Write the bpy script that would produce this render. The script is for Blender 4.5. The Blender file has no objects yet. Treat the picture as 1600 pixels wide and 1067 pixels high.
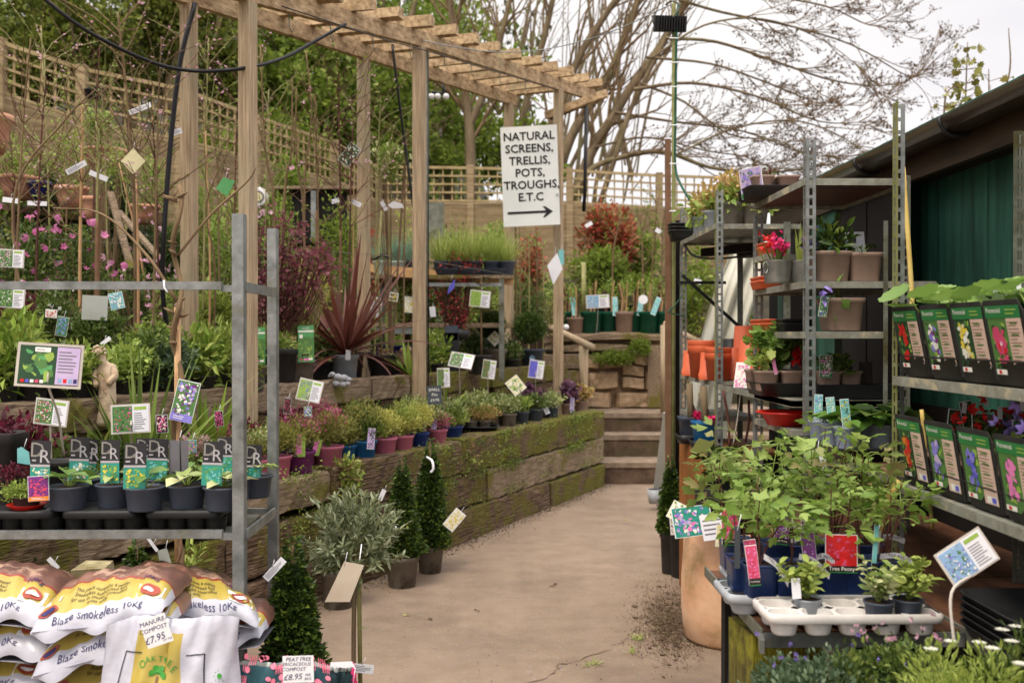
import bpy, math, random
import numpy as np
from mathutils import Vector, Matrix
rnd = random.Random(7); NR = np.random.default_rng(7)
SC = bpy.context.scene; COL = SC.collection
# ---------------------------------------------------------------- camera
CAM_H = 1.5; FPX = 1555.6
cd = bpy.data.cameras.new('camera'); cd.lens = 35; cd.sensor_width = 36; cd.clip_end = 600; cd.clip_start = .05
cam = bpy.data.objects.new('camera', cd); COL.objects.link(cam); SC.camera = cam
cam.location = (0, 0, CAM_H)
cam.rotation_euler = (math.radians(90 - .387), 0, math.radians(-.847))
cd.dof.use_dof = True; cd.dof.focus_distance = 3.7; cd.dof.aperture_fstop = 4.0
CM = cam.rotation_euler.to_matrix()
# ---------------------------------------------------------------- world: bright overcast sky
W = bpy.data.worlds.new('World'); SC.world = W; W.use_nodes = True
nt = W.node_tree; nt.nodes.clear()
out = nt.nodes.new('ShaderNodeOutputWorld'); bg = nt.nodes.new('ShaderNodeBackground')
sky = nt.nodes.new('ShaderNodeTexSky'); sky.sky_type = 'NISHITA'; sky.sun_disc = False
SUN_EL, SUN_AZ = math.radians(58), math.radians(212)
sky.sun_elevation = SUN_EL; sky.sun_rotation = SUN_AZ
tc = nt.nodes.new('ShaderNodeTexCoord'); mp = nt.nodes.new('ShaderNodeMapping'); mp.inputs['Scale'].default_value = (1, 1, 2.6)
nz = nt.nodes.new('ShaderNodeTexNoise'); nz.inputs['Scale'].default_value = 2.2; nz.inputs['Detail'].default_value = 4; nz.inputs['Roughness'].default_value = .5
cr = nt.nodes.new('ShaderNodeValToRGB')
cr.color_ramp.elements[0].position = .34; cr.color_ramp.elements[0].color = (7.5, 7.2, 7.5, 1)
cr.color_ramp.elements[1].position = .66; cr.color_ramp.elements[1].color = (9.5, 9.1, 8.7, 1)
mx = nt.nodes.new('ShaderNodeMixRGB'); mx.inputs[0].default_value = .93
L = nt.links.new
L(tc.outputs['Generated'], mp.inputs[0]); L(mp.outputs[0], nz.inputs[0]); L(nz.outputs[0], cr.inputs[0])
sx = nt.nodes.new('ShaderNodeSeparateXYZ'); zr = nt.nodes.new('ShaderNodeMapRange'); zr.inputs[1].default_value = .3; zr.inputs[2].default_value = .95; zr.inputs[3].default_value = 1.0; zr.inputs[4].default_value = 2.9
L(tc.outputs['Generated'], sx.inputs[0]); L(sx.outputs[2], zr.inputs[0]); zm = nt.nodes.new('ShaderNodeMixRGB'); zm.blend_type = 'MULTIPLY'; zm.inputs[0].default_value = 1   # overcast: brighter overhead
L(sky.outputs[0], mx.inputs[1]); L(cr.outputs[0], mx.inputs[2]); L(mx.outputs[0], zm.inputs[1]); L(zr.outputs[0], zm.inputs[2]); L(zm.outputs[0], bg.inputs[0]); L(bg.outputs[0], out.inputs[0])
bg.inputs[1].default_value = .1
sd = bpy.data.lights.new('sun', 'SUN'); sd.energy = 2.0; sd.angle = math.radians(22); sd.color = (1, .89, .72)
so = bpy.data.objects.new('sun', sd); COL.objects.link(so)
sv = Vector((math.sin(SUN_AZ) * math.cos(SUN_EL), math.cos(SUN_AZ) * math.cos(SUN_EL), math.sin(SUN_EL)))
so.rotation_euler = sv.to_track_quat('Z', 'Y').to_euler(); so.location = (0, 0, 30)
SC.view_settings.view_transform = 'Standard'; SC.view_settings.look = 'None'
SC.view_settings.exposure = .34; SC.view_settings.gamma = 1
SC.cycles.max_bounces = 6; SC.cycles.diffuse_bounces = 3; SC.cycles.glossy_bounces = 2; SC.cycles.transmission_bounces = 3; SC.cycles.transparent_max_bounces = 4
SC.cycles.use_denoising = True
# ---------------------------------------------------------------- helpers
def P(x, y, Y):
    "photo pixel (1600 wide) at depth Y -> world point"
    r = CM @ Vector(((x - 800) / FPX, -(y - 533.5) / FPX, -1)); k = Y / r.y
    return np.array((r.x * k, Y, CAM_H + r.z * k))
def G(x, y, z=0.0):
    "photo pixel on the horizontal plane at height z"
    r = CM @ Vector(((x - 800) / FPX, -(y - 533.5) / FPX, -1)); k = (z - CAM_H) / r.z
    return np.array((r.x * k, r.y * k, z))
def PX(Y): return Y / FPX
AX = np.array((.434, .901)); NX = np.array((-.901, .434)); WO = np.array((-.387, 6.93))
def WL(s, t, z=0.0):
    "along the retaining wall (s), behind its face (t)"
    p = WO + s * AX + t * NX; return np.array((p[0], p[1], z))
def row(x, t, z=0.0):
    k = (x - 777) / FPX; o = WO + t * NX
    return WL((k * o[1] - o[0]) / (AX[0] - k * AX[1]), t, z)
def nrm(v): v = np.asarray(v, float); return v / max(1e-9, np.linalg.norm(v))
MATS = {}
def hexc(c):
    "sRGB 0-255 triple of a surface colour -> linear"
    return tuple(((v / 255) / 12.92 if v / 255 <= .04045 else ((v / 255 + .055) / 1.055) ** 2.4) for v in c)
def M(name, c1, c2=None, c3=None, scale=8, stretch=(1, 1, 1), rot=0, rough=.7, metal=0, bump=0, bdist=.01, speck=0, bscale=None, moss=(.5, .6), mscale=2.5, spec=.3, detail=6, band=(.35, .65)):
    "procedural surface: c1..c2 mottled by noise, c3 in patches"
    if name in MATS: return MATS[name]
    m = bpy.data.materials.new(name); m.use_nodes = True; n = m.node_tree; N = n.nodes; b = N['Principled BSDF']; l = n.links.new
    b.inputs['Roughness'].default_value = rough; b.inputs['Metallic'].default_value = metal
    b.inputs['Specular IOR Level'].default_value = spec
    c1 = tuple(c1) + (1,)
    t = N.new('ShaderNodeTexCoord'); q = N.new('ShaderNodeMapping'); q.inputs['Scale'].default_value = stretch; q0 = N.new('ShaderNodeMapping'); q0.inputs['Rotation'].default_value = (0, 0, rot)
    l(t.outputs['Object'], q0.inputs[0]); l(q0.outputs[0], q.inputs[0])
    no = N.new('ShaderNodeTexNoise'); no.inputs['Scale'].default_value = scale; no.inputs['Detail'].default_value = detail; no.inputs['Roughness'].default_value = .65
    l(q.outputs[0], no.inputs[0])
    if c2 is None: c2 = tuple(v * .8 for v in c1[:3])
    r = N.new('ShaderNodeValToRGB'); r.color_ramp.elements[0].position = band[0]; r.color_ramp.elements[1].position = band[1]
    r.color_ramp.elements[0].color = c1; r.color_ramp.elements[1].color = tuple(c2) + (1,)
    l(no.outputs[0], r.inputs[0]); col = r.outputs[0]
    if c3 is not None:
        n2 = N.new('ShaderNodeTexNoise'); n2.inputs['Scale'].default_value = mscale; n2.inputs['Detail'].default_value = 8; n2.inputs['Roughness'].default_value = .7
        l(t.outputs['Object'], n2.inputs[0])
        r2 = N.new('ShaderNodeValToRGB'); r2.color_ramp.elements[0].position = moss[0]; r2.color_ramp.elements[1].position = moss[1]
        r2.color_ramp.elements[0].color = (0, 0, 0, 1); r2.color_ramp.elements[1].color = (1, 1, 1, 1)
        l(n2.outputs[0], r2.inputs[0]); mm = N.new('ShaderNodeMixRGB'); mm.inputs[2].default_value = tuple(c3) + (1,)
        l(r2.outputs[0], mm.inputs[0]); l(col, mm.inputs[1]); col = mm.outputs[0]
    if speck:
        vo = N.new('ShaderNodeTexVoronoi'); vo.inputs['Scale'].default_value = speck; l(t.outputs['Object'], vo.inputs[0]); r3 = N.new('ShaderNodeValToRGB'); r3.color_ramp.elements[0].position = .1; r3.color_ramp.elements[1].position = .2; r3.color_ramp.elements[0].color = (.22, .22, .22, 1); r3.color_ramp.elements[1].color = (0, 0, 0, 1)
        l(vo.outputs[0], r3.inputs[0]); ms = N.new('ShaderNodeMixRGB'); l(r3.outputs[0], ms.inputs[0]); l(col, ms.inputs[1]); l(vo.outputs['Color'], ms.inputs[2]); col = ms.outputs[0]
        n4 = N.new('ShaderNodeTexNoise'); n4.inputs['Scale'].default_value = .45; n4.inputs['Detail'].default_value = 5; l(t.outputs['Object'], n4.inputs[0]); r4 = N.new('ShaderNodeMapRange'); r4.inputs[1].default_value = .35; r4.inputs[2].default_value = .65; r4.inputs[3].default_value = .78; r4.inputs[4].default_value = 1.08
        l(n4.outputs[0], r4.inputs[0]); mm2 = N.new('ShaderNodeMixRGB'); mm2.blend_type = 'MULTIPLY'; mm2.inputs[0].default_value = 1; l(col, mm2.inputs[1]); l(r4.outputs[0], mm2.inputs[2]); col = mm2.outputs[0]
    l(col, b.inputs['Base Color'])
    if bump:
        bp = N.new('ShaderNodeBump'); bp.inputs['Strength'].default_value = bump; bp.inputs['Distance'].default_value = bdist
        n3 = N.new('ShaderNodeTexNoise'); n3.inputs['Scale'].default_value = bscale or scale * 3; n3.inputs['Detail'].default_value = 6
        l(q.outputs[0], n3.inputs[0]); l(n3.outputs[0], bp.inputs['Height']); l(bp.outputs[0], b.inputs['Normal'])
    MATS[name] = m; return m
def LEAF(name, cols, rough=.5, trans=.25, spec=.35):
    "leaf surface: each leaf takes its own shade from the list"
    if name in MATS: return MATS[name]
    m = bpy.data.materials.new(name); m.use_nodes = True; n = m.node_tree; N = n.nodes; b = N['Principled BSDF']; l = n.links.new
    b.inputs['Roughness'].default_value = rough; b.inputs['Specular IOR Level'].default_value = spec
    g = N.new('ShaderNodeNewGeometry'); r = N.new('ShaderNodeValToRGB'); l(g.outputs['Random Per Island'], r.inputs[0])
    e = r.color_ramp.elements
    while len(e) < len(cols): e.new(.5)
    for i, c in enumerate(cols): e[i].position = i / max(1, len(cols) - 1); e[i].color = tuple(c) + (1,)
    l(r.outputs[0], b.inputs['Base Color'])
    tr = N.new('ShaderNodeBsdfTranslucent'); mxs = N.new('ShaderNodeMixShader'); mxs.inputs[0].default_value = trans
    l(r.outputs[0], tr.inputs[0]); l(b.outputs[0], mxs.inputs[1]); l(tr.outputs[0], mxs.inputs[2]); l(mxs.outputs[0], N['Material Output'].inputs[0])
    MATS[name] = m; return m
TPL = {}
def _tpl(name, v, f): TPL[name] = (np.array(v, float), [np.array(q) for q in f])
_tpl('dia', [(0, 0, 0), (.5, .5, .12), (1, 0, -.08), (.5, -.5, .12)], [(0, 1, 2), (0, 2, 3)])
_tpl('oval', [(0, 0, 0), (.28, .42, .1), (.68, .4, .08), (1, 0, -.12), (.68, -.4, .08), (.28, -.42, .1), (.35, 0, 0), (.7, 0, -.02)],
     [(0, 6, 1), (6, 7, 2, 1), (7, 3, 2), (0, 5, 6), (6, 5, 4, 7), (7, 4, 3)])
def _fan(name, rad, cup, rough=0):
    n = len(rad); v = [(0.42, 0, 0)]
    for i, q in enumerate(rad):
        a = -math.pi + (i + .5) * 2 * math.pi / n
        v.append((.42 + q * math.cos(a) * .55, q * math.sin(a) * .6, cup * q * q * (1 if i % 2 or n > 16 else .6) - .1 * math.cos(a) * q))
    _tpl(name, v, [(0, i + 1, (i + 1) % n + 1) for i in range(n)])
_fan('round', [.55, .95, .93, 1.04, .97, 1.08, 1.0, 1.08, 1.0, 1.1, 1.02, 1.1, 1.0, 1.08, 1.0, 1.08, .97, 1.04, .93, .95], .2)
_fan('palm', [.4, .8, .66, 1.0, .74, 1.06, .82, 1.16, .82, 1.06, .74, 1.0, .66, .8], .14)
_fan('lobed', [.3, .55, .95, .7, .75, 1.15, .9, .9, 1.15, .75, .7, .95, .55], .16)
_fan('flower', [.7, 1, .72, 1, .72, 1, .72, 1, .72, 1], .5)
def tri_leaf(name):      # leaf of three leaflets, each cut into pointed lobes
    v = []; f = []
    for k, (a, s, o) in enumerate(((0, 1, .36), (1.1, .82, .26), (-1.1, .82, .26))):
        b = len(v)
        for (x, y, z) in ((0, 0, 0), (.16, .12, .03), (.3, .2, .05), (.5, .27, .02), (.46, .13, .03), (.62, .12, .0), (.78, 0, -.07), (.62, -.12, 0), (.46, -.13, .03), (.5, -.27, .02), (.3, -.2, .05), (.16, -.12, .03), (.36, 0, -.01)):
            x *= s; y *= s; v.append((o * math.cos(a) * .75 + x * math.cos(a) - y * math.sin(a), o * math.sin(a) * .75 + x * math.sin(a) + y * math.cos(a), z - .12 * (x * x)))
        f += [(b, b + 12, b + 2, b + 1), (b + 2, b + 12, b + 4, b + 3), (b + 4, b + 12, b + 6, b + 5), (b, b + 11, b + 10, b + 12), (b + 10, b + 9, b + 8, b + 12), (b + 8, b + 7, b + 6, b + 12)]
    _tpl(name, v, f)
tri_leaf('tri')
class MB:
    def __init__(s): s.v = []; s.f = []; s.m = []; s.sm = []; s.n = 0; s.mats = []
    def mi(s, m):
        if isinstance(m, str): m = MATS[m]
        if m not in s.mats: s.mats.append(m)
        return s.mats.index(m)
    def raw(s, V, F, m, smooth=False):
        V = np.asarray(V, float).reshape(-1, 3); k = s.mi(m)
        for q in F: s.f.append(np.asarray(q) + s.n)
        s.m += [k] * len(F); s.sm += [smooth] * len(F); s.v.append(V); s.n += len(V)
    def box(s, c, sz, m, rot=None, taper=1.0, jit=0):
        "box centred on c; rot is a 3x3 matrix or an angle about z"
        h = np.array(sz) / 2
        V = np.array([(x, y, z) for z in (-1, 1) for y in (-1, 1) for x in (-1, 1)], float)
        V[4:, :2] *= taper; V = V * h
        if jit: V += NR.normal(0, jit, V.shape)
        if rot is not None:
            R = np.array(Matrix.Rotation(rot, 3, 'Z')) if np.isscalar(rot) else np.asarray(rot); V = V @ R.T
        s.raw(V + np.asarray(c), [(0, 2, 3, 1), (4, 5, 7, 6), (0, 1, 5, 4), (2, 6, 7, 3), (0, 4, 6, 2), (1, 3, 7, 5)], m)
    def bar(s, a, b, w, h, m, up=(0, 0, 1), jit=0):
        "rectangular bar from a to b, w wide and h high"
        a = np.asarray(a, float); b = np.asarray(b, float); x = nrm(b - a); y = nrm(np.cross(up, x)); z = np.cross(x, y)
        s.box((a + b) / 2, (np.linalg.norm(b - a), w, h), m, np.stack([x, y, z], 1), jit=jit)
    def tube(s, pts, r, m, n=6, cap=True, smooth=True):
        pts = np.asarray(pts, float); k = len(pts); r = np.full(k, r) if np.isscalar(r) else np.asarray(r)
        d = np.gradient(pts, axis=0); d /= np.maximum(1e-9, np.linalg.norm(d, axis=1))[:, None]
        ref = np.array((0, 0, 1.)) if abs(d[:, 2]).mean() < .8 else np.array((1., 0, 0))
        y = np.cross(d, ref); y /= np.maximum(1e-9, np.linalg.norm(y, axis=1))[:, None]; z = np.cross(d, y)
        a = np.arange(n) * 2 * math.pi / n
        V = pts[:, None] + r[:, None, None] * (np.cos(a)[None, :, None] * y[:, None] + np.sin(a)[None, :, None] * z[:, None])
        F = [(i * n + j, i * n + (j + 1) % n, (i + 1) * n + (j + 1) % n, (i + 1) * n + j) for i in range(k - 1) for j in range(n)]
        if cap and n > 3: F += [tuple(range(n))[::-1], tuple((k - 1) * n + j for j in range(n))]
        s.raw(V, F, m, smooth)
    def lathe(s, c, prof, m, n=20, sq=0, smooth=True, capb=True, rz=0):
        "prof = [(radius, z)...]; sq > 0 squares the section off"
        a = np.arange(n) * 2 * math.pi / n + math.pi / n; e = 2 / (2 + sq)
        cx, sx = np.cos(a), np.sin(a); ux = np.sign(cx) * abs(cx) ** e; uy = np.sign(sx) * abs(sx) ** e
        if rz: ux, uy = ux * math.cos(rz) - uy * math.sin(rz), ux * math.sin(rz) + uy * math.cos(rz)
        V = np.array([(q * ux[j], q * uy[j], z) for q, z in prof for j in range(n)]) + np.asarray(c); k = len(prof)
        F = [(i * n + j, i * n + (j + 1) % n, (i + 1) * n + (j + 1) % n, (i + 1) * n + j) for i in range(k - 1) for j in range(n)]
        if capb: F.append(tuple(range(n))[::-1])
        s.raw(V, F, m, smooth)
    def disc(s, c, r, m, n=16, sq=0, rz=0): s.lathe(c, [(r, 0), (r * .5, .004), (.001, .006)], m, n, sq, capb=False, rz=rz)
    def quad(s, c, u, v, m, off=0.0):
        c = np.asarray(c, float) + nrm(np.cross(u, v)) * off; u = np.asarray(u) / 2; v = np.asarray(v) / 2
        s.raw([c - u - v, c + u - v, c + u + v, c - u + v], [(0, 1, 2, 3)], m)
    def grid(s, fn, nu, nv, m, smooth=True):
        "fn(u, v) -> point for u, v in 0..1; m is a material or fn(u, v) -> material"
        V = [fn(i / nu, j / nv) for j in range(nv + 1) for i in range(nu + 1)]; b = s.n; s.v.append(np.asarray(V, float)); s.n += len(V)
        for j in range(nv):
            for i in range(nu):
                q = j * (nu + 1) + i; s.f.append(np.array((q, q + 1, q + nu + 2, q + nu + 1)) + b)
                s.m.append(s.mi(m((i + .5) / nu, (j + .5) / nv) if callable(m) else m)); s.sm.append(smooth)
    def leaves(s, pos, dr, size, m, tpl='dia', wid=.5, up=.6, seed=None):
        pos = np.asarray(pos, float).reshape(-1, 3); n = len(pos)
        if n == 0: return
        dr = np.broadcast_to(np.asarray(dr, float), (n, 3)); dr = dr / np.maximum(1e-9, np.linalg.norm(dr, axis=1))[:, None]
        size = np.broadcast_to(np.asarray(size, float), (n,))
        ref = NR.normal(0, 1, (n, 3)) * (1 - up) + np.array((0, 0, 1.)) * up + 1e-4
        y = np.cross(ref, dr); y /= np.maximum(1e-9, np.linalg.norm(y, axis=1))[:, None]; z = np.cross(dr, y)
        T, F = TPL[tpl]; k = len(T)
        V = (T[None, :, 0, None] * dr[:, None] + T[None, :, 1, None] * wid * 1.0 * y[:, None] + T[None, :, 2, None] * z[:, None]) * size[:, None, None] + pos[:, None]
        mi = s.mi(m)
        base = s.n + np.arange(n) * k
        for q in F: s.f.append((base[:, None] + q[None])); s.m.append((mi, n)); s.sm.append((tpl not in ('dia',), n))
        s.v.append(V.reshape(-1, 3)); s.n += n * k
    def blades(s, c, n, length, wid, m, spread=.9, droop=.8, r0=.02, seg=5, lvar=.3, upmin=.1, fold=.15, az=None):
        "arching strap leaves growing from c"
        for i in range(n):
            a = rnd.uniform(0, 2 * math.pi) if az is None else rnd.uniform(*az); t = upmin + (rnd.random() ** .8) * spread
            d = np.array((math.cos(a) * math.sin(t), math.sin(a) * math.sin(t), math.cos(t))); side = np.array((-math.sin(a), math.cos(a), 0))
            l = length * rnd.uniform(1 - lvar, 1 + lvar * .4); p = np.asarray(c, float) + np.array((math.cos(a), math.sin(a), 0)) * r0 * rnd.random()
            dp = droop * (.4 + t) * rnd.uniform(.6, 1.3); V = []
            tw = rnd.uniform(-.4, .4)
            for k in range(seg + 1):
                f = k / seg; w = wid * (.55 + 1.2 * f if f < .35 else (1 - f) / .65 * .97 + .02) / 2
                nn = np.cross(side, d); sd_ = side * math.cos(tw * f) + nn * math.sin(tw * f)
                V += [p - sd_ * w + nn * fold * w, p, p + sd_ * w + nn * fold * w]
                p = p + d * l / seg; d = nrm(d + np.array((0, 0, -dp / seg * 1.6)) * math.sin(max(.15, t)) * (f + .3))
            F = []
            for k in range(seg): q = k * 3; F += [(q, q + 1, q + 4, q + 3), (q + 1, q + 2, q + 5, q + 4)]
            s.raw(V, F, m, True)
    def text(s, txt, c, u, v, size, m, off=.0012, align='CENTER', shear=0, fn=None, jit=0):
        "lettering on the plane u, v through c, or mapped by fn(x, y)"
        V, F = textmesh(txt, align)
        V = V * size
        if shear: V[:, 0] += V[:, 1] * shear
        if jit: V[:, 1] += np.sin(V[:, 0] / size * 2.1) * jit * size
        if fn: Q = np.array([fn(x, y) for x, y in V[:, :2]])
        else:
            u = nrm(u); v = nrm(v); Q = np.asarray(c) + V[:, :1] * u + V[:, 1:2] * v + np.cross(u, v) * off
        s.raw(Q, F, m)
    def build(s, name, parent=None, **tags):
        V = np.concatenate(s.v) if s.v else np.zeros((0, 3))
        loops = []; cnt = []; mi = []; sm = []
        for q, m_, b in zip(s.f, s.m, s.sm):
            if isinstance(m_, tuple):
                loops.append(q.ravel()); cnt.append(np.full(len(q), q.shape[1])); mi.append(np.full(len(q), m_[0])); sm.append(np.full(len(q), b[0]))
            else: loops.append(q); cnt.append([len(q)]); mi.append([m_]); sm.append([b])
        loops = np.concatenate(loops).astype(np.int32); cnt = np.concatenate(cnt).astype(np.int32)
        me = bpy.data.meshes.new(name); me.vertices.add(len(V)); me.loops.add(len(loops)); me.polygons.add(len(cnt))
        o = bpy.data.objects.new(name, me); COL.objects.link(o)
        loc = np.zeros(3)
        if parent is not None:
            loc = np.array(parent.get('_w', (0, 0, 0)))
            o.parent = parent; o['_w'] = tuple(loc)
        elif 'loc' in tags: loc = np.array(tags.pop('loc'), float); o.location = loc; o['_w'] = tuple(loc)
        me.vertices.foreach_set('co', (V - loc).astype(np.float32).ravel())
        me.loops.foreach_set('vertex_index', loops)
        me.polygons.foreach_set('loop_start', np.concatenate([[0], np.cumsum(cnt)[:-1]]).astype(np.int32)); me.polygons.foreach_set('loop_total', cnt)
        me.polygons.foreach_set('material_index', np.concatenate(mi).astype(np.int32)); me.polygons.foreach_set('use_smooth', np.concatenate(sm).astype(bool))
        for m in s.mats: me.materials.append(m)
        me.update(calc_edges=True); me.validate()
        for k, v in tags.items():
            if v is not None: o[k] = v
        return o
_TX = {}
def textmesh(txt, align='CENTER'):
    if (txt, align) in _TX: return _TX[(txt, align)][0].copy(), _TX[(txt, align)][1]
    c = bpy.data.curves.new('t', 'FONT'); c.body = txt; c.align_x = align; c.align_y = 'CENTER'; c.resolution_u = 2
    o = bpy.data.objects.new('t', c); COL.objects.link(o); dg = bpy.context.evaluated_depsgraph_get(); dg.update()
    me = o.evaluated_get(dg).to_mesh(); V = np.array([v.co[:] for v in me.vertices]).reshape(-1, 3); F = [tuple(p.vertices) for p in me.polygons]
    o.evaluated_get(dg).to_mesh_clear(); bpy.data.objects.remove(o); bpy.data.curves.remove(c)
    _TX[(txt, align)] = (V, F); return V.copy(), F
def T(name, label, cat, loc, group=None):
    "an Empty at the thing's base; its parts become its children"
    o = bpy.data.objects.new(name, None); COL.objects.link(o); o.location = tuple(loc); o['_w'] = tuple(float(v) for v in loc); o.empty_display_size = .05
    o['label'] = label; o['category'] = cat
    if group: o['group'] = group
    return o
def tagd(label, cat, group=None): return dict(label=label, category=cat, group=group)
def move_copy(root, loc, label=None, rotz=0, group=None):
    "copy a thing with its parts and sub-parts"
    r = root.copy(); COL.objects.link(r); r.location = tuple(loc); r.rotation_euler = (0, 0, rotz)
    if label: r['label'] = label
    if group: r['group'] = group
    for ch in list(root.children):
        c = ch.copy(); COL.objects.link(c); c.parent = r
        for g in ch.children: d = g.copy(); COL.objects.link(d); d.parent = c
    return r
def arc(a, b, sag, n=10):
    a = np.asarray(a, float); b = np.asarray(b, float)
    return [a + (b - a) * t + np.array((0, 0, -sag * 4 * t * (1 - t))) for t in np.linspace(0, 1, n)]
def curve(pts, n=6):
    "Catmull-Rom through the points"
    p = [np.asarray(q, float) for q in pts]; p = [2 * p[0] - p[1]] + p + [2 * p[-1] - p[-2]]; o = []
    for i in range(1, len(p) - 2):
        for k in range(n):
            t = k / n; o.append(.5 * ((2 * p[i]) + (-p[i - 1] + p[i + 1]) * t + (2 * p[i - 1] - 5 * p[i] + 4 * p[i + 1] - p[i + 2]) * t * t + (-p[i - 1] + 3 * p[i] - 3 * p[i + 1] + p[i + 2]) * t ** 3))
    return o + [p[-2]]
# ---------------------------------------------------------------- surfaces
WR = -math.atan2(.901, .434)
M('concrete', hexc((148, 129, 111)), hexc((124, 106, 90)), hexc((96, 82, 69)), scale=5, rough=.85, bump=.25, bscale=90, mscale=1.3, moss=(.5, .85), detail=12, band=(.25, .75), speck=42)
M('stepstone', hexc((104, 84, 68)), hexc((70, 55, 43)), hexc((70, 66, 40)), scale=9, rough=.9, bump=.5, mscale=3, moss=(.5, .7))
M('tread', hexc((146, 128, 110)), hexc((104, 88, 72)), scale=9, rough=.9, bump=.3)
M('soil', hexc((62, 46, 34)), hexc((36, 26, 19)), scale=30, rough=.95, bump=.6)
M('bank', hexc((58, 50, 32)), hexc((34, 32, 18)), scale=3, rough=.95, bump=.6)
M('sleeper', hexc((130, 106, 84)), hexc((66, 49, 36)), hexc((98, 90, 38)), scale=9, stretch=(.7, 9, 9), rot=WR, bdist=.025, rough=.85, bump=.9, bscale=9, mscale=3.4, moss=(.47, .55), band=(.35, .6))
M('sleeper_moss', hexc((126, 104, 80)), hexc((72, 56, 38)), hexc((104, 99, 36)), scale=9, stretch=(.7, 9, 9), rot=WR, bdist=.03, rough=.9, bump=1, bscale=14, mscale=3.6, moss=(.43, .51))
M('sleeper_plain', hexc((158, 138, 114)), hexc((96, 78, 60)), hexc((108, 100, 46)), scale=8, stretch=(.7, 9, 9), rot=WR, bdist=.025, rough=.85, bump=.5, mscale=3.1, moss=(.54, .6))
M('buff', hexc((200, 186, 166)), hexc((184, 168, 148)), scale=5, rough=.6)
M('dirt', hexc((98, 80, 64)), hexc((74, 58, 46)), scale=40, rough=1, bump=.8)
M('moss', hexc((116, 116, 34)), hexc((70, 72, 20)), scale=40, rough=1, bump=1)
M('post', hexc((192, 170, 140)), hexc((138, 116, 90)), hexc((160, 150, 124)), scale=5, stretch=(18, 18, .7), rough=.85, bump=.6, mscale=1.8, moss=(.5, .7), band=(.36, .66))
M('slat', hexc((198, 172, 136)), hexc((128, 104, 76)), hexc((148, 136, 104)), scale=6, stretch=(5, 1, 5), rough=.85, bump=.5, mscale=3, moss=(.55, .7))
M('fence', hexc((164, 144, 112)), hexc((124, 104, 76)), hexc((112, 100, 74)), scale=3, stretch=(.6, .6, 9), rough=.85, bump=.2, mscale=.9, moss=(.5, .7))
M('trellis', hexc((176, 156, 116)), hexc((142, 122, 86)), scale=6, rough=.85)
M('newwood', hexc((206, 166, 116)), hexc((176, 134, 88)), scale=5, stretch=(1, 8, 8), rough=.7, bump=.2)
M('crate', hexc((168, 108, 56)), hexc((98, 54, 26)), hexc((96, 84, 40)), scale=4, stretch=(9, 9, .8), rough=.6, bump=.3, mscale=3, moss=(.55, .7), band=(.3, .7))
M('mossblock', hexc((104, 96, 40)), hexc((58, 52, 22)), hexc((134, 128, 38)), scale=7, stretch=(5, 5, 1), rough=.95, bump=1, mscale=7, moss=(.48, .6))
M('ply', hexc((112, 74, 52)), hexc((66, 42, 30)), hexc((136, 104, 80)), scale=5, stretch=(3, 1, 1), rough=.75, mscale=6, moss=(.56, .7))
M('plydark', hexc((110, 56, 40)), hexc((70, 36, 26)), scale=4, stretch=(1, 6, 1), rough=.5)
M('galv', hexc((152, 155, 154)), hexc((108, 111, 108)), hexc((122, 118, 92)), scale=14, rough=.42, metal=.55, mscale=5, moss=(.56, .7), bump=.1, spec=.5)
M('galvdull', hexc((134, 136, 126)), hexc((98, 100, 88)), hexc((84, 78, 50)), scale=10, rough=.5, metal=.4, mscale=6, moss=(.5, .65))
M('galvmoss', hexc((128, 128, 88)), hexc((104, 106, 52)), scale=12, rough=.7, metal=.2)
M('shelfedge', hexc((150, 150, 138)), hexc((112, 110, 98)), hexc((176, 166, 140)), scale=18, rough=.6, metal=.3, mscale=9, moss=(.55, .62))
M('shedgreen', hexc((52, 102, 86)), hexc((26, 62, 52)), hexc((96, 124, 108)), scale=3, stretch=(6, 6, .5), rough=.55, mscale=2, moss=(.6, .8), bump=.1)
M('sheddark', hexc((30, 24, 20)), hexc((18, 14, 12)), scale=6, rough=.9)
M('fascia', hexc((62, 48, 34)), hexc((36, 28, 20)), scale=4, stretch=(4, .6, 4), rough=.6)
M('gutter', hexc((58, 46, 34)), hexc((36, 28, 22)), scale=9, rough=.25, spec=.6)
M('black', (.012, .012, .013), (.02, .02, .02), scale=20, rough=.42)
M('blackmat', (.02, .018, .017), (.03, .028, .026), scale=20, rough=.7)
M('cable', (.012, .012, .014), rough=.35)
M('potblack', hexc((52, 50, 50)), hexc((38, 36, 36)), hexc((92, 78, 66)), scale=12, rough=.6, mscale=5, moss=(.6, .75))
M('potgrey', hexc((148, 154, 160)), hexc((128, 133, 138)), scale=8, rough=.55)
M('potgreym', hexc((120, 112, 102)), hexc((96, 88, 78)), hexc((58, 50, 40)), scale=8, rough=.75, mscale=6, moss=(.52, .66))
M('potslate', hexc((72, 80, 94)), hexc((58, 64, 76)), scale=8, rough=.5)
M('potpink', hexc((196, 116, 140)), hexc((178, 98, 124)), scale=6, rough=.5)
M('potpurple', hexc((122, 50, 112)), hexc((98, 38, 90)), scale=6, rough=.5)
M('potblue', hexc((34, 106, 158)), hexc((26, 84, 132)), scale=6, rough=.5)
M('potnavy', hexc((36, 62, 134)), hexc((28, 48, 108)), scale=6, rough=.5)
M('potcell', hexc((34, 56, 104)), hexc((24, 40, 80)), scale=6, rough=.32, spec=.5)
M('potcobalt', hexc((24, 30, 90)), hexc((14, 18, 60)), scale=6, rough=.12, spec=.7)
M('potbrown', hexc((158, 134, 120)), hexc((140, 116, 102)), scale=6, rough=.6)
M('potpale', hexc((150, 160, 176)), hexc((130, 138, 152)), scale=6, rough=.45)
M('potgreen', hexc((14, 84, 62)), hexc((10, 62, 46)), scale=6, rough=.5)
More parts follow.
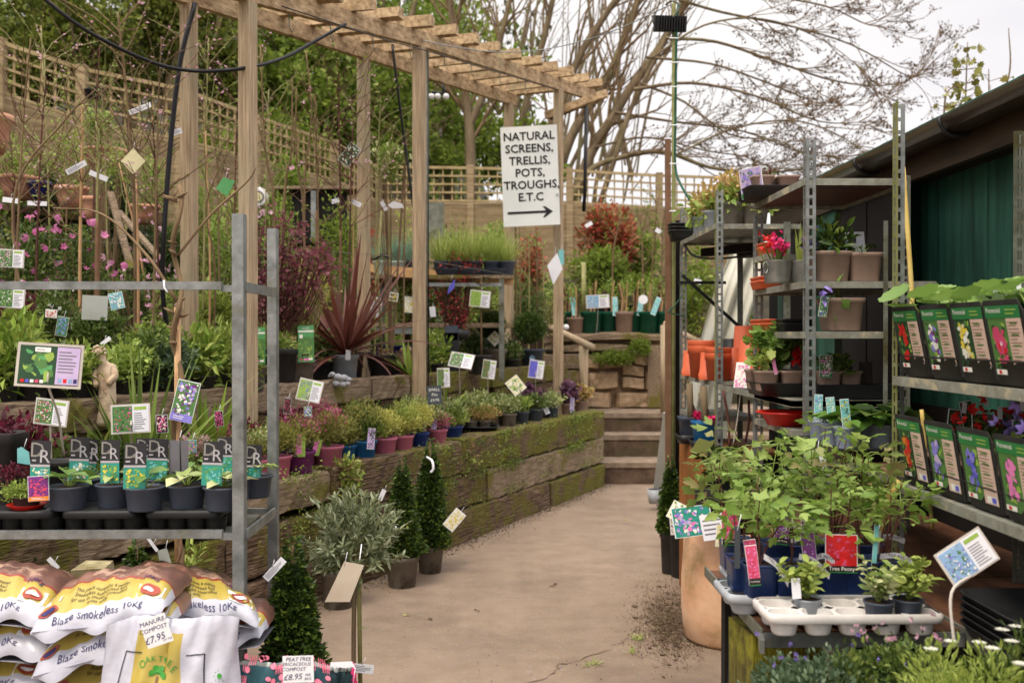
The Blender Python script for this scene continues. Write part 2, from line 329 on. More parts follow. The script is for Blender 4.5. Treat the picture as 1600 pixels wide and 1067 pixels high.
M('potmint', hexc((190, 210, 204)), scale=6, rough=.4)
M('orange', hexc((204, 98, 60)), hexc((176, 78, 46)), scale=5, rough=.5)
M('red', hexc((206, 42, 30)), hexc((170, 32, 24)), scale=5, rough=.35)
M('terra', hexc((216, 178, 146)), hexc((196, 148, 112)), hexc((150, 128, 80)), scale=5, rough=.8, mscale=2.2, moss=(.5, .62), bump=.15)
M('terrapot', hexc((204, 154, 126)), hexc((178, 124, 98)), scale=6, rough=.8)
M('whitetray', hexc((222, 218, 214)), hexc((196, 190, 184)), scale=9, rough=.5)
M('greytray', hexc((176, 180, 186)), hexc((152, 156, 160)), scale=9, rough=.5)
M('zinc', hexc((168, 170, 168)), hexc((130, 130, 126)), scale=12, rough=.35, metal=.6)
M('stone', hexc((178, 152, 124)), hexc((132, 108, 82)), hexc((92, 84, 44)), scale=6, rough=.9, bump=.8, mscale=2.5, moss=(.52, .66))
M('statue', hexc((206, 188, 164)), hexc((168, 140, 112)), hexc((120, 98, 76)), scale=12, rough=.9, bump=.5, mscale=14, moss=(.55, .65))
M('block', hexc((176, 164, 130)), hexc((120, 108, 72)), hexc((96, 92, 44)), scale=12, rough=.9, bump=.5, mscale=8, moss=(.5, .65))
M('grille', hexc((190, 190, 192)), hexc((150, 150, 154)), scale=20, rough=.7)
M('bark', hexc((128, 110, 86)), hexc((92, 76, 56)), hexc((116, 116, 76)), scale=5, stretch=(1, 1, .4), rough=.9, bump=.5, mscale=1.5, moss=(.5, .7))
M('barkgrey', hexc((126, 110, 86)), hexc((86, 72, 54)), hexc((108, 106, 68)), scale=4, stretch=(2, 2, .5), rough=.9, bump=.4, mscale=.8, moss=(.5, .7))
M('twig', hexc((128, 106, 78)), hexc((100, 80, 56)), scale=5, rough=.85)
M('twigred', hexc((96, 56, 48)), hexc((70, 42, 36)), scale=5, rough=.8)
M('cane', hexc((196, 158, 116)), hexc((160, 122, 84)), scale=8, stretch=(3, 3, 1), rough=.6)
M('stake', hexc((128, 96, 72)), hexc((100, 72, 52)), scale=6, rough=.8)
M('canegreen', hexc((150, 146, 96)), hexc((120, 116, 70)), scale=8, rough=.6)
M('stemgreen', hexc((130, 150, 70)), hexc((110, 130, 60)), scale=8, rough=.5)
M('white', hexc((232, 232, 234)), hexc((222, 222, 226)), scale=5, rough=.45)
M('signwhite', hexc((226, 228, 226)), hexc((214, 217, 214)), scale=3, rough=.5)
M('paper', hexc((228, 228, 232)), hexc((214, 214, 222)), scale=4, rough=.5)
M('frameplastic', hexc((198, 190, 180)), hexc((176, 166, 156)), scale=9, rough=.4)
M('ink', (.01, .01, .012), rough=.5)
M('inkblue', hexc((48, 44, 96)), rough=.5)
M('textgrey', hexc((120, 116, 122)), rough=.6)
M('cardgrey', hexc((176, 178, 172)), hexc((160, 162, 154)), scale=5, rough=.6)
M('hosewhite', hexc((226, 222, 190)), hexc((204, 196, 160)), scale=5, rough=.35)
M('yellowcane', hexc((222, 196, 120)), hexc((196, 164, 88)), scale=6, rough=.45)
M('sheet', hexc((226, 226, 214)), hexc((204, 200, 184)), scale=2, stretch=(3, 3, 1), rough=.6)
M('bagwhite', hexc((188, 188, 197)), hexc((170, 170, 184)), scale=3, rough=.3, bump=1, bscale=9, spec=.55)
M('bagyellow', hexc((178, 158, 74)), hexc((160, 140, 62)), scale=3, rough=.32, bump=.3, bscale=14, spec=.5)
M('bagred', hexc((150, 62, 52)), rough=.35, spec=.5)
M('bagbrown', hexc((146, 104, 88)), hexc((96, 70, 64)), hexc((176, 144, 124)), scale=7, rough=.35, mscale=9, moss=(.55, .62), spec=.5)
M('bagteal', hexc((26, 74, 84)), hexc((18, 52, 62)), scale=5, rough=.3, spec=.5)
M('printpink', hexc((226, 124, 148)), rough=.4)
M('printgreen', hexc((60, 142, 50)), rough=.4)
M('printred', hexc((158, 70, 54)), rough=.4)
for n_, c_ in dict(hgreen=(44, 120, 66), pkraft=(212, 184, 168), pred=(208, 34, 36), pmag=(206, 74, 112), ppink=(234, 130, 190), pviol=(140, 130, 214), pblue=(96, 92, 200), ppurp=(122, 50, 130), pwhite=(238, 236, 226),
                   pyel=(226, 204, 70), plime=(150, 180, 80), pgreen=(84, 126, 66), pdkgreen=(38, 72, 44), pteal=(52, 150, 132), paqua=(120, 190, 190), plav=(196, 176, 214), pdark=(40, 30, 30), porange=(220, 130, 40), dblack=(42, 40, 44), dgrey=(140, 136, 130),
                   dsilver=(176, 172, 176), chalk=(62, 68, 74), pcream=(222, 214, 170), pbrown=(120, 80, 60), psky=(140, 172, 206), tgreen=(88, 160, 96)).items():
    M(n_, hexc(c_), tuple(v * .85 for v in hexc(c_)), scale=30, rough=.35, spec=.4)
def lf(name, *cols, **k): return LEAF(name, [hexc(c) for c in cols], **k)
lf('l_mid', (60, 80, 36), (98, 116, 54), (76, 98, 42), (130, 142, 70))
lf('l_dark', (28, 44, 20), (50, 70, 28), (38, 56, 24), (84, 104, 40))
lf('l_box', (34, 52, 22), (66, 90, 34), (46, 66, 26), (84, 108, 42), (56, 76, 28), (132, 150, 60), rough=.35)
lf('l_light', (140, 160, 74), (120, 144, 60), (164, 180, 90), (104, 130, 54))
lf('l_lime', (144, 160, 72), (166, 178, 92), (118, 140, 58))
lf('l_spring', (104, 126, 42), (132, 152, 58), (86, 106, 38), (160, 176, 82), trans=.5)
lf('l_yew', (24, 38, 16), (44, 62, 24), (66, 84, 34), (34, 50, 20), trans=.15)
lf('l_yewl', (70, 84, 34), (108, 120, 46), (140, 146, 62), (84, 98, 38), trans=.35)
lf('l_olive', (138, 146, 110), (110, 120, 84), (160, 166, 132), (92, 104, 66), (176, 180, 150))
lf('l_wine', (96, 34, 52), (70, 26, 38), (128, 44, 66), (58, 30, 30))
lf('l_acer', (132, 76, 84), (104, 56, 64), (160, 96, 104), (86, 50, 54), trans=.4)
lf('l_acerred', (164, 62, 60), (190, 84, 80), (132, 46, 46), trans=.4)
lf('l_aceryel', (188, 170, 100), (168, 152, 80), (150, 150, 76), (196, 178, 122), trans=.4)
lf('l_cordy', (104, 58, 48), (124, 74, 62), (80, 42, 36), (142, 96, 84), rough=.4)
lf('l_sword', (80, 106, 44), (112, 134, 60), (140, 156, 84), (60, 84, 34), rough=.4)
lf('l_fern', (96, 128, 44), (130, 156, 60), (158, 170, 80), (80, 104, 36))
lf('l_fest', (120, 152, 132), (96, 128, 104), (148, 172, 152))
lf('l_grass', (150, 168, 72), (176, 184, 100), (116, 142, 50), (196, 198, 130))
lf('l_vari', (196, 200, 140), (120, 140, 66), (214, 212, 164), (92, 116, 50), (160, 170, 96))
lf('l_heath', (118, 122, 56), (150, 146, 76), (96, 104, 46), (172, 160, 90))
lf('l_heathyel', (184, 182, 92), (204, 200, 116), (150, 156, 70))
lf('l_heathpk', (190, 84, 130), (160, 72, 104), (140, 110, 76), (214, 120, 160))
lf('l_peach', (206, 170, 118), (186, 156, 100), (160, 150, 84))
lf('l_peony', (112, 142, 58), (136, 162, 74), (96, 126, 50), (150, 170, 86), (124, 150, 68), trans=.35)
lf('l_peonyb', (150, 132, 92), (126, 148, 74), (132, 150, 76), (116, 140, 64), trans=.35)
lf('l_holly', (124, 154, 74), (142, 170, 92), (106, 138, 60), trans=.35)
lf('l_hosta', (96, 130, 62), (120, 148, 74), (84, 116, 52), rough=.4)
lf('l_hostav', (196, 200, 140), (130, 156, 76), (110, 140, 64), (210, 208, 156), rough=.4)
lf('l_prim', (86, 122, 44), (104, 140, 54), (70, 104, 36), rough=.45)
lf('l_photinia', (176, 78, 60), (150, 60, 48), (120, 110, 60), (196, 104, 84), (96, 104, 46))
lf('l_dry', (140, 110, 80), (112, 86, 60), (166, 140, 104))
lf('l_purp', (104, 70, 92), (80, 56, 70), (150, 104, 130), (64, 44, 50))
lf('l_aqua', (84, 104, 76), (62, 82, 56), (116, 132, 98))
lf('f_pink', (222, 120, 176), (234, 150, 196), (206, 96, 156), trans=.4)
lf('f_pale', (226, 168, 192), (236, 196, 210), (214, 150, 176), trans=.4)
lf('f_hot', (222, 40, 110), (236, 70, 140), trans=.3)
lf('f_red', (200, 30, 34), (222, 50, 44), trans=.3)
lf('f_white', (236, 236, 226), (222, 220, 204), trans=.3)
lf('f_cream', (206, 214, 150), (224, 226, 176), trans=.3)
lf('f_viol', (130, 110, 190), (160, 140, 214), trans=.3)
lf('bud', (84, 64, 44), (104, 80, 54), (70, 54, 40))
lf('debris', (98, 78, 60), (70, 54, 42), (130, 104, 78), (84, 66, 50), (112, 106, 66))
# ---------------------------------------------------------------- plant growers (all add to a mesh builder)
def rv(n): v = NR.normal(0, 1, (n, 3)); return v / np.linalg.norm(v, axis=1)[:, None]
def bush(mb, c, rad, n, size, m, tpl='dia', wid=.5, lumps=9, lump=.42, up=.5, rise=.5, low=-.3, shell=.55):
    "leafy mass of overlapping lumps"
    c = np.asarray(c, float); rad = np.asarray(rad if np.iterable(rad) else (rad,) * 3, float)
    k = rv(lumps); k[:, 2] = np.maximum(k[:, 2], low); ctr = k * (1 - lump) * NR.uniform(.5, 1, (lumps, 1))
    d = rv(n); i = NR.integers(0, lumps, n); q = ctr[i] + d * lump * (shell + (1 - shell) * NR.random((n, 1)) ** .5) * NR.uniform(.8, 1.15, (n, 1))
    dr = d + np.array((0, 0, rise)) + NR.normal(0, .35, (n, 3))
    mb.leaves(c + q * rad + NR.normal(0, size * .5, (n, 3)), dr, size * NR.uniform(.6, 1.3, n), m, tpl, wid, up)
def conecloud(mb, c, r, h, n, size, m, tpl='dia', pw=1.0, rise=.35):
    z = 1 - np.sqrt(NR.random(n)); a = NR.uniform(0, 6.283, n); z = np.clip(z + NR.normal(0, .01, n), 0, 1)
    prof = (1 - z) ** pw * (1 + .13 * np.sin(a * 2 + z * 9 + c[0] * 9) + .1 * np.sin(a * 5 - z * 23 + c[1] * 7) + .06 * np.sin(a * 11 + z * 40)); prof = np.maximum(prof, .1) * np.minimum(1, .72 + z * 6)
    rr = r * prof * NR.uniform(.72, 1.06, n)
    q = np.stack([rr * np.cos(a), rr * np.sin(a), z * h], 1) + np.asarray(c)
    mb.leaves(q, np.stack([np.cos(a), np.sin(a), np.full(n, rise)], 1) + NR.normal(0, .45, (n, 3)), size * NR.uniform(.7, 1.3, n), m, tpl, .6, .3)
def cone_core(mb, c, r, h, m): mb.lathe(c, [(r * .62, 0), (r * .66, h * .12), (r * .4, h * .5), (r * .12, h * .86), (.001, h * .95)], m, 12)
def stems(mb, c, n, h, spread, r, m, seg=4, az=None, wob=.12, lean=0):
    "n thin stems; returns lists of points"
    out = []
    for i in range(n):
        a = rnd.uniform(0, 6.283) if az is None else az[i]; t = spread * rnd.uniform(.3, 1)
        d = nrm((math.cos(a) * math.sin(t) + lean, math.sin(a) * math.sin(t), math.cos(t))); p = np.asarray(c, float).copy(); l = h * rnd.uniform(.65, 1.05); pts = [p]
        for k in range(seg):
            p = p + d * l / seg; pts.append(p); d = nrm(d + NR.normal(0, wob, 3) + np.array((0, 0, .12)))
        mb.tube(pts, np.linspace(r, r * .4, seg + 1), m, 4, cap=False); out.append(np.array(pts))
    return out
def along(st, n, lo=.2):
    "n points spread on stems -> positions and outward directions"
    pos = []; dr = []
    for i in range(n):
        s_ = st[rnd.randrange(len(st))]; f = rnd.uniform(lo, 1) * (len(s_) - 1.001); k = int(f); p = s_[k] + (s_[k + 1] - s_[k]) * (f - k); pos.append(p)
        a = rnd.uniform(0, 6.283); dr.append((math.cos(a), math.sin(a), rnd.uniform(-.1, .7)))
    return np.array(pos), np.array(dr)
def leafy(mb, c, n, h, spread, nl, size, m, tpl='oval', wid=.5, r=.002, ms='stemgreen', lo=.2, up=.6, droop=0, **k):
    st = stems(mb, c, n, h, spread, r, ms, **k); p, d = along(st, nl, lo); d[:, 2] -= droop
    mb.leaves(p, d, size * NR.uniform(.6, 1.2, len(p)), m, tpl, wid, up)
    return st
def broad(mb, c, n, ls, m, h=.1, spread=1.1, tpl='round', wid=.95, ms='stemgreen', r=.0022, tilt=.35):
    "single big leaves, each on its own stalk"
    for i in range(n):
        a = i * 2.4 + rnd.uniform(-.5, .5); t = spread * math.sqrt((i + .5) / n) * rnd.uniform(.8, 1.1); l = h * rnd.uniform(.75, 1.15)
        d = np.array((math.cos(a) * math.sin(t), math.sin(a) * math.sin(t), math.cos(t))); q = np.asarray(c, float)
        e = q + d * l; mb.tube([q, q + d * l * .5 + np.array((0, 0, .06 * l)), e], (r, r, r * .7), ms, 4, cap=False)
        o = np.array((math.cos(a), math.sin(a), rnd.uniform(-tilt, tilt * .8)))
        mb.leaves([e - nrm(o) * ls * .15], [o], [ls * rnd.uniform(.7, 1.15)], m, tpl, wid, .85)
def branch(mb, pts, r0, r1, m, depth, ntw, ln, tips, droop=.0, n=5, upb=.1, ang=.75, minr=.0):
    "limb along pts with side branches, each branching again"
    pts = np.array(pts); k = len(pts); rr = np.linspace(r0, r1, k); mb.tube(pts, rr, m, n, cap=False)
    if depth == 0: tips.append(pts[-1]); return
    for j in range(ntw):
        f = rnd.uniform(.18, 1) * (k - 1.001); i = int(f); p = pts[i] + (pts[i + 1] - pts[i]) * (f - i); d0 = nrm(pts[i + 1] - pts[i])
        d = nrm(d0 + rv(1)[0] * ang); l = ln * rnd.uniform(.5, 1.15) * (1.1 - .4 * f / k); q = [p]; seg = 4 if depth > 1 else 3
        for s_ in range(seg): q.append(q[-1] + d * l / seg); d = nrm(d + NR.normal(0, .16, 3) + np.array((0, 0, upb - droop)))
        rs = max(minr, rr[i] * .5); branch(mb, q, rs, max(minr, rs * .45), m, depth - 1, ntw, ln * .58, tips, droop, max(3, n - 1), upb, ang, minr)
        tips.extend(q[1:] if depth == 1 else [])
# ---------------------------------------------------------------- cards and labels
def face(yaw=0, pitch=0, roll=0):
    "u, v axes of a card that faces the camera side, turned by yaw (about z), leaned back by pitch, rolled"
    R = Matrix.Rotation(math.radians(yaw), 3, 'Z') @ Matrix.Rotation(math.radians(-pitch), 3, 'X') @ Matrix.Rotation(math.radians(roll), 3, 'Y')
    return np.array(R @ Vector((1, 0, 0))), np.array(R @ Vector((0, 0, 1)))
def blobs(mb, c, u, v, w, h, cols, n, size, off, tpl=None, seed=1):
    r = random.Random(seed); N_ = np.cross(u, v); un = nrm(u); vn = nrm(v)
    for i in range(n):
        s_ = size * r.uniform(.6, 1.2); x = r.uniform(-w / 2 + s_, w / 2 - s_); y = r.uniform(-h / 2 + s_, h / 2 - s_); k = 7; a0 = r.random() * 6
        e = r.uniform(.35, 1); ct = math.cos(a0); st_ = math.sin(a0); V = []
        for j in range(k):
            a = j * 6.283 / k; q = s_ * (1 if j % 2 else .78); X = q * math.cos(a); Y = q * e * math.sin(a)
            V.append(np.asarray(c) + un * (x + X * ct - Y * st_) + vn * (y + X * st_ + Y * ct) + N_ * (off + i * 2e-5))
        mb.raw(V, [tuple(range(k))], cols[i % len(cols)])
def lines(mb, c, u, v, w, h, n, m, off, seed=1, th=.35):
    r = random.Random(seed); un = nrm(u); vn = nrm(v)
    for i in range(n):
        y = h / 2 - (i + .5) * h / n; L_ = w * r.uniform(.55, 1); mb.quad(np.asarray(c) + vn * y - un * (w - L_) / 2, un * L_, vn * h / n * th, m, off)
def plate(mb, c, u, v, w, h, m, th=.0016, shape=0, pts=None):
    "thin card body, optionally a polygon given in unit coordinates"
    un = nrm(u); vn = nrm(v); N_ = np.cross(un, vn)
    pts = pts or [(-.5, -.5), (.5, -.5), (.5, .5), (-.5, .5)]; k = len(pts)
    A = [np.asarray(c) + un * x * w + vn * y * h for x, y in pts]; B = [p - N_ * th for p in A]
    mb.raw(A + B, [tuple(range(k)), tuple(range(2 * k - 1, k - 1, -1))] + [(i, i + k, (i + 1) % k + k, (i + 1) % k) for i in range(k)], m)
def card(mb, c, u, v, w, h, style, cols=('ppink', 'pwhite'), bgc='pgreen', seed=1, title=None):
    "printed plant card; all print is laid on the card's own plane"
    un = nrm(u); vn = nrm(v); c = np.asarray(c, float)
    def at(x, y): return c + un * x * w + vn * y * h
    if style == 'sign':          # picture on the left, text on the right, clear plastic holder
        plate(mb, c, u, v, w * 1.08, h * 1.1, 'frameplastic', .003); mb.quad(c, un * w, vn * h, 'paper', .001)
        mb.quad(at(-.22, 0), un * w * .54, vn * h * .96, bgc, .0016); blobs(mb, at(-.22, 0), u, v, w * .54, h * .96, cols + (bgc,), 120, w * .03, .002, seed=seed)
        mb.quad(at(.27, .38), un * w * .34, vn * h * .12, 'plime', .0016); lines(mb, at(.27, -.1), u, v, w * .34, h * .66, 8, 'textgrey', .0016, seed)
    elif style == 'signdark':
        plate(mb, c, u, v, w * 1.1, h * 1.14, 'frameplastic', .003); mb.quad(c, un * w, vn * h, 'pdkgreen', .001)
        blobs(mb, at(-.18, 0), u, v, w * .62, h * .94, ('pgreen', 'pdkgreen', 'plime', 'tgreen', 'pgreen'), 26, w * .11, .0014, seed=seed)
        mb.quad(at(.31, 0), un * w * .38, vn * h * .96, 'plav', .0026); lines(mb, at(.31, .1), u, v, w * .32, h * .6, 7, 'textgrey', .003, seed)
        mb.quad(at(-.12, .4), un * w * .26, vn * h * .12, 'pwhite', .0026); lines(mb, at(-.12, .4), u, v, w * .2, h * .06, 1, 'textgrey', .003, seed)
        for i, k in enumerate(('psky', 'pred', 'psky', 'inkblue')): mb.quad(at(.2 + i * .085, -.38), un * w * .06, vn * h * .11, k, .003)
        for i, k in enumerate(('pred', 'pblue', 'pwhite', 'pmag', 'pwhite')): mb.quad(at(-.42 + i * .08, -.42), un * w * .06, vn * h * .08, k, .003)
    elif style == 'pack':        # black tray card: green header, photo, kraft text panel
        plate(mb, c, u, v, w * 1.14, h * 1.12, 'blackmat', .002, pts=[(-.5, -.5), (.5, -.5), (.5, .36), (.4, .5), (-.46, .5), (-.5, .46)])
        mb.quad(at(-.21, -.08), un * w * .54, vn * h * .8, bgc, .001); blobs(mb, at(-.21, -.08), u, v, w * .52, h * .78, ('pdkgreen', 'plime', 'pgreen'), 22, w * .07, .0014, seed=seed + 9)
        blobs(mb, at(-.21, -.04), u, v, w * .42, h * .66, cols, 24, w * .085, .002, seed=seed)
        if title == 'one': blobs(mb, at(-.17, -.05), u, v, w * .3, h * .4, ('pmag', 'pred', 'pmag'), 18, w * .17, .0026, seed=seed); blobs(mb, at(-.17, -.03), u, v, w * .1, h * .1, ('ppink', 'pwhite'), 4, w * .05, .003, seed=seed)
        mb.quad(at(0, .4), un * w, vn * h * .17, 'hgreen', .0024); mb.text('Perennial', at(-.24, .42), u, v, h * .1, 'pwhite', .003); lines(mb, at(.28, .4), u, v, w * .36, h * .1, 2, 'plime', .003, seed)
        mb.quad(at(.28, -.09), un * w * .42, vn * h * .8, 'pkraft', .0024); lines(mb, at(.27, .0), u, v, w * .34, h * .56, 12, 'pbrown', .0028, seed, .22)
        for i in range(4): mb.quad(at(.27, .24 - i * .15), un * w * .2, vn * h * .022, 'pgreen', .003)
        mb.quad(at(.31, -.42), un * w * .3, vn * h * .1, 'pwhite', .003); mb.quad(at(.37, -.42), un * w * .13, vn * h * .08, 'pblue', .0033); mb.quad(at(-.3, -.43), un * w * .3, vn * h * .07, 'pwhite', .0036); mb.quad(at(-.34, -.43), un * w * .08, vn * h * .05, 'pred', .004)
    elif style == 'initials':          # black card with two big grey letters over a leafy picture
        plate(mb, c, u, v, w, h, 'dblack', .0012); mb.quad(at(0, -.26), un * w, vn * h * .47, bgc, .0008)
        blobs(mb, at(0, -.27), u, v, w, h * .46, cols, 70, w * .1, .0011, seed=seed); mb.quad(at(0, -.005), un * w, vn * h * .05, 'dsilver', .002)
        mb.text('D', at(-.18, .3), u, v, h * .42, 'dgrey', .0012); mb.text('o', at(-.02, .24), u, v, h * .2, 'dgrey', .0012); mb.text('R', at(.2, .17), u, v, h * .38, 'dsilver', .0014); mb.quad(at(-.32, .1), un * w * .2, vn * h * .035, 'dsilver', .0014)
    elif style == 'acer':
        plate(mb, c, u, v, w, h, 'tgreen', .0012); mb.quad(at(0, -.12), un * w * .94, vn * h * .6, 'pgreen', .0008); blobs(mb, at(0, -.12), u, v, w * .94, h * .6, ('plime', 'pgreen', 'plime'), 60, w * .07, .001, seed=seed)
        mb.quad(at(0, .34), un * w, vn * h * .05, 'pwhite', .001); mb.text('ACER', at(0, .42), u, v, h * .08, 'pwhite', .001); mb.quad(at(-.3, .2), un * w * .2, vn * h * .1, 'pwhite', .0024)
        mb.quad(at(-.05, -.3), un * w * .5, vn * h * .04, 'pdark', .0024); mb.quad(at(-.24, -.35), un * w * .06, vn * h * .1, 'pdark', .0024); blobs(mb, at(-.1, -.43), u, v, w * .7, h * .1, ('pmag', 'ppink'), 6, w * .1, .0024, seed=seed); mb.quad(at(.3, -.42), un * w * .25, vn * h * .06, 'pwhite', .0036)
    elif style == 'photo':
        plate(mb, c, u, v, w, h, 'white', .0012); mb.quad(c, un * w * .95, vn * h * .96, bgc, .0006); blobs(mb, c, u, v, w * .94, h * .95, cols, 90, min(w, h) * .085, .001, seed=seed)
        if title: mb.quad(at(0, -.4), un * w * .95, vn * h * .17, title, .0022); lines(mb, at(0, -.4), u, v, w * .7, h * .1, 2, 'pwhite', .0026, seed)
    elif style == 'text':
        plate(mb, c, u, v, w, h, 'paper', .001); lines(mb, c, u, v, w * .86, h * .7, 4, 'textgrey', .0006, seed)
    elif style == 'plain': plate(mb, c, u, v, w, h, 'paper', .001)
    elif style == 'split':       # dark left half, pink and green right half
        plate(mb, c, u, v, w, h, 'dblack', .0012); mb.quad(at(.27, 0), un * w * .42, vn * h * .98, 'plime', .0006); mb.quad(at(.1, .02), un * w * .34, vn * h * .8, 'ppink', .001); lines(mb, at(-.22, -.22), u, v, w * .4, h * .16, 2, 'pwhite', .0014, seed)
# ---------------------------------------------------------------- containers
def pot_mesh(mb, c, r, h, m, sq=0, n=20, rim=.16, rz=0, taper=.78):
    b = r * taper; e = r * .05
    mb.lathe(c, [(b * .96, 0), (b, .004), (r - e * 1.6, h * (1 - rim)), (r, h * (1 - rim) + .003), (r + e * .6, h - .003), (r + e * .5, h), (r - e, h), (r - e * 1.5, h * .86)], m, n, sq, rz=rz)
def potted(name, label, cat, c, r, h, m, grow, group=None, sq=0, rz=0, taper=.78, soil=True, parts=None, n=20, part='foliage'):
    "a potted plant: pot, soil, foliage and whatever else grow returns"
    t = T(name, label, cat, c, group); b = MB(); pot_mesh(b, c, r, h, m, sq, n, rz=rz, taper=taper); b.build('pot', t)
    top = np.asarray(c, float) + (0, 0, h * .88)
    if soil: b = MB(); b.disc(top, r * .93, 'soil', n, sq, rz); b.build('soil', t)
    f = MB(); ex = grow(f, top, r)
    if f.n: f.build(part, t)
    for nm, q in (ex if isinstance(ex, list) and ex and isinstance(ex[0], tuple) and isinstance(ex[0][0], str) else []):
        if q.n: q.build(nm, t)
    return t
def tag_part(t, c, u, v, w, h, style, name='plant_label', **k): b = MB(); card(b, c, u, v, w, h, style, **k); return b.build(name, t)
def sign_thing(label, c, u, v, w, h, style, foot=None, bendto=None, group='plant signs on stakes', **k):
    "a plant card on a stake pushed into the ground at foot"
    c = np.asarray(c, float); t = T('plant_sign', label, 'plant sign', foot if foot is not None else c, group); b = MB(); card(b, c, u, v, w, h, style, **k); b.build('card', t)
    if foot is not None:
        b = MB(); lo = c - nrm(v) * h * .5 - np.cross(nrm(u), nrm(v)) * .006; b.tube(curve([np.asarray(foot, float), bendto if bendto is not None else (lo + foot) / 2 + (.003, 0, 0), lo, lo + nrm(v) * h * .5]), .0035, 'frameplastic', 6); b.build('stake', t)
    return t
# ================================================================ SETTING
def Wc(X, Y): d = np.array((X, Y)) - WO; return float(d @ AX), float(d @ NX)
def HT(X, Y):
    s, t = Wc(X, Y); a = -.6
    if t > 1.7: a = 1.15 + (min(t, 9) - 1.7) * .39 + max(0, min(t, 16) - 7.2) * .35
    if Y > 12.0: a = max(a, 1.46 + (min(Y, 17.3) - 11.6) * .2 + max(0, Y - 17.3) * .35 * min(1, max(0, (1.5 - X) / 4)))
    return a + .05 * math.sin(X * 2.1) * math.cos(Y * 1.7) * (1 if a > 0 else 0)
b = MB(); b.grid(lambda u, v: ((u - .5) * 300, -60 + v * 330, 0), 12, 12, 'concrete', False); b.build('ground', kind='structure')
b = MB(); b.grid(lambda u, v: (lambda X, Y: (X, Y, HT(X, Y)))(-22 + u * 44, 2 + v * 50), 110, 125, 'bank'); b.build('hillside', kind='structure')
b = MB(); s0, s1 = -6, 3.3
for t0, t1, z in ((.1, .5, .69), (.46, 1.8, 1.165)):
    b.grid(lambda u, v: WL(s0 + u * (s1 - s0 + (0 if z < 1 else .6)), t0 + v * (t1 - t0), z + .012 * math.sin(u * 90) * math.sin(v * 9)), 60, 5, 'soil')
b.build('planting_bed', kind='structure')
# steps up to the landing
b = MB()
def slab(x0, x1, y0, y1, z0, z1, m, bb): bb.box(((x0 + x1) / 2, (y0 + y1) / 2, (z0 + z1) / 2), (x1 - x0, y1 - y0, z1 - z0), m)
st = T('stone_steps', 'three worn concrete steps between the mossy sleeper wall and the shelving', 'steps', (1.4, 10, 0))
for i, (y0, y1, z) in enumerate(((9.97, 10.46, .218), (10.45, 10.83, .446), (10.82, 12.4, .646))):
    b = MB(); x0 = .98 if i < 2 else .5
    b.grid(lambda u, v: (x0 + u * (3.2 - x0), y0 + .006 * math.sin(u * 40), v * (z - .05)), 30, 3, 'stepstone')
    slab(x0, 3.2, y0 - .015, y1, z - .05, z, 'tread', b); slab(x0, 3.2, y0 + .01, y1, 0, z - .052, 'stepstone', b); b.build('step', st)
# ---- sleeper retaining wall
def sleeper(b, s0, s1, z0, z1, t0, t1, m, n=0.012, slope0=0, slope1=0):
    nu = max(8, int((s1 - s0) / .05)); ph = rnd.random() * 50
    def nn(u, k): return n * (math.sin(u * 23 + k * 5 + ph) * .5 + math.sin(u * 61 + k * 9 + ph) * .35 + rnd.uniform(-.35, .35))
    prof = [(t1, z0), (t0 + .006, z0), (t0, z0 + .008), (t0, z0 + (z1 - z0) * .35), (t0, z0 + (z1 - z0) * .7), (t0 + .002, z1 - .01), (t0 + .01, z1), (t1, z1)]; V = []
    for i in range(nu + 1):
        f = i / nu; s_ = s0 + (s1 - s0) * f; dz = slope0 + (slope1 - slope0) * f
        for k, (t, z) in enumerate(prof): V.append(WL(s_, t + nn(s_, k) * (1 if 0 < k < 7 else .2), z + dz + nn(s_, k + 9) * .5 * (1 if k else 0)))
    K = len(prof); F = [(i * K + j, i * K + j + 1, (i + 1) * K + j + 1, (i + 1) * K + j) for i in range(nu) for j in range(K - 1)] + [tuple(range(K)), tuple(range(nu * K + K - 1, nu * K - 1, -1))]
    b.raw(V, F, m)
w = T('retaining_wall', 'long low retaining wall of old mossy railway sleepers beside the path', 'retaining wall', WL(-1, 0, 0))
plan = [(-6, -3.1, .5, .74, 0, 'sleeper_moss'), (-3.08, -1.3, .54, .72, .02, 'sleeper_plain'), (-1.29, .3, .5, .74, .0, 'sleeper'), (.31, 3.36, .49, .75, .0, 'sleeper_moss'),
        (-6, -2.2, .24, .5, .01, 'sleeper_moss'), (-2.19, .72, .245, .5, .01, 'sleeper'), (.73, 3.34, .235, .48, 0, 'sleeper_plain'),
        (-6, -1.6, -.05, .235, 0, 'sleeper'), (-1.59, 1.9, -.05, .235, -.02, 'sleeper'), (1.91, 3.3, -.05, .22, -.03, 'sleeper_moss')]
for s0, s1, z0, z1, t0, m in plan:
    b = MB(); sleeper(b, s0, s1, z0, z1 - .008, t0, t0 + .19, m, .009); b.build('sleeper', w)
b = MB(); sleeper(b, 3.2, 3.36, 0, .7, .2, 1.2, 'sleeper', .01); b.build('end_sleeper', w)
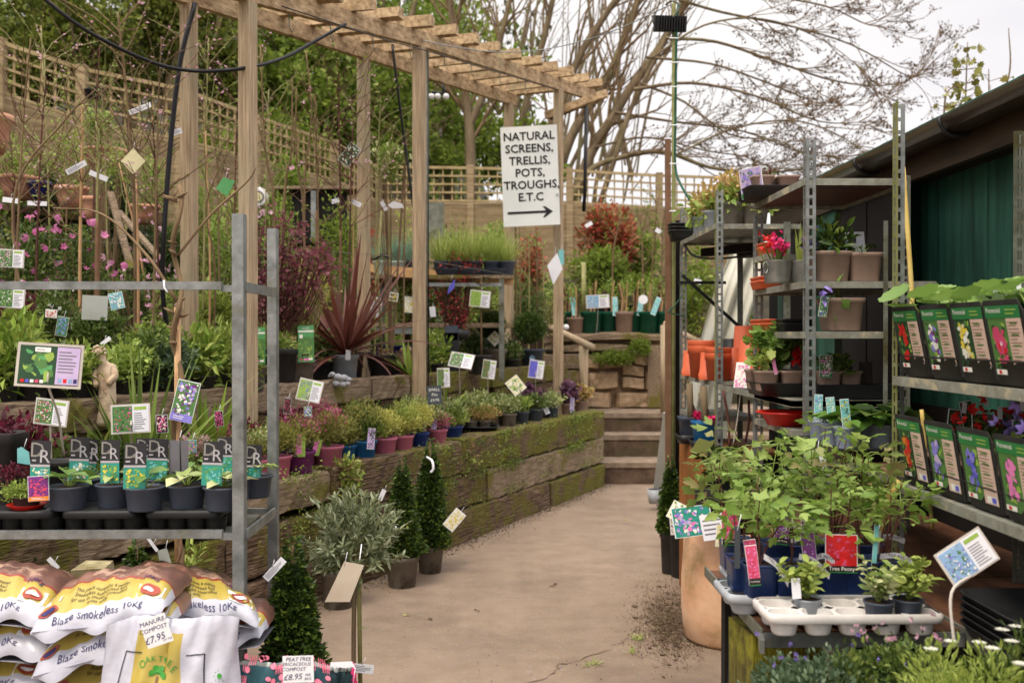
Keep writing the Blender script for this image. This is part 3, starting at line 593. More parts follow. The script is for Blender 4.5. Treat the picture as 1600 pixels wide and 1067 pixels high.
# moss and small ferns growing out of the sleepers, one soft mass
b = MB()
CL = [rnd.uniform(-5, 3.3) for _ in range(12)] + [rnd.uniform(.3, 3.2) for _ in range(9)]
for i in range(300):
    s_ = rnd.gauss(rnd.choice(CL), .1); z = rnd.choice((.74, .74, .47, .5, .62, .3)) + rnd.uniform(-.05, .01); n = 26
    q = np.array([WL(s_ + rnd.gauss(0, .07), -.012 + rnd.uniform(-.01, .012), z + rnd.gauss(0, .025)) for _ in range(n)])
    b.leaves(q, np.array((-NX[0] * -1 * -1, -NX[1], .3)) + NR.normal(0, .6, (n, 3)), NR.uniform(.006, .018, n), rnd.choice(('l_lime', 'l_mid', 'l_fern')), 'dia', .7, .2)
b.build('wall_moss', kind='stuff', label='small moss tufts and weeds sprouting along the sleeper wall', category='moss')
# second tier of timber
w = T('planter_edging', 'upper tier of timber edging holding the second bed of potted shrubs', 'edging', WL(-1, .46, .7))
for s0, s1, m in ((-6, -3.4, 'sleeper_moss'), (-3.38, -1.9, 'sleeper_plain'), (-1.88, -.2, 'sleeper_plain'), (-.18, .32, 'sleeper_plain'), (.34, 1.7, 'sleeper_moss'), (1.72, 3.5, 'sleeper_moss')):
    b = MB(); sleeper(b, s0, s1, 1.04, 1.2, .45, .56, m, .008); b.build('board', w)
    b = MB(); sleeper(b, s0 + .1, s1, .66, 1.035, .465, .56, 'sleeper', .012); b.build('board', w)
# ---- stone wall at the top of the steps
w = T('stone_wall', 'rough stone and timber wall facing the top of the steps with green plants in its joints', 'stone wall', (1.3, 11.5, .64))
Y0 = 11.5; b = MB(); slab(.72, 2.6, Y0 + .13, Y0 + .6, .6, 1.46, 'stone', b); slab(-.2, 2.6, Y0 + .55, Y0 + 1.0, .6, 1.47, 'soil', b); b.build('core', w)
def rock(b, x0, x1, z0, z1, y, m, j=.02):
    nu, nv = 9, 5
    def f(u, v):
        e = min(u, 1 - u, v, 1 - v); d = .03 * (1 - min(1, e * 5)) ** 2 + rnd.uniform(-.007, .007)
        return (x0 + (x1 - x0) * u + rnd.uniform(-.004, .004), y + d + (.16 if e == 0 else 0), z0 + (z1 - z0) * v + .5 * j * math.sin(u * 5 + x0 * 9))
    b.grid(f, nu, nv, m, False)
for (x0, x1, z0, z1) in [(860, 960, 640, 612), (962, 1042, 640, 614), (868, 915, 606, 580), (918, 968, 610, 580), (972, 1008, 608, 590), (1010, 1042, 612, 578), (972, 1008, 588, 572), (868, 940, 577, 552), (943, 990, 577, 548), (993, 1012, 572, 550)]:
    a = P(x0 - 3, z0 + 3, Y0); c = P(x1 + 3, z1 - 4, Y0); b = MB(); rock(b, a[0], c[0], a[2], c[2], Y0, 'stone'); b.build('stone', w)
for (x0, x1, z0, z1) in [(850, 1046, 535, 520), (852, 1000, 552, 537)]:
    a = P(x0, z0, Y0); c = P(x1, z1, Y0); b = MB(); rock(b, a[0], c[0], a[2], c[2], Y0 - .04, 'sleeper_plain', .03); b.build('capping_timber', w)
b = MB(); a = P(1012, 545, Y0); slab(a[0], a[0] + .16, Y0 - .03, Y0 + .1, .66, 1.38, 'sleeper_plain', b); b.build('post', w)
b = MB()
for (x, y, rx, rz, n) in ((965, 560, .36, .1, 1500), (1000, 548, .16, .14, 800), (940, 562, .14, .06, 350), (1000, 510 + 25, .12, .06, 200)):
    c = P(x, y, Y0 - .08); bush(b, c, (rx, .1, rz), n, .03, 'l_spring', lumps=8)
b.build('wall_weeds', loc=P(960, 560, Y0), kind='stuff', label='bright green trailing weeds growing on the face of the stone wall', category='weeds')
b = MB(); a = P(850, 600, 10.9)
for (x0, x1, z0, z1, Y) in ((846, 905, 632, 606, 10.9), (846, 902, 603, 578, 11.0), (842, 912, 575, 553, 11.1)):
    a = P(x0, z0, Y); c = P(x1, z1, Y); slab(a[0], c[0], Y, Y + .3, a[2], c[2] - .01, 'sleeper_plain', b)
b.build('timber_stack', loc=a, **tagd('stack of three short square timbers left of the stone wall', 'timber'))
# log handrails
def rail(label, pts, posts):
    t = T('handrail', label, 'handrail', P(*posts[0])); b = MB(); b.tube([P(*p) for p in pts], .038, 'post', 10); b.build('rail', t)
    for (x, y, Y) in posts:
        for base in (.64,):
            q = P(x, y, Y); b = MB(); b.tube([(q[0], q[1], base), (q[0], q[1], q[2])], .05, 'post', 10); b.build('post', t)
rail('round log handrail sloping down beside the sign post at the left of the steps', [(848, 505, 11.6), (926, 543, 10.4)], [(912, 540, 10.6)])
rail('short round log handrail at the right of the steps', [(1036, 506, 10.9), (1092, 535, 10.8)], [(1039, 508, 10.9)])
# ================================================================ FENCES
def fence(label, loc, pts, step=.14, pan=1.1):
    "pts = [(px, trellis top, panel top, Y)]"
    t = T('garden_fence', label, 'fence', loc)
    for i in range(len(pts) - 1):
        (xa, ta, pa, Ya), (xb, tb, pb, Yb) = pts[i], pts[i + 1]; A, B = P(xa, pa, Ya), P(xb, pb, Yb); At, Bt = P(xa, ta, Ya), P(xb, tb, Yb)
        n = 7; b = MB(); d = nrm((B - A) * (1, 1, 0)); per = np.array((d[1], -d[0], 0)); per = per if per[1] < 0 else -per
        for k in range(n):
            z = -pan + (k + .5) * pan / n; b.bar(A + (0, 0, z) + per * .012 * (k % 2) * 0 + per * .01, B + (0, 0, z) + per * .01, .02, pan / n * 1.12, 'fence', up=nrm(per * .16 + np.array((0, 0, 1))))
        b.bar(A + (0, 0, .0), B, .07, .04, 'fence'); b.bar(A + (0, 0, -pan - .12), B + (0, 0, -pan - .12), .04, .22, 'fence')
        m_ = max(1, int(np.linalg.norm(B - A) / .9))
        for k in range(1, m_): q = A + (B - A) * k / m_ + per * .035; b.bar(q + (0, 0, -pan), q, .05, .03, 'fence', up=(1, 0, 0))
        b.build('panel', t)
        b = MB(); L_ = np.linalg.norm(B - A); nv = max(2, int(L_ / step))
        for k in range(nv + 1):
            f = k / nv; b.bar(A + (B - A) * f + (0, 0, .02), At + (Bt - At) * f, .022, .022, 'trellis', up=(1, 0, 0))
        nh = max(3, int((At[2] - A[2]) / step))
        for k in range(nh + 1):
            f = (k + .3) / (nh + .3); b.bar(A + (At - A) * f + per * .023, B + (Bt - B) * f + per * .023, .022, .03 if k < nh else .045, 'trellis')
        b.build('trellis_top', t)
        b = MB(); b.bar(A + (0, 0, -pan - .5), At + (0, 0, .05), .11, .11, 'fence', up=(1, 0, 0)); b.build('fence_post', t)
fence('brown boarded fence with square trellis top, stepping down the slope behind the left plants', P(200, 280, 12), [(-120, 28, 113, 10.7), (0, 67, 150, 11.2), (128, 109, 194, 11.6), (281, 140, 225, 12.2), (400, 184, 254, 13.5), (524, 225, 287, 15.3), (588, 262, 318, 16.6)])
fence('level boarded fence with square trellis top, across the back behind the big sign', P(800, 400, 16.7), [(592, 261, 318, 16.7), (735, 263, 318, 16.7), (890, 267, 320, 16.7), (1030, 275, 328, 16.7), (1180, 280, 334, 16.8)])
# ================================================================ PERGOLA
pg = T('pergola', 'weathered timber pergola with two beams and slatted top running along the raised beds', 'pergola', WL(0, .4, 1.1))
FR = [(387, 5.6), (655, 7.31), (872.5, 9.5)]; RE = [(295, 6.0), (568, 7.7), (795, 9.9)]
FB = [(387, 4, 5.6), (655, 73, 7.31), (872, 141, 9.5)]; RB = [(295, 8, 6.0), (568, 92, 7.7), (795, 163, 9.9)]
for (x, Y), (_, yb, _) in zip(FR + RE, FB + RB):
    top = P(x, yb, Y); base = np.array((top[0], top[1], .7 if (x, Y) in FR else 1.1)); b = MB(); b.bar(base, top + (0, 0, -.003), .074, .074, 'post', up=(AX[0], AX[1], 0)); b.build('post', pg)
def ext(L_, a, c):
    p = [P(*q) for q in L_]; return [p[0] + (p[0] - p[1]) * a] + p + [p[-1] + (p[-1] - p[-2]) * c]
fb = [q + (0, 0, .055) for q in ext(FB, .9, .36)]; rb = [q + (0, 0, .055) for q in ext(RB, .9, .06)]
for L_ in (fb, rb):
    for i in range(len(L_) - 1): b = MB(); b.bar(L_[i], L_[i + 1] - nrm(L_[i + 1] - L_[i]) * .004, .05, .11, 'slat'); b.build('beam', pg)
def onl(L_, f):
    d = [0]; 
    for i in range(len(L_) - 1): d.append(d[-1] + np.linalg.norm(L_[i + 1] - L_[i]))
    s_ = f * d[-1]
    for i in range(len(L_) - 1):
        if s_ <= d[i + 1] + 1e-9: return L_[i] + (L_[i + 1] - L_[i]) * (s_ - d[i]) / (d[i + 1] - d[i])
NS = 19
for i in range(NS):
    f = (i + .4) / (NS - .4); a = onl(rb, min(1, f * 1.03)); c = onl(fb, min(1, f * .985)) ; d = nrm(c - a); j = rnd.uniform(-.02, .02)
    b = MB(); b.bar(a - d * (.1 + rnd.uniform(0, .06)) + (0, j, .094), c + d * (.14 + rnd.uniform(0, .06)) + (0, -j, .094), .07, .075, 'slat', jit=.004); b.build('slat', pg)
for i, f in enumerate((.30, .36, .43, .5, .57, .63, .7, .77, .84, .93)):
    b = MB(); a = onl(fb, f) + (0, -.03, -.05); b.tube([a + (0, 0, .06), a, a + (.004, 0, -.1), a + (.02, 0, -.125), a + (.03, 0, -.105)], .0035, 'galvdull', 5); b.build('hook', pg)
b = MB(); a = P(872, 150, 9.5); e = a + (-.02, 0, 0); b.bar(P(853, 181, 9.7), P(948, 146, 9.3), .05, .07, 'slat'); b.build('slat', pg)
# black downpipe behind pergola end
b = MB(); b.tube([P(916, 168, 9.6), P(914, 300, 9.6), P(912, 330, 9.7)], .018, 'cable', 8); b.tube([P(860, 186, 9.7), P(905, 168, 9.6), P(917, 166, 9.6)], .016, 'cable', 8); b.build('pipe', loc=P(915, 300, 9.6), **tagd('slim black pipe hanging from the far end of the pergola', 'pipe'))
# cables
for lab, pts, r, m in (('black cable drooping in a long arc across the pergola at the upper left', [(40, -25, 5.2), (130, 45, 5.3), (230, 95, 5.5), (300, 111, 5.6), (375, 108, 5.55), (440, 92, 5.8), (490, 66, 6), (540, 38, 6.1)], .011, 'cable'),
                       ('thick black strap running down the near rear pergola post', [(305, 5, 5.85), (283, 90, 5.8), (270, 190, 5.8), (262, 280, 5.8), (256, 370, 5.8), (254, 450, 5.85), (262, 520, 5.9), (268, 560, 6)], .0145, 'cable'),
                       ('black cable slanting down behind the middle front pergola post', [(613, 70, 7.6), (620, 130, 7.6), (632, 220, 7.7), (643, 300, 7.7), (648, 345, 7.8)], .011, 'cable'),
                       ('thin pale overhead wire from the pergola to the floodlight pole', [(655, 62, 7.3), (700, 72, 7.3), (780, 82, 7.6), (860, 76, 7.8), (950, 52, 7.2), (1052, 6, 6.6)], .004, 'galv'),
                       ('thin wire stretched along the upper bed of plants', [(0, 368, 6.4), (150, 378, 6.4), (300, 386, 6.6), (480, 392, 7), (640, 404, 7.3), (800, 430, 8.6)], .0018, 'galvdull'),
                       ('dark wire running under the front pergola beam', [(440, 10, 5.8), (520, 36, 6.2), (600, 62, 6.7), (660, 78, 7.2), (760, 108, 8), (870, 140, 9.3)], .004, 'cable')):
    b = MB(); b.tube(curve([P(*p) for p in pts], 5), r, m, 6); b.build('cable', loc=P(*pts[0]), **tagd(lab, 'cable'))
b = MB(); b.tube([P(667, 80, 7.26), P(667, 612, 7.26)], .006, 'galvdull', 6); b.tube([P(669, 80, 7.25), P(669.5, 612, 7.25)], .005, 'cable', 6); b.build('cable', loc=P(668, 300, 7.26), **tagd('straight grey conduit clipped down the middle front pergola post', 'cable'))
# floodlights on the pergola
def flood(label, x, y, Y, w_, h_, yaw=0, pitch=30):
    t = T('floodlight', label, 'floodlight', P(x, y, Y)); u, v = face(yaw, pitch); n_ = np.cross(u, v); c = P(x, y, Y); b = MB()
    b.box(c, (w_, .05, h_), 'black', np.stack([u, -n_, v], 1)); b.build('housing', t)
    b = MB()
    for k in range(11): b.box(c + u * (k - 5) * w_ / 12 + n_ * .04, (.007, .04, h_ * .92), 'black', np.stack([u, -n_, v], 1))
    b.build('cooling_fins', t)
    b = MB(); b.tube([c - u * w_ * .5, c - u * w_ * .5 + (0, .1, .08), c + u * w_ * .5 + (0, .1, .08), c + u * w_ * .5], .008, 'black', 6); b.build('bracket', t); return t
flood('black floodlight with cooling fins at the top of the tall pole', 1047, 38, 6.5, .21, .1, 3, -12)
flood('small square floodlight on the fence post at the upper left', 148, 146, 11.3, .2, .13, -20, -20)
t = T('security_camera', 'white triple lamp sensor mounted under the pergola beam', 'camera', P(690, 150, 7.9))
for x in (674, 684, 697):
    b = MB(); c = P(x, 151, 7.9); b.lathe(c - (0, 0, .025), [(.001, 0), (.018, .006), (.026, .025), (.018, .044), (.001, .05)], 'white', 12, capb=False); b.build('lens', t)
b = MB(); b.tube([P(674, 145, 7.95), P(690, 146, 7.95), P(700, 150, 7.95)], .012, 'black', 6); b.tube([P(692, 132, 7.95), P(694, 148, 7.95)], .014, 'black', 6); b.build('bracket', t)
# pole with cables, timber post
t = T('lamp_pole', 'tall metal pole strapped with green and grey cables rising above the shelving', 'pole', P(1052, 880, 6.5))
b = MB(); b.tube([G(1052, 882), P(1053, 6, 6.5)], .013, 'galvmoss', 8); b.build('pole', t)
b = MB(); b.tube(curve([P(1060, 5, 6.48), P(1057, 60, 6.47), P(1055.5, 180, 6.47), P(1055, 255, 6.47), P(1062, 285, 6.4), P(1080, 316, 6.3)]), .008, 'potgreen', 6)
b.tube(curve([P(1040, 8, 6.48), P(1050, 2, 6.45), P(1062, 10, 6.45), P(1050, 30, 6.46)]), .006, 'galvdull', 6); b.build('cable', t)
for y in (60, 98, 136, 196, 256, 330): b = MB(); b.tube([P(1046, y, 6.44), P(1061, y, 6.44)], .004, 'white', 5); b.build('cable_tie', t)
t = T('timber_post', 'tall thin timber post with a black batten at the end of the shelving', 'post', G(1044, 880))
b = MB(); b.bar(G(1044, 880), P(1043.5, 218, 6.52), .035, .035, 'stake', up=(0, 1, 0)); b.build('post', t)
b = MB(); q = P(1053, 345, 6.6); b.bar((q[0] + .012, 6.6, 0), q + (.012, 0, 0), .055, .04, 'sheddark', up=(0, 1, 0)); b.build('batten', t)
# ================================================================ SHED
sh = T('shed', 'dark green timber shed with brown gutter behind the shelving', 'shed', (2.4, 4, 0))
XW = 1.86; b = MB()
for k in range(26):
    y0 = .6 + k * .21; b.box((XW + .01, y0 + .104, 1.22), (.02 + .004 * (k % 2), .206, 2.4), 'shedgreen')
b.build('wall', sh)
b = MB(); b.box((XW + .9, 6.07, 1.2), (1.76, .03, 2.4), 'shedgreen'); b.build('end_wall', sh)
b = MB(); [b.box((1.74 + .005 * (k % 2), 4.32 + k * .21, 1.08), (.03, .206, 2.12), 'shedgreen' if k in (4, 5, 8) else 'sheddark') for k in range(10)]; b.build('inner_wall', sh)  # near-black boards paint in the shade behind the bays, a few left green
b = MB(); b.box((XW - .002, 3.3, .6), (.012, 5.4, 1.2), 'sheddark'); b.build('wall_shade', sh)  # dark sheet over the green boards, painting in the shade below the shelf
b = MB(); b.box((1.72, 3.3, 2.2), (.03, 5.8, .13), 'fascia'); b.box((1.79, 3.3, 2.16), (.13, 5.8, .015), 'sheddark'); b.build('fascia', sh)
b = MB()
z0 = 2.20
b.raw([(1.68, .2, 2.265), (1.68, 6.3, 2.265), (4.6, 6.3, 2.85), (4.6, .2, 2.85), (1.68, .2, 2.285), (1.68, 6.3, 2.285), (4.6, 6.3, 2.91), (4.6, .2, 2.91)], [(0, 1, 2, 3), (7, 6, 5, 4), (0, 4, 5, 1), (1, 5, 6, 2), (2, 6, 7, 3), (3, 7, 4, 0)], 'fascia'); b.build('roof', sh)
b = MB(); a_ = np.linspace(math.pi * .02, math.pi * 1.0, 9); V = []
for y in (.3, 4.95):
    for r_ in (.062, .056): V += [(1.65 - r_ * math.cos(q), y, 2.285 - r_ * math.sin(q) * 1.1) for q in a_]
F = [(i, i + 1, 19 + i, 18 + i) for i in range(8)] + [(9 + i, 27 + i, 28 + i, 10 + i) for i in range(8)] + [(0, 18, 27, 9), (8, 17, 35, 26)] + [(18 + i, 19 + i, 28 + i, 27 + i) for i in range(8)]
b.raw(V, F, 'gutter', True); b.build('gutter', sh)
for y in (2.7, 3.55, 4.4):
    b = MB(); b.tube([(1.65 - .07 * math.cos(q), y, 2.285 - .075 * math.sin(q)) for q in a_] , .008, 'black', 6); b.build('gutter_bracket', sh)
for y in (1.6,): 
    b = MB(); b.bar((1.9, y, .0), (1.9, y, 1.9), .06, .05, 'galvmoss', up=(0, 1, 0)); b.build('downpipe', sh)
b = MB(); b.box((XW - .012, 2.95, 1.75), (.012, .012, 1.3), 'galvdull'); b.box((XW - .012, 2.45, 1.75), (.012, .01, 1.3), 'galvdull'); b.build('seam', sh)
# dark back of the lean-to beyond the wall
t = T('lean_to', 'dark open lean-to roof at the far end of the shed above the pot shelves', 'lean-to', (1.7, 5, 0))
b = MB(); b.bar((1.5, 6.2, 2.0), (1.9, 6.2, 2.03), .05, .05, 'fascia'); b.bar(P(1190, 385, 5.9), P(1100, 395, 6.3), .06, .05, 'sheddark'); b.build('rafter', t)
# ================================================================ SLOTTED STEEL SHELVING (right)
def angle(b, x, y, z0, z1, dx, dy, m='galv', w_=.036, pitch=.038, simple=False, m2=None):
    "L section post at (x, y): flanges along dx (x sign) and dy (y sign), with slots"
    th = .0022
    if simple:
        b.box((x + dx * w_ / 2, y, (z0 + z1) / 2), (w_, th, z1 - z0), m); b.box((x, y + dy * (w_ / 2 + .002), (z0 + z1) / 2), (th, w_ - .004, z1 - z0), m2 or m); return
    n = int((z1 - z0) / pitch); ux = .30 * w_; ue = .66 * w_
    for ax, sg, mm in ((0, dx, m), (1, dy, m2 or m)):
        def add(u0, u1, za, zb):
            if ax == 0: b.box((x + sg * (u0 + u1) / 2, y, (za + zb) / 2), (u1 - u0, th, zb - za), mm)
            else: b.box((x, y + sg * (u0 + u1) / 2 + sg * .0012, (za + zb) / 2), (th, u1 - u0, zb - za), mm)
        add(0 if ax == 0 else .0012, ux, z0, z1); add(ue, w_, z0, z1)
        for k in range(n + 1): add(ux, ue, z0 + k * pitch - .0001, z0 + k * pitch + pitch * .3)
rk = T('shelf_rack', 'galvanised slotted steel shelving against the green shed wall', 'shelving', (1.4, 3.7, 0))
XF, XB = 1.165, 1.56
for (Y, z1) in ((2.92, 2.18), (3.74, 2.235), (4.48, 2.04), (5.28, 2.27), (6.3, 2.30)):
    b = MB(); angle(b, XF, Y, 0, z1, 1, 1 if Y > 3 else -1, 'galv', m2='galvmoss' if Y in (2.92, 5.28) else 'galv'); b.build('upright', rk)
    b = MB(); angle(b, XB, Y, 0, min(z1, 2.1), -1, 1, 'galvdull', simple=Y > 4, ); b.build('upright', rk)
b = MB(); angle(b, 1.185, 3.80, 0, 2.19, 1, 1, 'galvdull'); b.build('upright', rk)
b = MB(); angle(b, 1.475, 3.74, 0, 1.93, -1, 1, 'galvdull', w_=.017, simple=True); b.build('upright', rk)
for Y in (1.8,): b = MB(); angle(b, XB + .1, Y, 0, 2.1, -1, 1, 'galvdull', simple=True); b.build('upright', rk)
def shelf(x0, x1, y0, y1, z, top='shelfedge', under='plydark', lip=.026, edge='shelfedge'):
    b = MB(); b.box(((x0 + x1) / 2, (y0 + y1) / 2, z - .006), (x1 - x0 - .008, y1 - y0 - .008, .01), under)
    b.box((x0, (y0 + y1) / 2, z - lip / 2), (.004, y1 - y0, lip), edge); b.box((x1, (y0 + y1) / 2, z - lip / 2), (.004, y1 - y0, lip), edge)
    b.box(((x0 + x1) / 2, y0, z - lip / 2), (x1 - x0 - .005, .004, lip), edge); b.box(((x0 + x1) / 2, y1, z - lip / 2), (x1 - x0 - .005, .004, lip), edge); b.build('shelf', rk)
E_ = 1.16
shelf(E_, 1.7, 1.7, 2.9, 1.379, under='shelfedge'); shelf(E_, 1.7, 1.7, 2.9, 1.072, under='shelfedge'); shelf(E_, 1.58, 2.98, 3.72, 1.083, under='ply')
shelf(E_, 1.56, 3.745, 4.47, 2.09); shelf(E_, 1.66, 3.745, 4.47, 1.702, under='shelfedge'); shelf(E_, 1.47, 3.745, 4.47, 1.512, under='shelfedge'); shelf(E_, 1.56, 3.9, 4.47, 1.243, under='shelfedge')
shelf(E_, 1.56, 4.3, 4.47, 1.85, under='shelfedge'); shelf(E_, 1.56, 3.9, 4.47, 1.125, under='shelfedge'); shelf(E_, 1.62, 3.9, 5.2, 1.24, under='blackmat')
shelf(E_, 1.62, 5.29, 6.28, 2.09, under='galvdull'); shelf(E_, 1.56, 5.29, 6.28, 1.25, under='galvdull'); shelf(E_, 1.5, 5.7, 6.28, 1.03, under='galvdull')
b = MB(); b.box((1.30, 6.3, 1.83), (.3, .02, .018), 'black'); b.bar(P(1066, 430, 6.3), P(1160, 515, 6.3), .015, .02, 'black'); b.build('brace', rk)
# plywood bench
t = T('plywood_bench', 'low brown plywood bench top under the slotted shelving', 'bench', (1.3, 3.4, 0))
for (x0, x1, y0, y1) in ((1.17, 1.74, 3.0, 4.6), (1.17, 1.74, 1.7, 2.985)):
    b = MB(); slab(x0, x1, y0, y1, .748, .766, 'ply', b); b.box((x0 - .004, (y0 + y1) / 2, .752), (.005, y1 - y0, .034), 'shelfedge'); b.build('board', t)
t = T('display_table', 'low brown metal edged table holding the trays of peonies', 'table', (.9, 2.8, 0))
b = MB(); slab(.665, 1.155, 2.46, 3.1, .748, .764, 'ply', b); b.build('table_top', t)
b = MB(); b.bar((.655, 2.45, .757), (.655, 3.12, .757), .006, .03, 'galvdull'); b.bar((.645, 2.41, .74), (.655, 2.46, .745), .012, .034, 'galv'); b.bar((.66, 2.45, .745), (1.16, 2.45, .745), .006, .036, 'galv'); b.build('metal_edge', t)
for x, y in ((.72, 3.05), (1.12, 3.05), (1.12, 2.5)): b = MB(); b.bar((x, y, 0), (x, y, .747), .05, .05, 'sheddark', up=(0, 1, 0)); b.build('leg', t)
b = MB(); q = P(1180, 940, 2.62)
b.box((.745, 2.66, .36), (.19, .19, .72), 'mossblock', .12, jit=.004); b.build('timber_block', loc=(.745, 2.66, 0), **tagd('upright mossy green timber block under the corner of the peony table', 'timber block'))
b = MB(); b.bar((.66, 2.9, 0), (.69, 2.86, .7), .012, .06, 'sheddark', up=(0, 1, 0)); b.build('board', loc=(.66, 2.9, 0), **tagd('thin black board leaning behind the mossy timber block', 'board'))
# ================================================================ LEFT RACK
lr = T('plant_rack', 'galvanised metal rack at the left holding trays of potted hostas', 'rack', (-1.3, 3.2, 0))
ga = lambda a, c, w_, h_, nm='rail', up=(0, 0, 1): (lambda b: (b.bar(a, c, w_, h_, 'galv', up=up), b.build(nm, lr)))(MB())
def hollow(x, y, z1, w_, nm='upright'):
    b = MB(); b.box((x, y, z1 / 2), (w_, .003, z1), 'galv'); b.box((x + w_ / 2, y + .018, z1 / 2), (.003, .034, z1), 'galv'); b.box((x - w_ / 2 + .002, y + .006, z1 / 2), (.003, .009, z1), 'galvdull'); b.build(nm, lr)
hollow(-.779, 3.0, 1.863, .034); hollow(-.772, 3.42, 1.863, .031); hollow(-2.1, 3.0, 1.863, .034); hollow(-2.1, 3.42, 1.863, .034)
for z in (1.647, .902):
    ga((-2.1, 3.0, z), (-.825, 3.0, z), .02, .024); ga((-.83, 3.005, z - .008), (-.79, 3.005, z - .008), .012, .02, 'bracket')
    ga((-2.1, 3.42, z - .006), (-.79, 3.42, z - .006), .012, .02) if z < 1 else None
    ga((-.757, 3.02, z - .004), (-.757, 3.40, z - .004), .008, .03)
b = MB(); b.box((-1.45, 3.2, .888), (1.3, .36, .006), 'galvdull'); b.build('shelf', lr)
b = MB(); b.tube([P(256, 438, 2.99), P(257, 450, 2.985), P(262, 457, 2.98)], .003, 'white', 5); b.build('cable_tie', lr)
# ================================================================ WOODLAND BEHIND THE FENCE
def tree(name, label, cat, x, y, Y, base_z, tr, crowns, leaf, group, lsz=.09, den=1.0, bark='bark', limbs=(), tpl='dia', up=.5):
    "trunk along pixel pts, crown lumps [(px, py, radius m, n)]"
    pts = [P(*q) for q in tr]; t = T(name, label, cat, (pts[0][0], pts[0][1], base_z), group)
    b = MB(); b.tube(curve([(pts[0][0], pts[0][1], base_z)] + pts, 4), np.linspace(.16, .05, 4 * len(pts) + 1), bark, 8)
    for (q, r) in limbs: b.tube(curve([P(*k) for k in q], 4), np.linspace(r, r * .35, 4 * (len(q) - 1) + 1), bark, 7)
    tw = []
    b.build('trunk', t)
    f = MB(); w = MB()
    for (px, py, rad, n, Yc) in crowns:
        c = P(px, py, Yc); bush(f, c, (rad, rad * .8, rad * .85), int(n * den), lsz, leaf, tpl, .75, lumps=13, lump=.34, up=up, rise=.1, low=-1, shell=.35)
        for k in range(5):
            d = rv(1)[0]; q = [c - (0, 0, rad * .6), c + d * rad * .4, c + d * rad * .95]; w.tube(curve(q, 3), np.linspace(.03, .006, 7), bark, 4, cap=False)
    f.build('crown', t); w.build('branches', t); return t
G1 = 'woodland trees behind the fence'
tree('yew_tree', 'dark evergreen filling the top left corner behind the trellis fence', 'tree', 0, 0, 0, 3.6, [(60, 60, 14.5), (66, -60, 14.5)], [(20, 90, 1.5, 5200, 14.6), (60, 10, 1.7, 5200, 14.8), (120, 70, 1.1, 3000, 14.4), (-60, 40, 1.3, 2500, 14.6)], 'l_yewl', G1, .085)
tree('yew_tree', 'dark evergreen with reddish trunks behind the near rear pergola post', 'tree', 0, 0, 0, 3.8, [(205, 160, 15.5), (215, 20, 15.5), (230, -60, 15.6)], [(190, 10, 1.4, 4200, 15.4), (250, 80, 1.2, 3600, 15.6), (170, 90, .9, 2200, 15.2), (320, 40, 1.3, 4200, 16)], 'l_yewl', G1, .085, limbs=[([(262, 180, 15.4), (280, 90, 15.4), (310, -20, 15.4)], .14), ([(300, 200, 15.8), (330, 100, 15.8), (350, -10, 15.8)], .1)])
tree('yew_tree', 'very dark round evergreen right of the near front pergola post', 'tree', 0, 0, 0, 3.6, [(345, 120, 16.5), (350, 20, 16.5)], [(345, 125, .9, 3600, 16), (330, 70, 1.0, 2600, 16.4)], 'l_yewl', G1, .085)
tree('maple_tree', 'bright spring green tree between the two near front pergola posts', 'tree', 0, 0, 0, 4, [(470, 200, 17.5), (480, 60, 17.5), (500, -60, 17.6)], [(440, 150, 1.3, 3000, 17), (500, 190, 1.2, 2600, 17.2), (470, 90, 1.5, 3400, 17.8), (540, 110, 1.3, 2600, 17.6), (430, 20, 1.5, 2400, 18)], 'l_spring', G1, .11, limbs=[([(420, 180, 17), (455, 140, 17.3), (530, 20, 17.6)], .06)])
tree('maple_tree', 'spring green tree behind the middle of the pergola', 'tree', 0, 0, 0, 4, [(590, 200, 19), (600, 60, 19), (590, -60, 19)], [(600, 130, 1.5, 2800, 18.6), (620, 210, 1.3, 2600, 18), (560, 30, 1.5, 2400, 19), (650, 60, 1.4, 2000, 19.5)], 'l_spring', G1, .11, limbs=[([(540, 220, 18.6), (548, 120, 18.6), (552, -20, 18.6)], .15), ([(612, 220, 18.8), (625, 100, 18.8), (655, -20, 18.8)], .13)])
tree('maple_tree', 'thin spring green tree beside the forked trunk, above the back fence', 'tree', 0, 0, 0, 3.4, [(700, 240, 20), (695, 100, 20), (680, -40, 20)], [(700, 200, 1.2, 1500, 19), (760, 230, 1.0, 1200, 19), (700, 90, 1.5, 1300, 20), (780, 120, 1.3, 700, 20.5), (820, 220, .9, 500, 19.5)], 'l_spring', G1, .11)
# low shrubs in front of and behind the fence line
f = MB()
for (px, py, r, n, Y) in [(430, 240, 1.0, 2600, 16), (480, 260, .9, 2200, 16.4), (350, 250, .8, 1500, 15), (560, 240, .9, 1800, 17.5), (640, 250, .8, 1500, 18), (700, 262, .6, 900, 18), (850, 270, .5, 500, 18)]:
    bush(f, P(px, py, Y), (r, r * .8, r * .7), n, .1, 'l_spring', lumps=10, lump=.35)
f.build('undergrowth', kind='stuff', label='bright green undergrowth along the back of the fence', category='undergrowth')
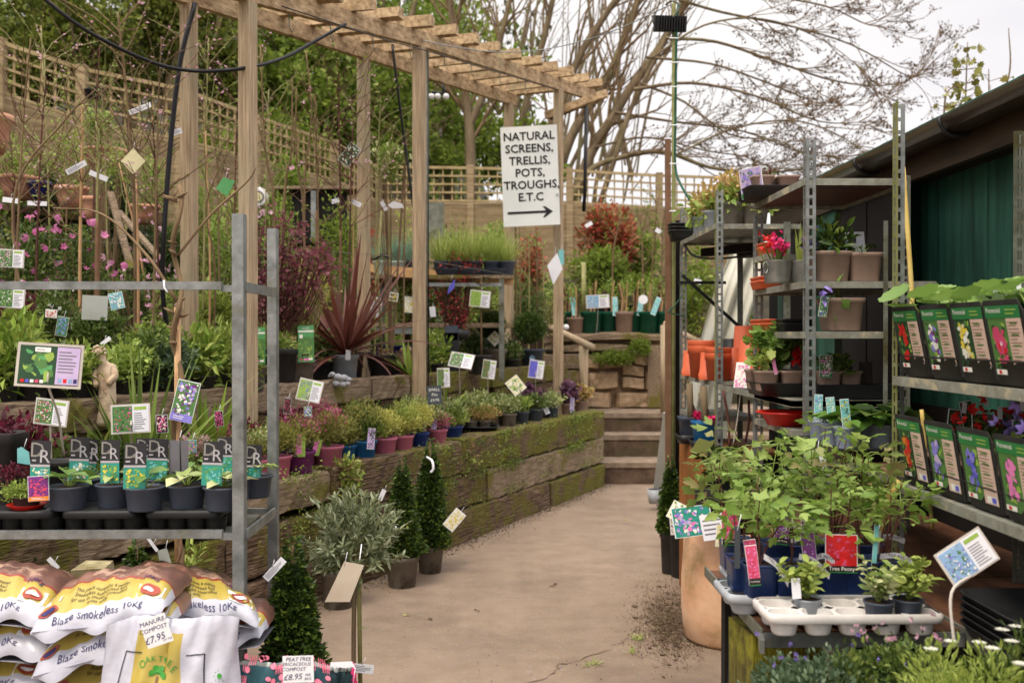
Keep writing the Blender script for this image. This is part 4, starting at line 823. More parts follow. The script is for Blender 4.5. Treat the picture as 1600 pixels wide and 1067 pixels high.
# distant wood closing the view: leaves and bare stems without number
f = MB(); n = 22000
x = NR.uniform(-80, 860, n); y = NR.uniform(-80, 330, n); Yd = NR.uniform(23, 28, n)
keep = (NR.random(n) < np.clip((900 - x) / 420, .1, 1)) & ((np.sin(x * .03 + y * .02) + np.cos(y * .045 - x * .017) + NR.normal(0, .5, n)) > -.9)
q = np.array([P(a, c, d) for a, c, d in zip(x[keep], y[keep], Yd[keep])])
h = len(q) // 4
f.leaves(q[:h], rv(h), NR.uniform(.14, .24, h), 'l_yew', 'dia', .8, .3); f.leaves(q[h:], rv(len(q) - h), NR.uniform(.14, .24, len(q) - h), 'l_spring', 'dia', .8, .3)
for i in range(90):
    a = rnd.uniform(380, 1000); y0 = rnd.uniform(250, 320); Y = rnd.uniform(21, 27); r = rnd.choice((.015, .02, .03, .06)); p = [(a, y0, Y)]; dx = rnd.uniform(-14, 40)
    for k in range(5): p.append((p[-1][0] + dx * rnd.uniform(.3, 1.5), p[-1][1] - rnd.uniform(50, 90), Y))
    f.tube(curve([P(*k) for k in p], 2), np.linspace(r, r * .4, 11), 'barkgrey', 5, cap=False)
f.build('far_woodland', kind='stuff', label='far mass of woodland leaves and bare stems', category='woodland')
# ---- the big grey limbed tree
def limb(b, tips, pts, r0, r1, Y, ntw, ln, depth=2, n=8):
    branch(b, curve([P(q[0], q[1], q[2] if len(q) > 2 else Y) for q in pts], 4), r0, r1, 'barkgrey', depth, ntw, ln, tips, 0, n, .12, .8, .006)
def big(label, loc, limbs_, name='bare_tree'):
    t = T(name, label, 'tree', loc, 'large bare trees behind the fence'); tr = MB(); tw = MB(); tips = []
    for (pts, r0, r1, Y, ntw, ln, dp) in limbs_:
        C = curve([P(q[0], q[1], q[2] if len(q) > 2 else Y) for q in pts], 4); tr.tube(C, np.linspace(r0, r1, len(C)) * .52 * (1 + .08 * NR.random(len(C))), 'barkgrey', 10, cap=False)
        C = np.array(C); rr = np.linspace(r0, r1, len(C))
        for j in range(ntw):
            f = rnd.uniform(.22, 1) * (len(C) - 1.01); i = int(f); p = C[i] + (C[i + 1] - C[i]) * (f - i); d0 = nrm(C[i + 1] - C[i]); d = nrm(d0 + rv(1)[0] * (.6, .4, .6)); l = ln * rnd.uniform(.5, 1.2); q = [p]
            for s_ in range(5): q.append(q[-1] + d * l / 5); d = nrm(d + NR.normal(0, .13, 3) + np.array((0, 0, .05)))
            branch(tw, q, max(.009, rr[i] * .2), .005, 'twig', dp, 4, ln * .45, tips, 0, 4, .05, .6, .0035)
    tr.build('trunk', t); 
    tips = np.array(tips); tips = tips[NR.random(len(tips)) < .8]; n_ = len(tips)
    tw.build('twigs', t); bd = MB(); bd.leaves(tips, rv(n_) + (0, 0, .4), NR.uniform(.02, .055, n_), 'bud', 'dia', .8, .3); bd.build('buds', t); return t
big('bare tree with a smooth forked trunk standing behind the back fence', P(735, 320, 17.6),
    [([(737, 345), (735, 250), (733, 195), (722, 120), (708, 40), (700, -40)], .2, .1, 17.6, 16, 1.6, 1),
     ([(734, 196), (748, 165), (770, 110), (785, 50), (806, -40)], .13, .08, 17.6, 14, 1.7, 1)])
big('bare tree with many long grey limbs leaning right over the sky', P(890, 330, 18),
    [([(840, 360), (858, 230), (900, 100), (946, 24), (990, -40)], .17, .09, 18.4, 16, 2.0, 1),
     ([(800, 300), (828, 130), (850, 60), (872, -40)], .15, .1, 18.8, 12, 1.8, 1),
     ([(855, 330), (892, 215), (935, 146), (960, 100), (975, 60), (1012, -40)], .19, .11, 18, 16, 2.0, 1),
     ([(890, 350), (905, 290), (925, 236), (962, 176), (985, 138), (1022, 88), (1050, 40), (1090, -40)], .2, .12, 17.6, 16, 1.8, 1),
     ([(885, 330), (920, 268), (975, 245), (1040, 238), (1110, 262), (1200, 270), (1290, 258)], .11, .03, 17, 26, 1.2, 2)])
sp = [([(1040, 60), (1120, 66), (1210, 96), (1310, 128), (1400, 132), (1462, 102)], .055), ([(1060, 0), (1130, 20), (1230, 40), (1330, 70), (1420, 120), (1440, 108)], .05), ([(990, 140), (1080, 130), (1180, 150), (1280, 190), (1370, 190)], .055),
      ([(1080, -30), (1180, -10), (1290, 10), (1360, 40), (1400, 30)], .045), ([(960, 176), (1050, 190), (1160, 205), (1260, 240), (1330, 245)], .05), ([(1060, 240), (1150, 200), (1250, 190), (1340, 230), (1370, 285)], .035), ([(1090, -40), (1200, -20), (1300, -40), (1400, -10)], .04),
      ([(1010, 90), (1110, 100), (1200, 130), (1290, 165), (1350, 160)], .045), ([(1000, 130), (1070, 160), (1140, 210), (1230, 225), (1300, 285)], .04), ([(930, 230), (1010, 215), (1100, 235), (1180, 250), (1240, 290)], .04), ([(1020, 90), (1100, 40), (1190, 30), (1280, 60), (1350, 110)], .04)]
big('spreading bare canopy of long arching twigs dotted with buds against the sky', P(1000, 330, 16.5), [(pts, r, .009, 16.5 + 1.2 * math.sin(i * 2.2), 12, .9, 2) for i, (pts, r) in enumerate(sp)] + [([(930, 340), (960, 250), (990, 160), (1040, 60), (1060, -20)], .1, .05, 17, 10, 1.2, 1)])
# maple seedling showing above the roof
def sap(label, pts, Y, nl, sz, leaf='l_spring', tpl='palm', grp='saplings above the shed roof'):
    t = T('sapling', label, 'sapling', P(*pts[0], Y), grp); b = MB(); C = np.array(curve([P(*q, Y) for q in pts], 5)); b.tube(C, np.linspace(.012, .004, len(C)), 'twig', 5); 
    pos = []; dr = []
    for i in range(nl):
        f = rnd.uniform(.35, 1) * (len(C) - 1); p = C[min(len(C) - 1, int(f))]; a = rnd.uniform(0, 6.28); d = np.array((math.cos(a), math.sin(a) * .6, rnd.uniform(-.1, .5))); e = p + d * sz * rnd.uniform(.6, 1.6); b.tube([p, e], .003, 'twig', 4, cap=False); pos.append(e); dr.append(d + (0, 0, -.7))
    b.build('stem', t); f = MB(); f.leaves(pos, dr, NR.uniform(.7, 1.2, nl) * sz, leaf, tpl, 1, .4); f.build('leaves', t)
sap('taller maple sapling with drooping leaves rising above the shed roof', [(1505, 260), (1508, 180), (1510, 120), (1512, 66)], 9, 54, .075, 'l_heath')
sap('shorter maple sapling rising above the shed roof', [(1552, 230), (1546, 160), (1545, 108)], 9, 14, .075, 'l_heath')
sap('thin bare sapling rising above the roof near the right edge', [(1560, 170), (1578, 110), (1576, 44)], 9, 1, .03)
sap('low spindly sapling above the gutter left of the taller maple one', [(1474, 200), (1478, 150), (1490, 135)], 9, 12, .05, 'l_heath')
# ================================================================ FIRST BED: small pots along the wall
GP = 'small potted plants in the lower raised bed'
def g_heath(leaf, hh=.1, rr=.1, n=900, sz=.014, lf2=None, f2=.3):
    def g(f, c, r):
        k = int(n * (1 - (f2 if lf2 else 0)))
        hh_, rr_ = hh * 1.3, rr * 1.3
        for i in range(26):
            a = rnd.uniform(0, 6.28); t = rnd.uniform(0, .9); d = np.array((math.cos(a) * math.sin(t), math.sin(a) * math.sin(t), math.cos(t))); f.tube([c, c + d * hh * .6 + (0, 0, .02), c + d * hh * rnd.uniform(.8, 1.25) + (0, 0, .03)], (.0018, .0014, .0008), 'stemgreen', 3, cap=False)
        bush(f, c + (0, 0, hh_ * .5), (rr_, rr_, hh_ * .62), int(k * 1.5), sz * 1.45, leaf, 'dia', .5, lumps=18, lump=.38, rise=.9, low=-.5, shell=.3, up=.2)
        if lf2: bush(f, c + (0, 0, hh_ * .7), (rr_ * .95, rr_ * .95, hh_ * .55), int((n - k) * 1.5), sz * 1.3, lf2, 'dia', .6, lumps=14, lump=.36, rise=1, low=0, up=.2)
    return g
def g_bush(leaf, hh=.12, rr=.11, n=420, sz=.028, tpl='oval', wid=.55, ex=None):
    def g(f, c, r):
        for i in range(9):
            a = rnd.uniform(0, 6.28); d = np.array((math.cos(a) * rr * .6, math.sin(a) * rr * .6, hh * rnd.uniform(.6, 1.1))); f.tube([c, c + d * .5, c + d], .0018, 'stemgreen', 3, cap=False)
        bush(f, c + (0, 0, hh * .6), (rr * 1.25, rr * 1.25, hh * .7), int(n * 1.4), sz, leaf, tpl, wid, lumps=14, lump=.45, rise=.5, up=.5, shell=.2)
        if ex: return ex(c)
    return g
def fl(leaf, n, sz, hh, rr, tpl='flower', name='flowers'):
    def e(c):
        m = MB(); q = c + NR.normal(0, 1, (n, 3)) * (rr * .6, rr * .6, hh * .22) + (0, 0, hh); m.leaves(q, rv(n) * .6 + (0, -.5, .6), sz * NR.uniform(.7, 1.2, n), leaf, tpl, 1, .1); return [(name, m)]
    return e
front = [  # px, radius, height, pot, grower, pot name, plant words
 (396, .078, .115, 'potpink', g_heath('l_heath', .13, .12, 900, lf2='l_vari'), 'pink pot of speckled heather half hidden by the rack upright'),
 (432, .078, .115, 'potpink', g_heath('l_heath', .14, .12, 1000), 'pink pot of green heather right beside the rack upright'),
 (469, .08, .118, 'potpurple', g_heath('l_heath', .15, .12, 1100, lf2='l_heathpk', f2=.2), 'purple pot of mixed heather with a dark and pink label'),
 (514, .08, .118, 'potpink', g_heath('l_heath', .17, .13, 1200, lf2='l_heathpk', f2=.15), 'pink pot of tall heather right of the purple pot'),
 (568, .078, .112, 'potblue', g_heath('l_box', .17, .13, 1200, lf2='l_heath', f2=.3), 'bright blue pot of dark leafy heather spilling over the wall edge'),
 (602, .07, .105, 'potpink', g_heath('l_heathyel', .15, .12, 1200), 'pink pot of yellow heather next to the bright blue pot'),
 (630, .066, .1, 'potpink', g_heath('l_heathyel', .16, .12, 1200, lf2='l_lime'), 'smaller pink pot of lime yellow heather left of the first navy pot'),
 (656, .062, .1, 'potnavy', g_heath('l_heathyel', .15, .11, 1000), 'navy pot of yellow heather in front of the middle pergola post'),
 (684, .064, .1, 'potpink', g_heath('l_heathpk', .1, .09, 800, lf2='l_vari', f2=.4), 'pink pot of pink flowering heather with a small lilac label'),
 (709, .064, .1, 'potnavy', g_heath('l_lime', .11, .09, 900, lf2='l_mid'), 'navy pot of fresh green heather beside the black tray'),
]
for i, (px, r, h, m, g, lab) in enumerate(front):
    q = row(px, .13 if i < 9 else .15, .715 if px > 540 else .712)
    t = potted('potted_heather', lab, 'potted plant', q, r * 1.12, h * 1.08, m, g, 'heathers in coloured pots along the wall')
    if px == 684: u, v = face(8, 15, 10); tag_part(t, q + (-.02, -.06, .15), u, v, .035, .07, 'photo', cols=('ppurp', 'pviol'), bgc='plav')
    if px == 514: u, v = face(-8, 20, 8); tag_part(t, q + (-.07, -.085, .13), u, v, .085, .1, 'split', seed=5)
    if px == 469: u, v = face(0, 12, -2); tag_part(t, q + (-.0, -.085, .17), u, v, .1, .14, 'split', seed=3)
    if px == 568: u, v = face(0, 10, 3); tag_part(t, q + (.06, -.085, .14), u, v, .045, .13, 'photo', cols=('ppurp', 'pdkgreen'), bgc='plav')
t = T('black_tray', 'black tray of six peach coloured plants on the wall beside the navy pot', 'tray', row(752, .2, .715)); b = MB(); c = row(752, .2, .715)
b.lathe(c, [(.1, 0), (.13, .05), (.145, .055), (.145, .065), (.125, .06)], 'black', 20, 2); b.build('tray', t)
b = MB(); [pot_mesh(b, c + (dx, dy, .02), .045, .085, 'potgreym') for dx in (-.07, .03) for dy in (-.05, .06)]; b.build('pots', t)
b = MB(); g_heath('l_peach', .08, .14, 1500, .013, 'l_heath', .3)(b, c + (0, 0, .1), .1); b.build('foliage', t)
for i, (px, m, g, lab) in enumerate([(795, 'potgreym', g_bush('l_vari', .12, .1, 420, .026), 'grey pot of cream edged leaves right of the black tray'),
        (815, 'potslate', g_bush('l_light', .11, .1, 400, .026, ex=fl('f_white', 8, .012, .1, .08)), 'slate pot of pale leafy ground cover on the wall top'),
        (837, 'potslate', g_bush('l_mid', .11, .1, 380, .03), 'slate pot of glossy leaves with one bright hanging leaf'),
        (862, 'potslate', g_bush('l_vari', .12, .11, 420, .03), 'slate pot of grey green variegated leaves near the end of the wall'),
        (888, 'potbrown', g_bush('l_purp', .16, .1, 240, .05, 'round', .9), 'brown pot of purple frilly leaves nearest the end of the wall')]):
    q = row(px, .16, .72); t = potted('potted_plant', lab, 'potted plant', q, .068, .125, m, g, GP)
    if px == 888: u, v = face(0, 8, 3); tag_part(t, q + (.03, -.075, .11), u, v, .04, .15, 'photo', cols=('pviol', 'pgreen'), bgc='plav', title='pdark')
    if px == 862: u, v = face(0, 25, -20); tag_part(t, q + (-.05, -.07, .09), u, v, .045, .07, 'text')
# second and third rows behind
back = [(372, .27, 'potblue', g_heath('l_wine', .16, .14, 1000, .017), 'blue pot of dark red heather behind the rack upright'), (448, .3, 'potblue', g_heath('l_heathpk', .2, .14, 1100, lf2='l_wine'), 'pot of dusky pink heather in the second row behind the purple pot'),
        (500, .3, 'potpink', g_heath('l_heath', .2, .14, 1300, lf2='l_heathpk', f2=.4), 'pot of magenta tipped heather in the second row'), (540, .16, 'potblue', g_heath('l_heath', .14, .1, 700), 'narrow blue pot of heather squeezed between pink and bright blue pots'),
        (562, .32, 'potgreym', g_heath('l_light', .19, .14, 1300, lf2='l_heath'), 'grey pot of pale green heather in the second row'), (612, .32, 'potgreym', g_bush('l_mid', .18, .12, 800, .02, 'dia'), 'pot of fresh green foliage in the second row left of the middle post'),
        (645, .27, 'potgreym', g_heath('l_heathyel', .19, .14, 1300, lf2='l_vari'), 'pot of creamy yellow foliage at the foot of the middle post'), (700, .3, 'potgreym', g_bush('l_vari', .18, .15, 700, .028), 'pot of variegated leaves behind the chalk sign'),
        (745, .3, 'potgreym', g_bush('l_vari', .2, .16, 800, .03), 'broad variegated bush behind the black tray'), (790, .3, 'potgreym', g_bush('l_vari', .18, .15, 700, .03), 'variegated bush in the second row with a diamond label'),
        (828, .3, 'potslate', g_bush('l_purp', .15, .11, 260, .05, 'round', .9), 'pot of dark purple leaves behind the slate pots'), (868, .32, 'potbrown', g_bush('l_dry', .15, .1, 300, .03), 'pot of rusty brown leaves at the foot of the sign post'),
        (908, .3, 'potbrown', g_bush('l_peach', .15, .09, 260, .035, 'round', .9), 'pot of orange brown frilly leaves by the handrail post'),
        (418, .3, 'potgreym', g_bush('l_fern', .14, .12, 300, .05, 'oval', .4), 'pot of arching green leaves behind the rack upright'), (590, .38, 'potgreym', g_bush('l_dark', .2, .1, 400, .03), 'pot of dark bronze leaves against the upper edging')]
for px, tt, m, g, lab in back: potted('potted_plant', lab, 'potted plant', row(px, tt, .71), .07, .11, m, g, GP)
for i, (px, leaf, hh_, wd_) in enumerate([(388, 'l_heathpk', .2, 'rosy pink heather hard against the upper edging, left of the rack upright'), (468, 'l_heath', .2, 'olive green heather against the upper edging above the purple pot'), (492, 'l_wine', .2, 'dark wine leaved plant against the upper edging under the lavender sign'), (522, 'l_heathpk', .22, 'magenta heather against the upper edging right of the lavender sign'), (556, 'l_purp', .2, 'small plant with dark purple leaves below the grey cordyline pot'),
        (578, 'l_mid', .2, 'fresh green mound against the upper edging right of the cordyline pot'), (600, 'l_spring', .2, 'bright green mound against the upper edging left of the middle post'), (628, 'l_dark', .2, 'dark leaved plant against the edging beside the middle post'), (720, 'l_vari', .2, 'cream variegated mound under the curved white sign'), (765, 'l_light', .2, 'pale green mound under the pink flower sign'), (812, 'l_mid', .18, 'green mound between the diamond sign and the blue flower sign'), (850, 'l_purp', .16, 'purple leaved mound below the blue flower sign')]):
    potted('potted_plant', wd_, 'potted plant', row(px, .385, .71), .06, .12, 'potgreym', g_heath(leaf, hh_ * .62, .11, 800, .017), 'plants in the back row of the lower bed')
# plants of the lower bed seen over the hosta rack
for px, tt, m, g, lab in [(20, .34, 'potblack', g_bush('l_wine', .32, .2, 900, .035, 'oval', .6, ex=fl('f_hot', 14, .02, .2, .16)), 'dark wine red shrub at the left edge above the hostas'),
        (110, .22, 'potblack', g_bush('l_mid', .2, .17, 620, .04, 'lobed', .8), 'bushy fresh green perennial behind the hosta labels'), (66, .42, 'potblack', g_bush('l_hostav', .14, .12, 160, .05, 'oval', .6), 'small plant with cream and green leaves below the wine red shrub'),
        (165, .2, 'potpurple', g_heath('l_dark', .17, .13, 700, .018), 'purple pot of small dark leaves behind the lilac flower sign'), (205, .32, 'potpurple', g_heath('l_mid', .13, .13, 800, .016, 'f_hot', .06), 'purple pot of mossy green plant with pink dots'),
        (252, .2, 'potgreym', g_heath('l_light', .12, .13, 900, .016, 'f_pale', .25), 'pale pink flowering mat left of the climber stake'), (302, .2, 'potgreym', g_heath('l_light', .13, .14, 1000, .016, 'f_pale', .35), 'pale pink flowering mat right of the climber stake'),
        (345, .3, 'potpurple', g_heath('l_heathpk', .17, .13, 1000, .016), 'pot of rosy heather left of the rack upright'), (330, .12, 'potblue', g_heath('l_mid', .09, .13, 700, .016, 'l_lime'), 'low green heather at the wall edge left of the rack upright'),
        (270, .1, 'potpurple', g_heath('l_mid', .08, .13, 700, .016, 'f_white', .05), 'low green mat with white flowers by the climber stake'), (360, .14, 'potpink', g_heath('l_heath', .12, .12, 900), 'pink pot of heather just left of the rack upright')]:
    potted('potted_plant', lab, 'potted plant', row(px, tt, .705), .085, .12, m, g, 'potted plants behind the hosta rack')
# ferns and sword plants between the two beds
def strap(label, c, n, ln, wd, m, spread, droop, cat='fern', name='fern', **k):
    t = T(name, label, cat, c, 'strap leaved plants between the beds'); b = MB(); b.blades(c, n, ln, wd, m, spread, droop, r0=.03, **k); b.build('fronds', t); return t
strap('bright green sword leaved plant fountaining behind the lilac flower sign', row(222, .3, .74), 54, .74, .036, 'l_sword', .85, .45, 'sword plant', 'sword_plant', seg=7)
strap('crinkled yellow green fern right of the climber stake', row(322, .36, .76), 26, .5, .06, 'l_fern', 1.0, .9)
strap('broad green fern with wide fronds below the stone statue', row(135, .34, .76), 16, .42, .062, 'l_fern', 1.1, 1.0)
strap('drooping broad leaved fern just right of the statue', row(186, .26, .74), 12, .36, .07, 'l_fern', 1.1, 1.2)
strap('small fern growing at the foot of the rack upright', row(410, .4, .76), 12, .28, .045, 'l_fern', 1.1, .9)
strap('green fern tucked right of the middle pergola post', row(688, .44, .8), 16, .42, .055, 'l_fern', .9, .9)
strap('pale fern frond reaching left over the upper edging', row(640, .5, 1.2), 12, .3, .045, 'l_fern', 1.2, .8)
b = MB(); c = row(545, .0, .72)
for dz, dx in ((.0, 0), (-.08, .02), (-.15, -.02)): bush(b, c + (dx - .02, -.03, dz), (.1, .05, .07), 130, .04, 'l_lime', 'oval', .45)
bush(b, c + (-.03, -.04, -.02), (.1, .04, .1), 140, .03, 'l_dry'); b.build('wall_fern', loc=c, **tagd('yellow green fern with dead fronds growing over the wall edge beside the olive', 'fern'))
b = MB(); c = row(735, -.01, .66); bush(b, c, (.06, .03, .1), 60, .03, 'l_dry'); bush(b, c + (0, -.01, -.1), (.04, .03, .05), 14, .05, 'l_lime'); b.build('dead_fern', loc=c, **tagd('small withered brown fern hanging on the mossy wall face', 'fern'))
# stone statue of a child
def statue():
    c = row(170, .42, .86); t = T('statue', 'small weathered stone statue of a standing child beside the sword leaved plant', 'statue', c); Y = c[1]
    me = bpy.data.meshes.new('body'); o = bpy.data.objects.new('body', me)
    k = PX(Y); q = lambda x, y, d=0: Vector(((x - 168) * k, d, P(168, y, Y)[2] - c[2]))
    J = [(q(170, 612), .052), (q(169, 592), .045), (q(167, 576), .05), (q(163, 567), .022), (q(160, 557, -.005), .026), (q(158, 549, -.01), .03), (q(158, 543, -.01), .02),
         (q(178, 574), .022), (q(184, 588, -.02), .02), (q(176, 600, -.06), .017), (q(155, 576), .022), (q(152, 592, -.02), .02), (q(160, 603, -.06), .017), (q(175, 640), .05), (q(164, 640), .048), (q(177, 668), .035), (q(162, 668), .035)]
    E = [(0, 1), (1, 2), (2, 3), (3, 4), (4, 5), (5, 6), (2, 7), (7, 8), (8, 9), (2, 10), (10, 11), (11, 12), (0, 13), (0, 14), (13, 15), (14, 16)]
    me.from_pydata([j[0] for j in J], E, []); COL.objects.link(o); o.parent = t
    sk = o.modifiers.new('s', 'SKIN'); sv_ = me.skin_vertices[0].data
    for i, j in enumerate(J): sv_[i].radius = (j[1], j[1] * .85)
    sv_[0].use_root = True
    o.modifiers.new('u', 'SUBSURF').levels = 2; o.modifiers['u'].render_levels = 2; me.materials.append(MATS['statue']); o['_w'] = (0, 0, 0)
    dg = bpy.context.evaluated_depsgraph_get(); nm = bpy.data.meshes.new_from_object(o.evaluated_get(dg)); o.modifiers.clear(); o.data = nm
    for p in nm.polygons: p.use_smooth = True
    h = MB(); hp = np.array(J[5][0]) + c
    for i in range(26): a = rnd.uniform(0, 6.28); z = rnd.uniform(-.3, 1); s_ = math.sqrt(max(0, 1 - z * z)); r_ = .029; cc = hp + np.array((math.cos(a) * s_ * r_, abs(math.sin(a)) * s_ * r_ * .9 - .008, z * r_)); h.lathe(cc - (0, 0, .01), [(.003, 0), (.009, .004), (.009, .01), (.002, .014)], 'statue', 6)
    h.build('hair', t)
    f = MB(); f.lathe(hp + (.012, -.034, -.008), [(.001, 0), (.006, .004), (.003, .016)], 'statue', 6)
    for s_ in (-1, 1): f.lathe(hp + (.012 + s_ * .012, -.029, .006), [(.001, 0), (.005, .003), (.001, .006)], 'statue', 6)
    f.tube([hp + (.002, -.031, -.018), hp + (.012, -.034, -.019), hp + (.022, -.031, -.018)], .0025, 'statue', 5); f.build('facial_features', t)
    b = MB(); b.lathe(c + (.01, 0, -.06), [(.075, 0), (.075, .05), (.055, .07)], 'statue', 12, 2); b.build('base', t)
statue()
# small dog ornament of grey pebbles
t = T('pebble_dog', 'small grey ornament of rounded pebbles on the edging below the grey cordyline pot', 'ornament', P(538, 600, 6.6)); b = MB(); c = P(530, 592, 6.55)
for dx, dz, r in ((-.045, .03, .022), (-.01, .012, .03), (.03, .006, .03), (.06, -.004, .022), (-.02, -.03, .03), (.03, -.035, .028), (.055, -.03, .02), (-.06, .02, .014)): b.lathe(c + (dx, rnd.uniform(-.01, .01), dz - r * .8), [(.001, 0), (r * .8, r * .3), (r, r * .8), (r * .8, r * 1.3), (.001, r * 1.6)], 'grille', 10, capb=False)
b.build('pebbles', t)
# ================================================================ SECOND BED
Z2 = 1.17
def at2(px, t): return row(px, t, Z2)
c = at2(540, .66); t = T('cordyline', 'tall red cordyline with long arching sword leaves in a grey pot', 'cordyline', c)
b = MB(); pot_mesh(b, c, .095, .19, 'potgrey', n=24); b.build('pot', t); b = MB(); b.disc(c + (0, 0, .17), .088, 'soil'); b.build('soil', t)
b = MB(); b.tube([c + (0, 0, .15), c + (0, 0, .3)], (.02, .014), 'l_cordy', 8); b.blades(c + (0, 0, .2), 46, .84, .046, 'l_cordy', 1.25, .34, r0=.01, seg=9, fold=.5, upmin=.03); b.blades(c + (0, 0, .19), 34, .74, .03, 'l_cordy', 1.3, .55, r0=.01, seg=8, upmin=.5); b.build('leaves', t)
u, v = face(0, 0, 4); tag_part(t, c + (.035, -.1, .19), u, v, .035, .07, 'plain')
def acer(label, px, tt, r, h, pm, leaf, crown, bark='twigred', n=1700, tagp=None, trunks=5, sz=.026):
    c = at2(px, tt); t = T('potted_acer', label, 'acer', c, 'acers in pots on the upper bed'); b = MB(); pot_mesh(b, c, r, h, pm); b.build('pot', t); b = MB(); b.disc(c + (0, 0, h * .88), r * .93, 'soil'); b.build('soil', t)
    f = MB(); w = MB()
    for (x, y, rad) in crown:
        e = P(x, y, c[1])
        for k in range(13):
            d = rv(1)[0] * rad * (1, .9, .9); q = curve([c + (0, 0, h * .85), c + (0, 0, h + .08) + (e - c) * (.1, .1, .15), (c + e) / 2 + (0, 0, .05) + d * .3, e + d * .4, e + d], 4); w.tube(q, np.linspace(.006, .001, len(q)), bark, 4, cap=False)
            q = np.array(q); m_ = int(n * rad / 11); ff = NR.uniform(.55, 1, m_) * (len(q) - 1.01); ii = ff.astype(int); p = q[ii] + (q[ii + 1] - q[ii]) * (ff - ii)[:, None] + NR.normal(0, .022, (m_, 3)); f.leaves(p, rv(m_) + d / rad * .4 - (0, 0, .2), sz * NR.uniform(.5, .95, m_), leaf, 'palm', .85, .4)
    f.build('foliage', t); w.build('branches', t)
    if tagp: x, y, s_ = tagp; u, v = face(0, 5, -1.5); tag_part(t, P(x, y, c[1] - .12), u, v, 24 * PX(c[1]), 56 * PX(c[1]), 'acer', seed=s_)
    return t
acer('red leaved acer in a large black pot right of the rack upright', 432, .62, .14, .24, 'potblack', 'l_acer', [(420, 420, .22), (470, 395, .2), (505, 415, .14), (440, 370, .2), (390, 400, .14), (460, 440, .14)], n=1500, sz=.03)
acer('yellow leaved acer in a grey pot with a tall green label', 470, .55, .095, .17, 'potgreym', 'l_aceryel', [(462, 440, .13), (500, 452, .12), (470, 480, .1), (440, 455, .09)], 'canegreen', 900, (478, 537, 2), sz=.022)
acer('small red acer with a tall green label left of the rack upright', 397, .5, .08, .15, 'potgreym', 'l_acer', [(400, 480, .09), (392, 455, .08)], n=700, tagp=(402, 540, 6), sz=.022)
acer('bright red feathery acer right of the middle pergola post', 715, .7, .09, .16, 'potblack', 'l_acerred', [(710, 420, .16), (690, 455, .12), (735, 440, .1), (715, 490, .14), (740, 412, .1)], n=1100, sz=.026)
for px, tt, r, h, m, g, lab in [(598, .7, .115, .18, 'potblack', g_bush('l_dry', .04, .05, 30, .03), 'black pot with a thin stake right of the cordyline'), (505, .8, .08, .14, 'potblack', g_bush('l_mid', .2, .12, 400, .03), 'black pot of green leaves behind the cordyline'),
        (424, .95, .1, .15, 'potgreym', g_bush('l_light', .22, .14, 500, .035), 'grey pot of light green leaves behind the red acer'), (565, .95, .09, .2, 'potblack', g_bush('l_mid', .2, .12, 300, .035), 'black pot behind the grey cordyline pot')]:
    potted('potted_shrub', lab, 'potted plant', at2(px, tt), r, h, m, g, 'potted shrubs on the upper bed')
for px, tt, s_, lab in ((612, 1.15, 1.15, 'larger dark blue glazed pot left of the middle pergola post'), (636, 1.05, .9, 'smaller dark blue glazed pot against the middle pergola post')):
    c = at2(px, tt); b = MB(); b.lathe(c, [(.08 * s_, 0), (.12 * s_, .06), (.145 * s_, .16 * s_), (.16 * s_, .2 * s_), (.17 * s_, .21 * s_), (.15 * s_, .2 * s_), (.1 * s_, .05)], 'potcobalt', 24); b.build('glazed_pot', loc=c, **tagd(lab, 'glazed pot', 'dark blue glazed pots'))
b = MB(); c = at2(598, .7); b.tube([c + (0, 0, .1), P(590, 420, c[1]), P(596, 330, c[1])], .009, 'canegreen', 6); b.tube([P(584, 406, c[1] - .01), P(597, 398, c[1] - .02), P(608, 403, c[1] - .01)], .009, 'black', 5); b.build('garden_cane', loc=c, **tagd('tall green cane with a black tie standing in the black pot', 'cane'))
def ballbox(label, px, tt, bx, by, br, pr, ph, pm='potgreym'):
    c = at2(px, tt); t = T('box_ball', label, 'box ball', c, 'clipped box balls'); b = MB(); pot_mesh(b, c, pr, ph, pm); b.build('pot', t); b = MB(); b.disc(c + (0, 0, ph * .88), pr * .93, 'soil'); b.build('soil', t)
    e = P(bx, by, c[1]); R_ = br * PX(c[1]); f = MB(); n = 9000; d = rv(n); q = e + d * R_ * (NR.uniform(.6, 1.04, (n, 1)) + .05 * np.sin(d[:, :1] * 9) * np.cos(d[:, 2:] * 8)); f.leaves(q, d + NR.normal(0, .5, (n, 3)), NR.uniform(.012, .02, n), 'l_box', 'dia', .65, .3); f.build('foliage', t)
    b = MB(); b.tube([c + (0, 0, ph * .8), e], .012, 'twig', 6); b.build('stem', t); return t
t = ballbox('clipped box ball with a diamond shaped label on the upper bed', 771, .62, 769, 508, 21, .125, .2); c = at2(771, .62); u, v = face(0, 10, 45); tag_part(t, P(773, 529, c[1] - .2), u, v, .1, .1, 'photo', cols=('plime', 'pwhite', 'pyel', 'pwhite'), bgc='pwhite')
t = ballbox('clipped box ball in a grey pot with a round sticker next to the sign post', 831, .62, 828, 512, 24, .125, .19, 'potslate'); c = at2(831, .62); b = MB(); b.lathe(np.zeros(3), [(.001, 0), (.028, .001), (.026, .002)], 'psky', 16, capb=False); V_ = np.concatenate(b.v); b.v = [np.stack([V_[:, 0], V_[:, 2] * -1, V_[:, 1]], 1) + c + (0, -.118, .1)]; b.build('sticker', t)
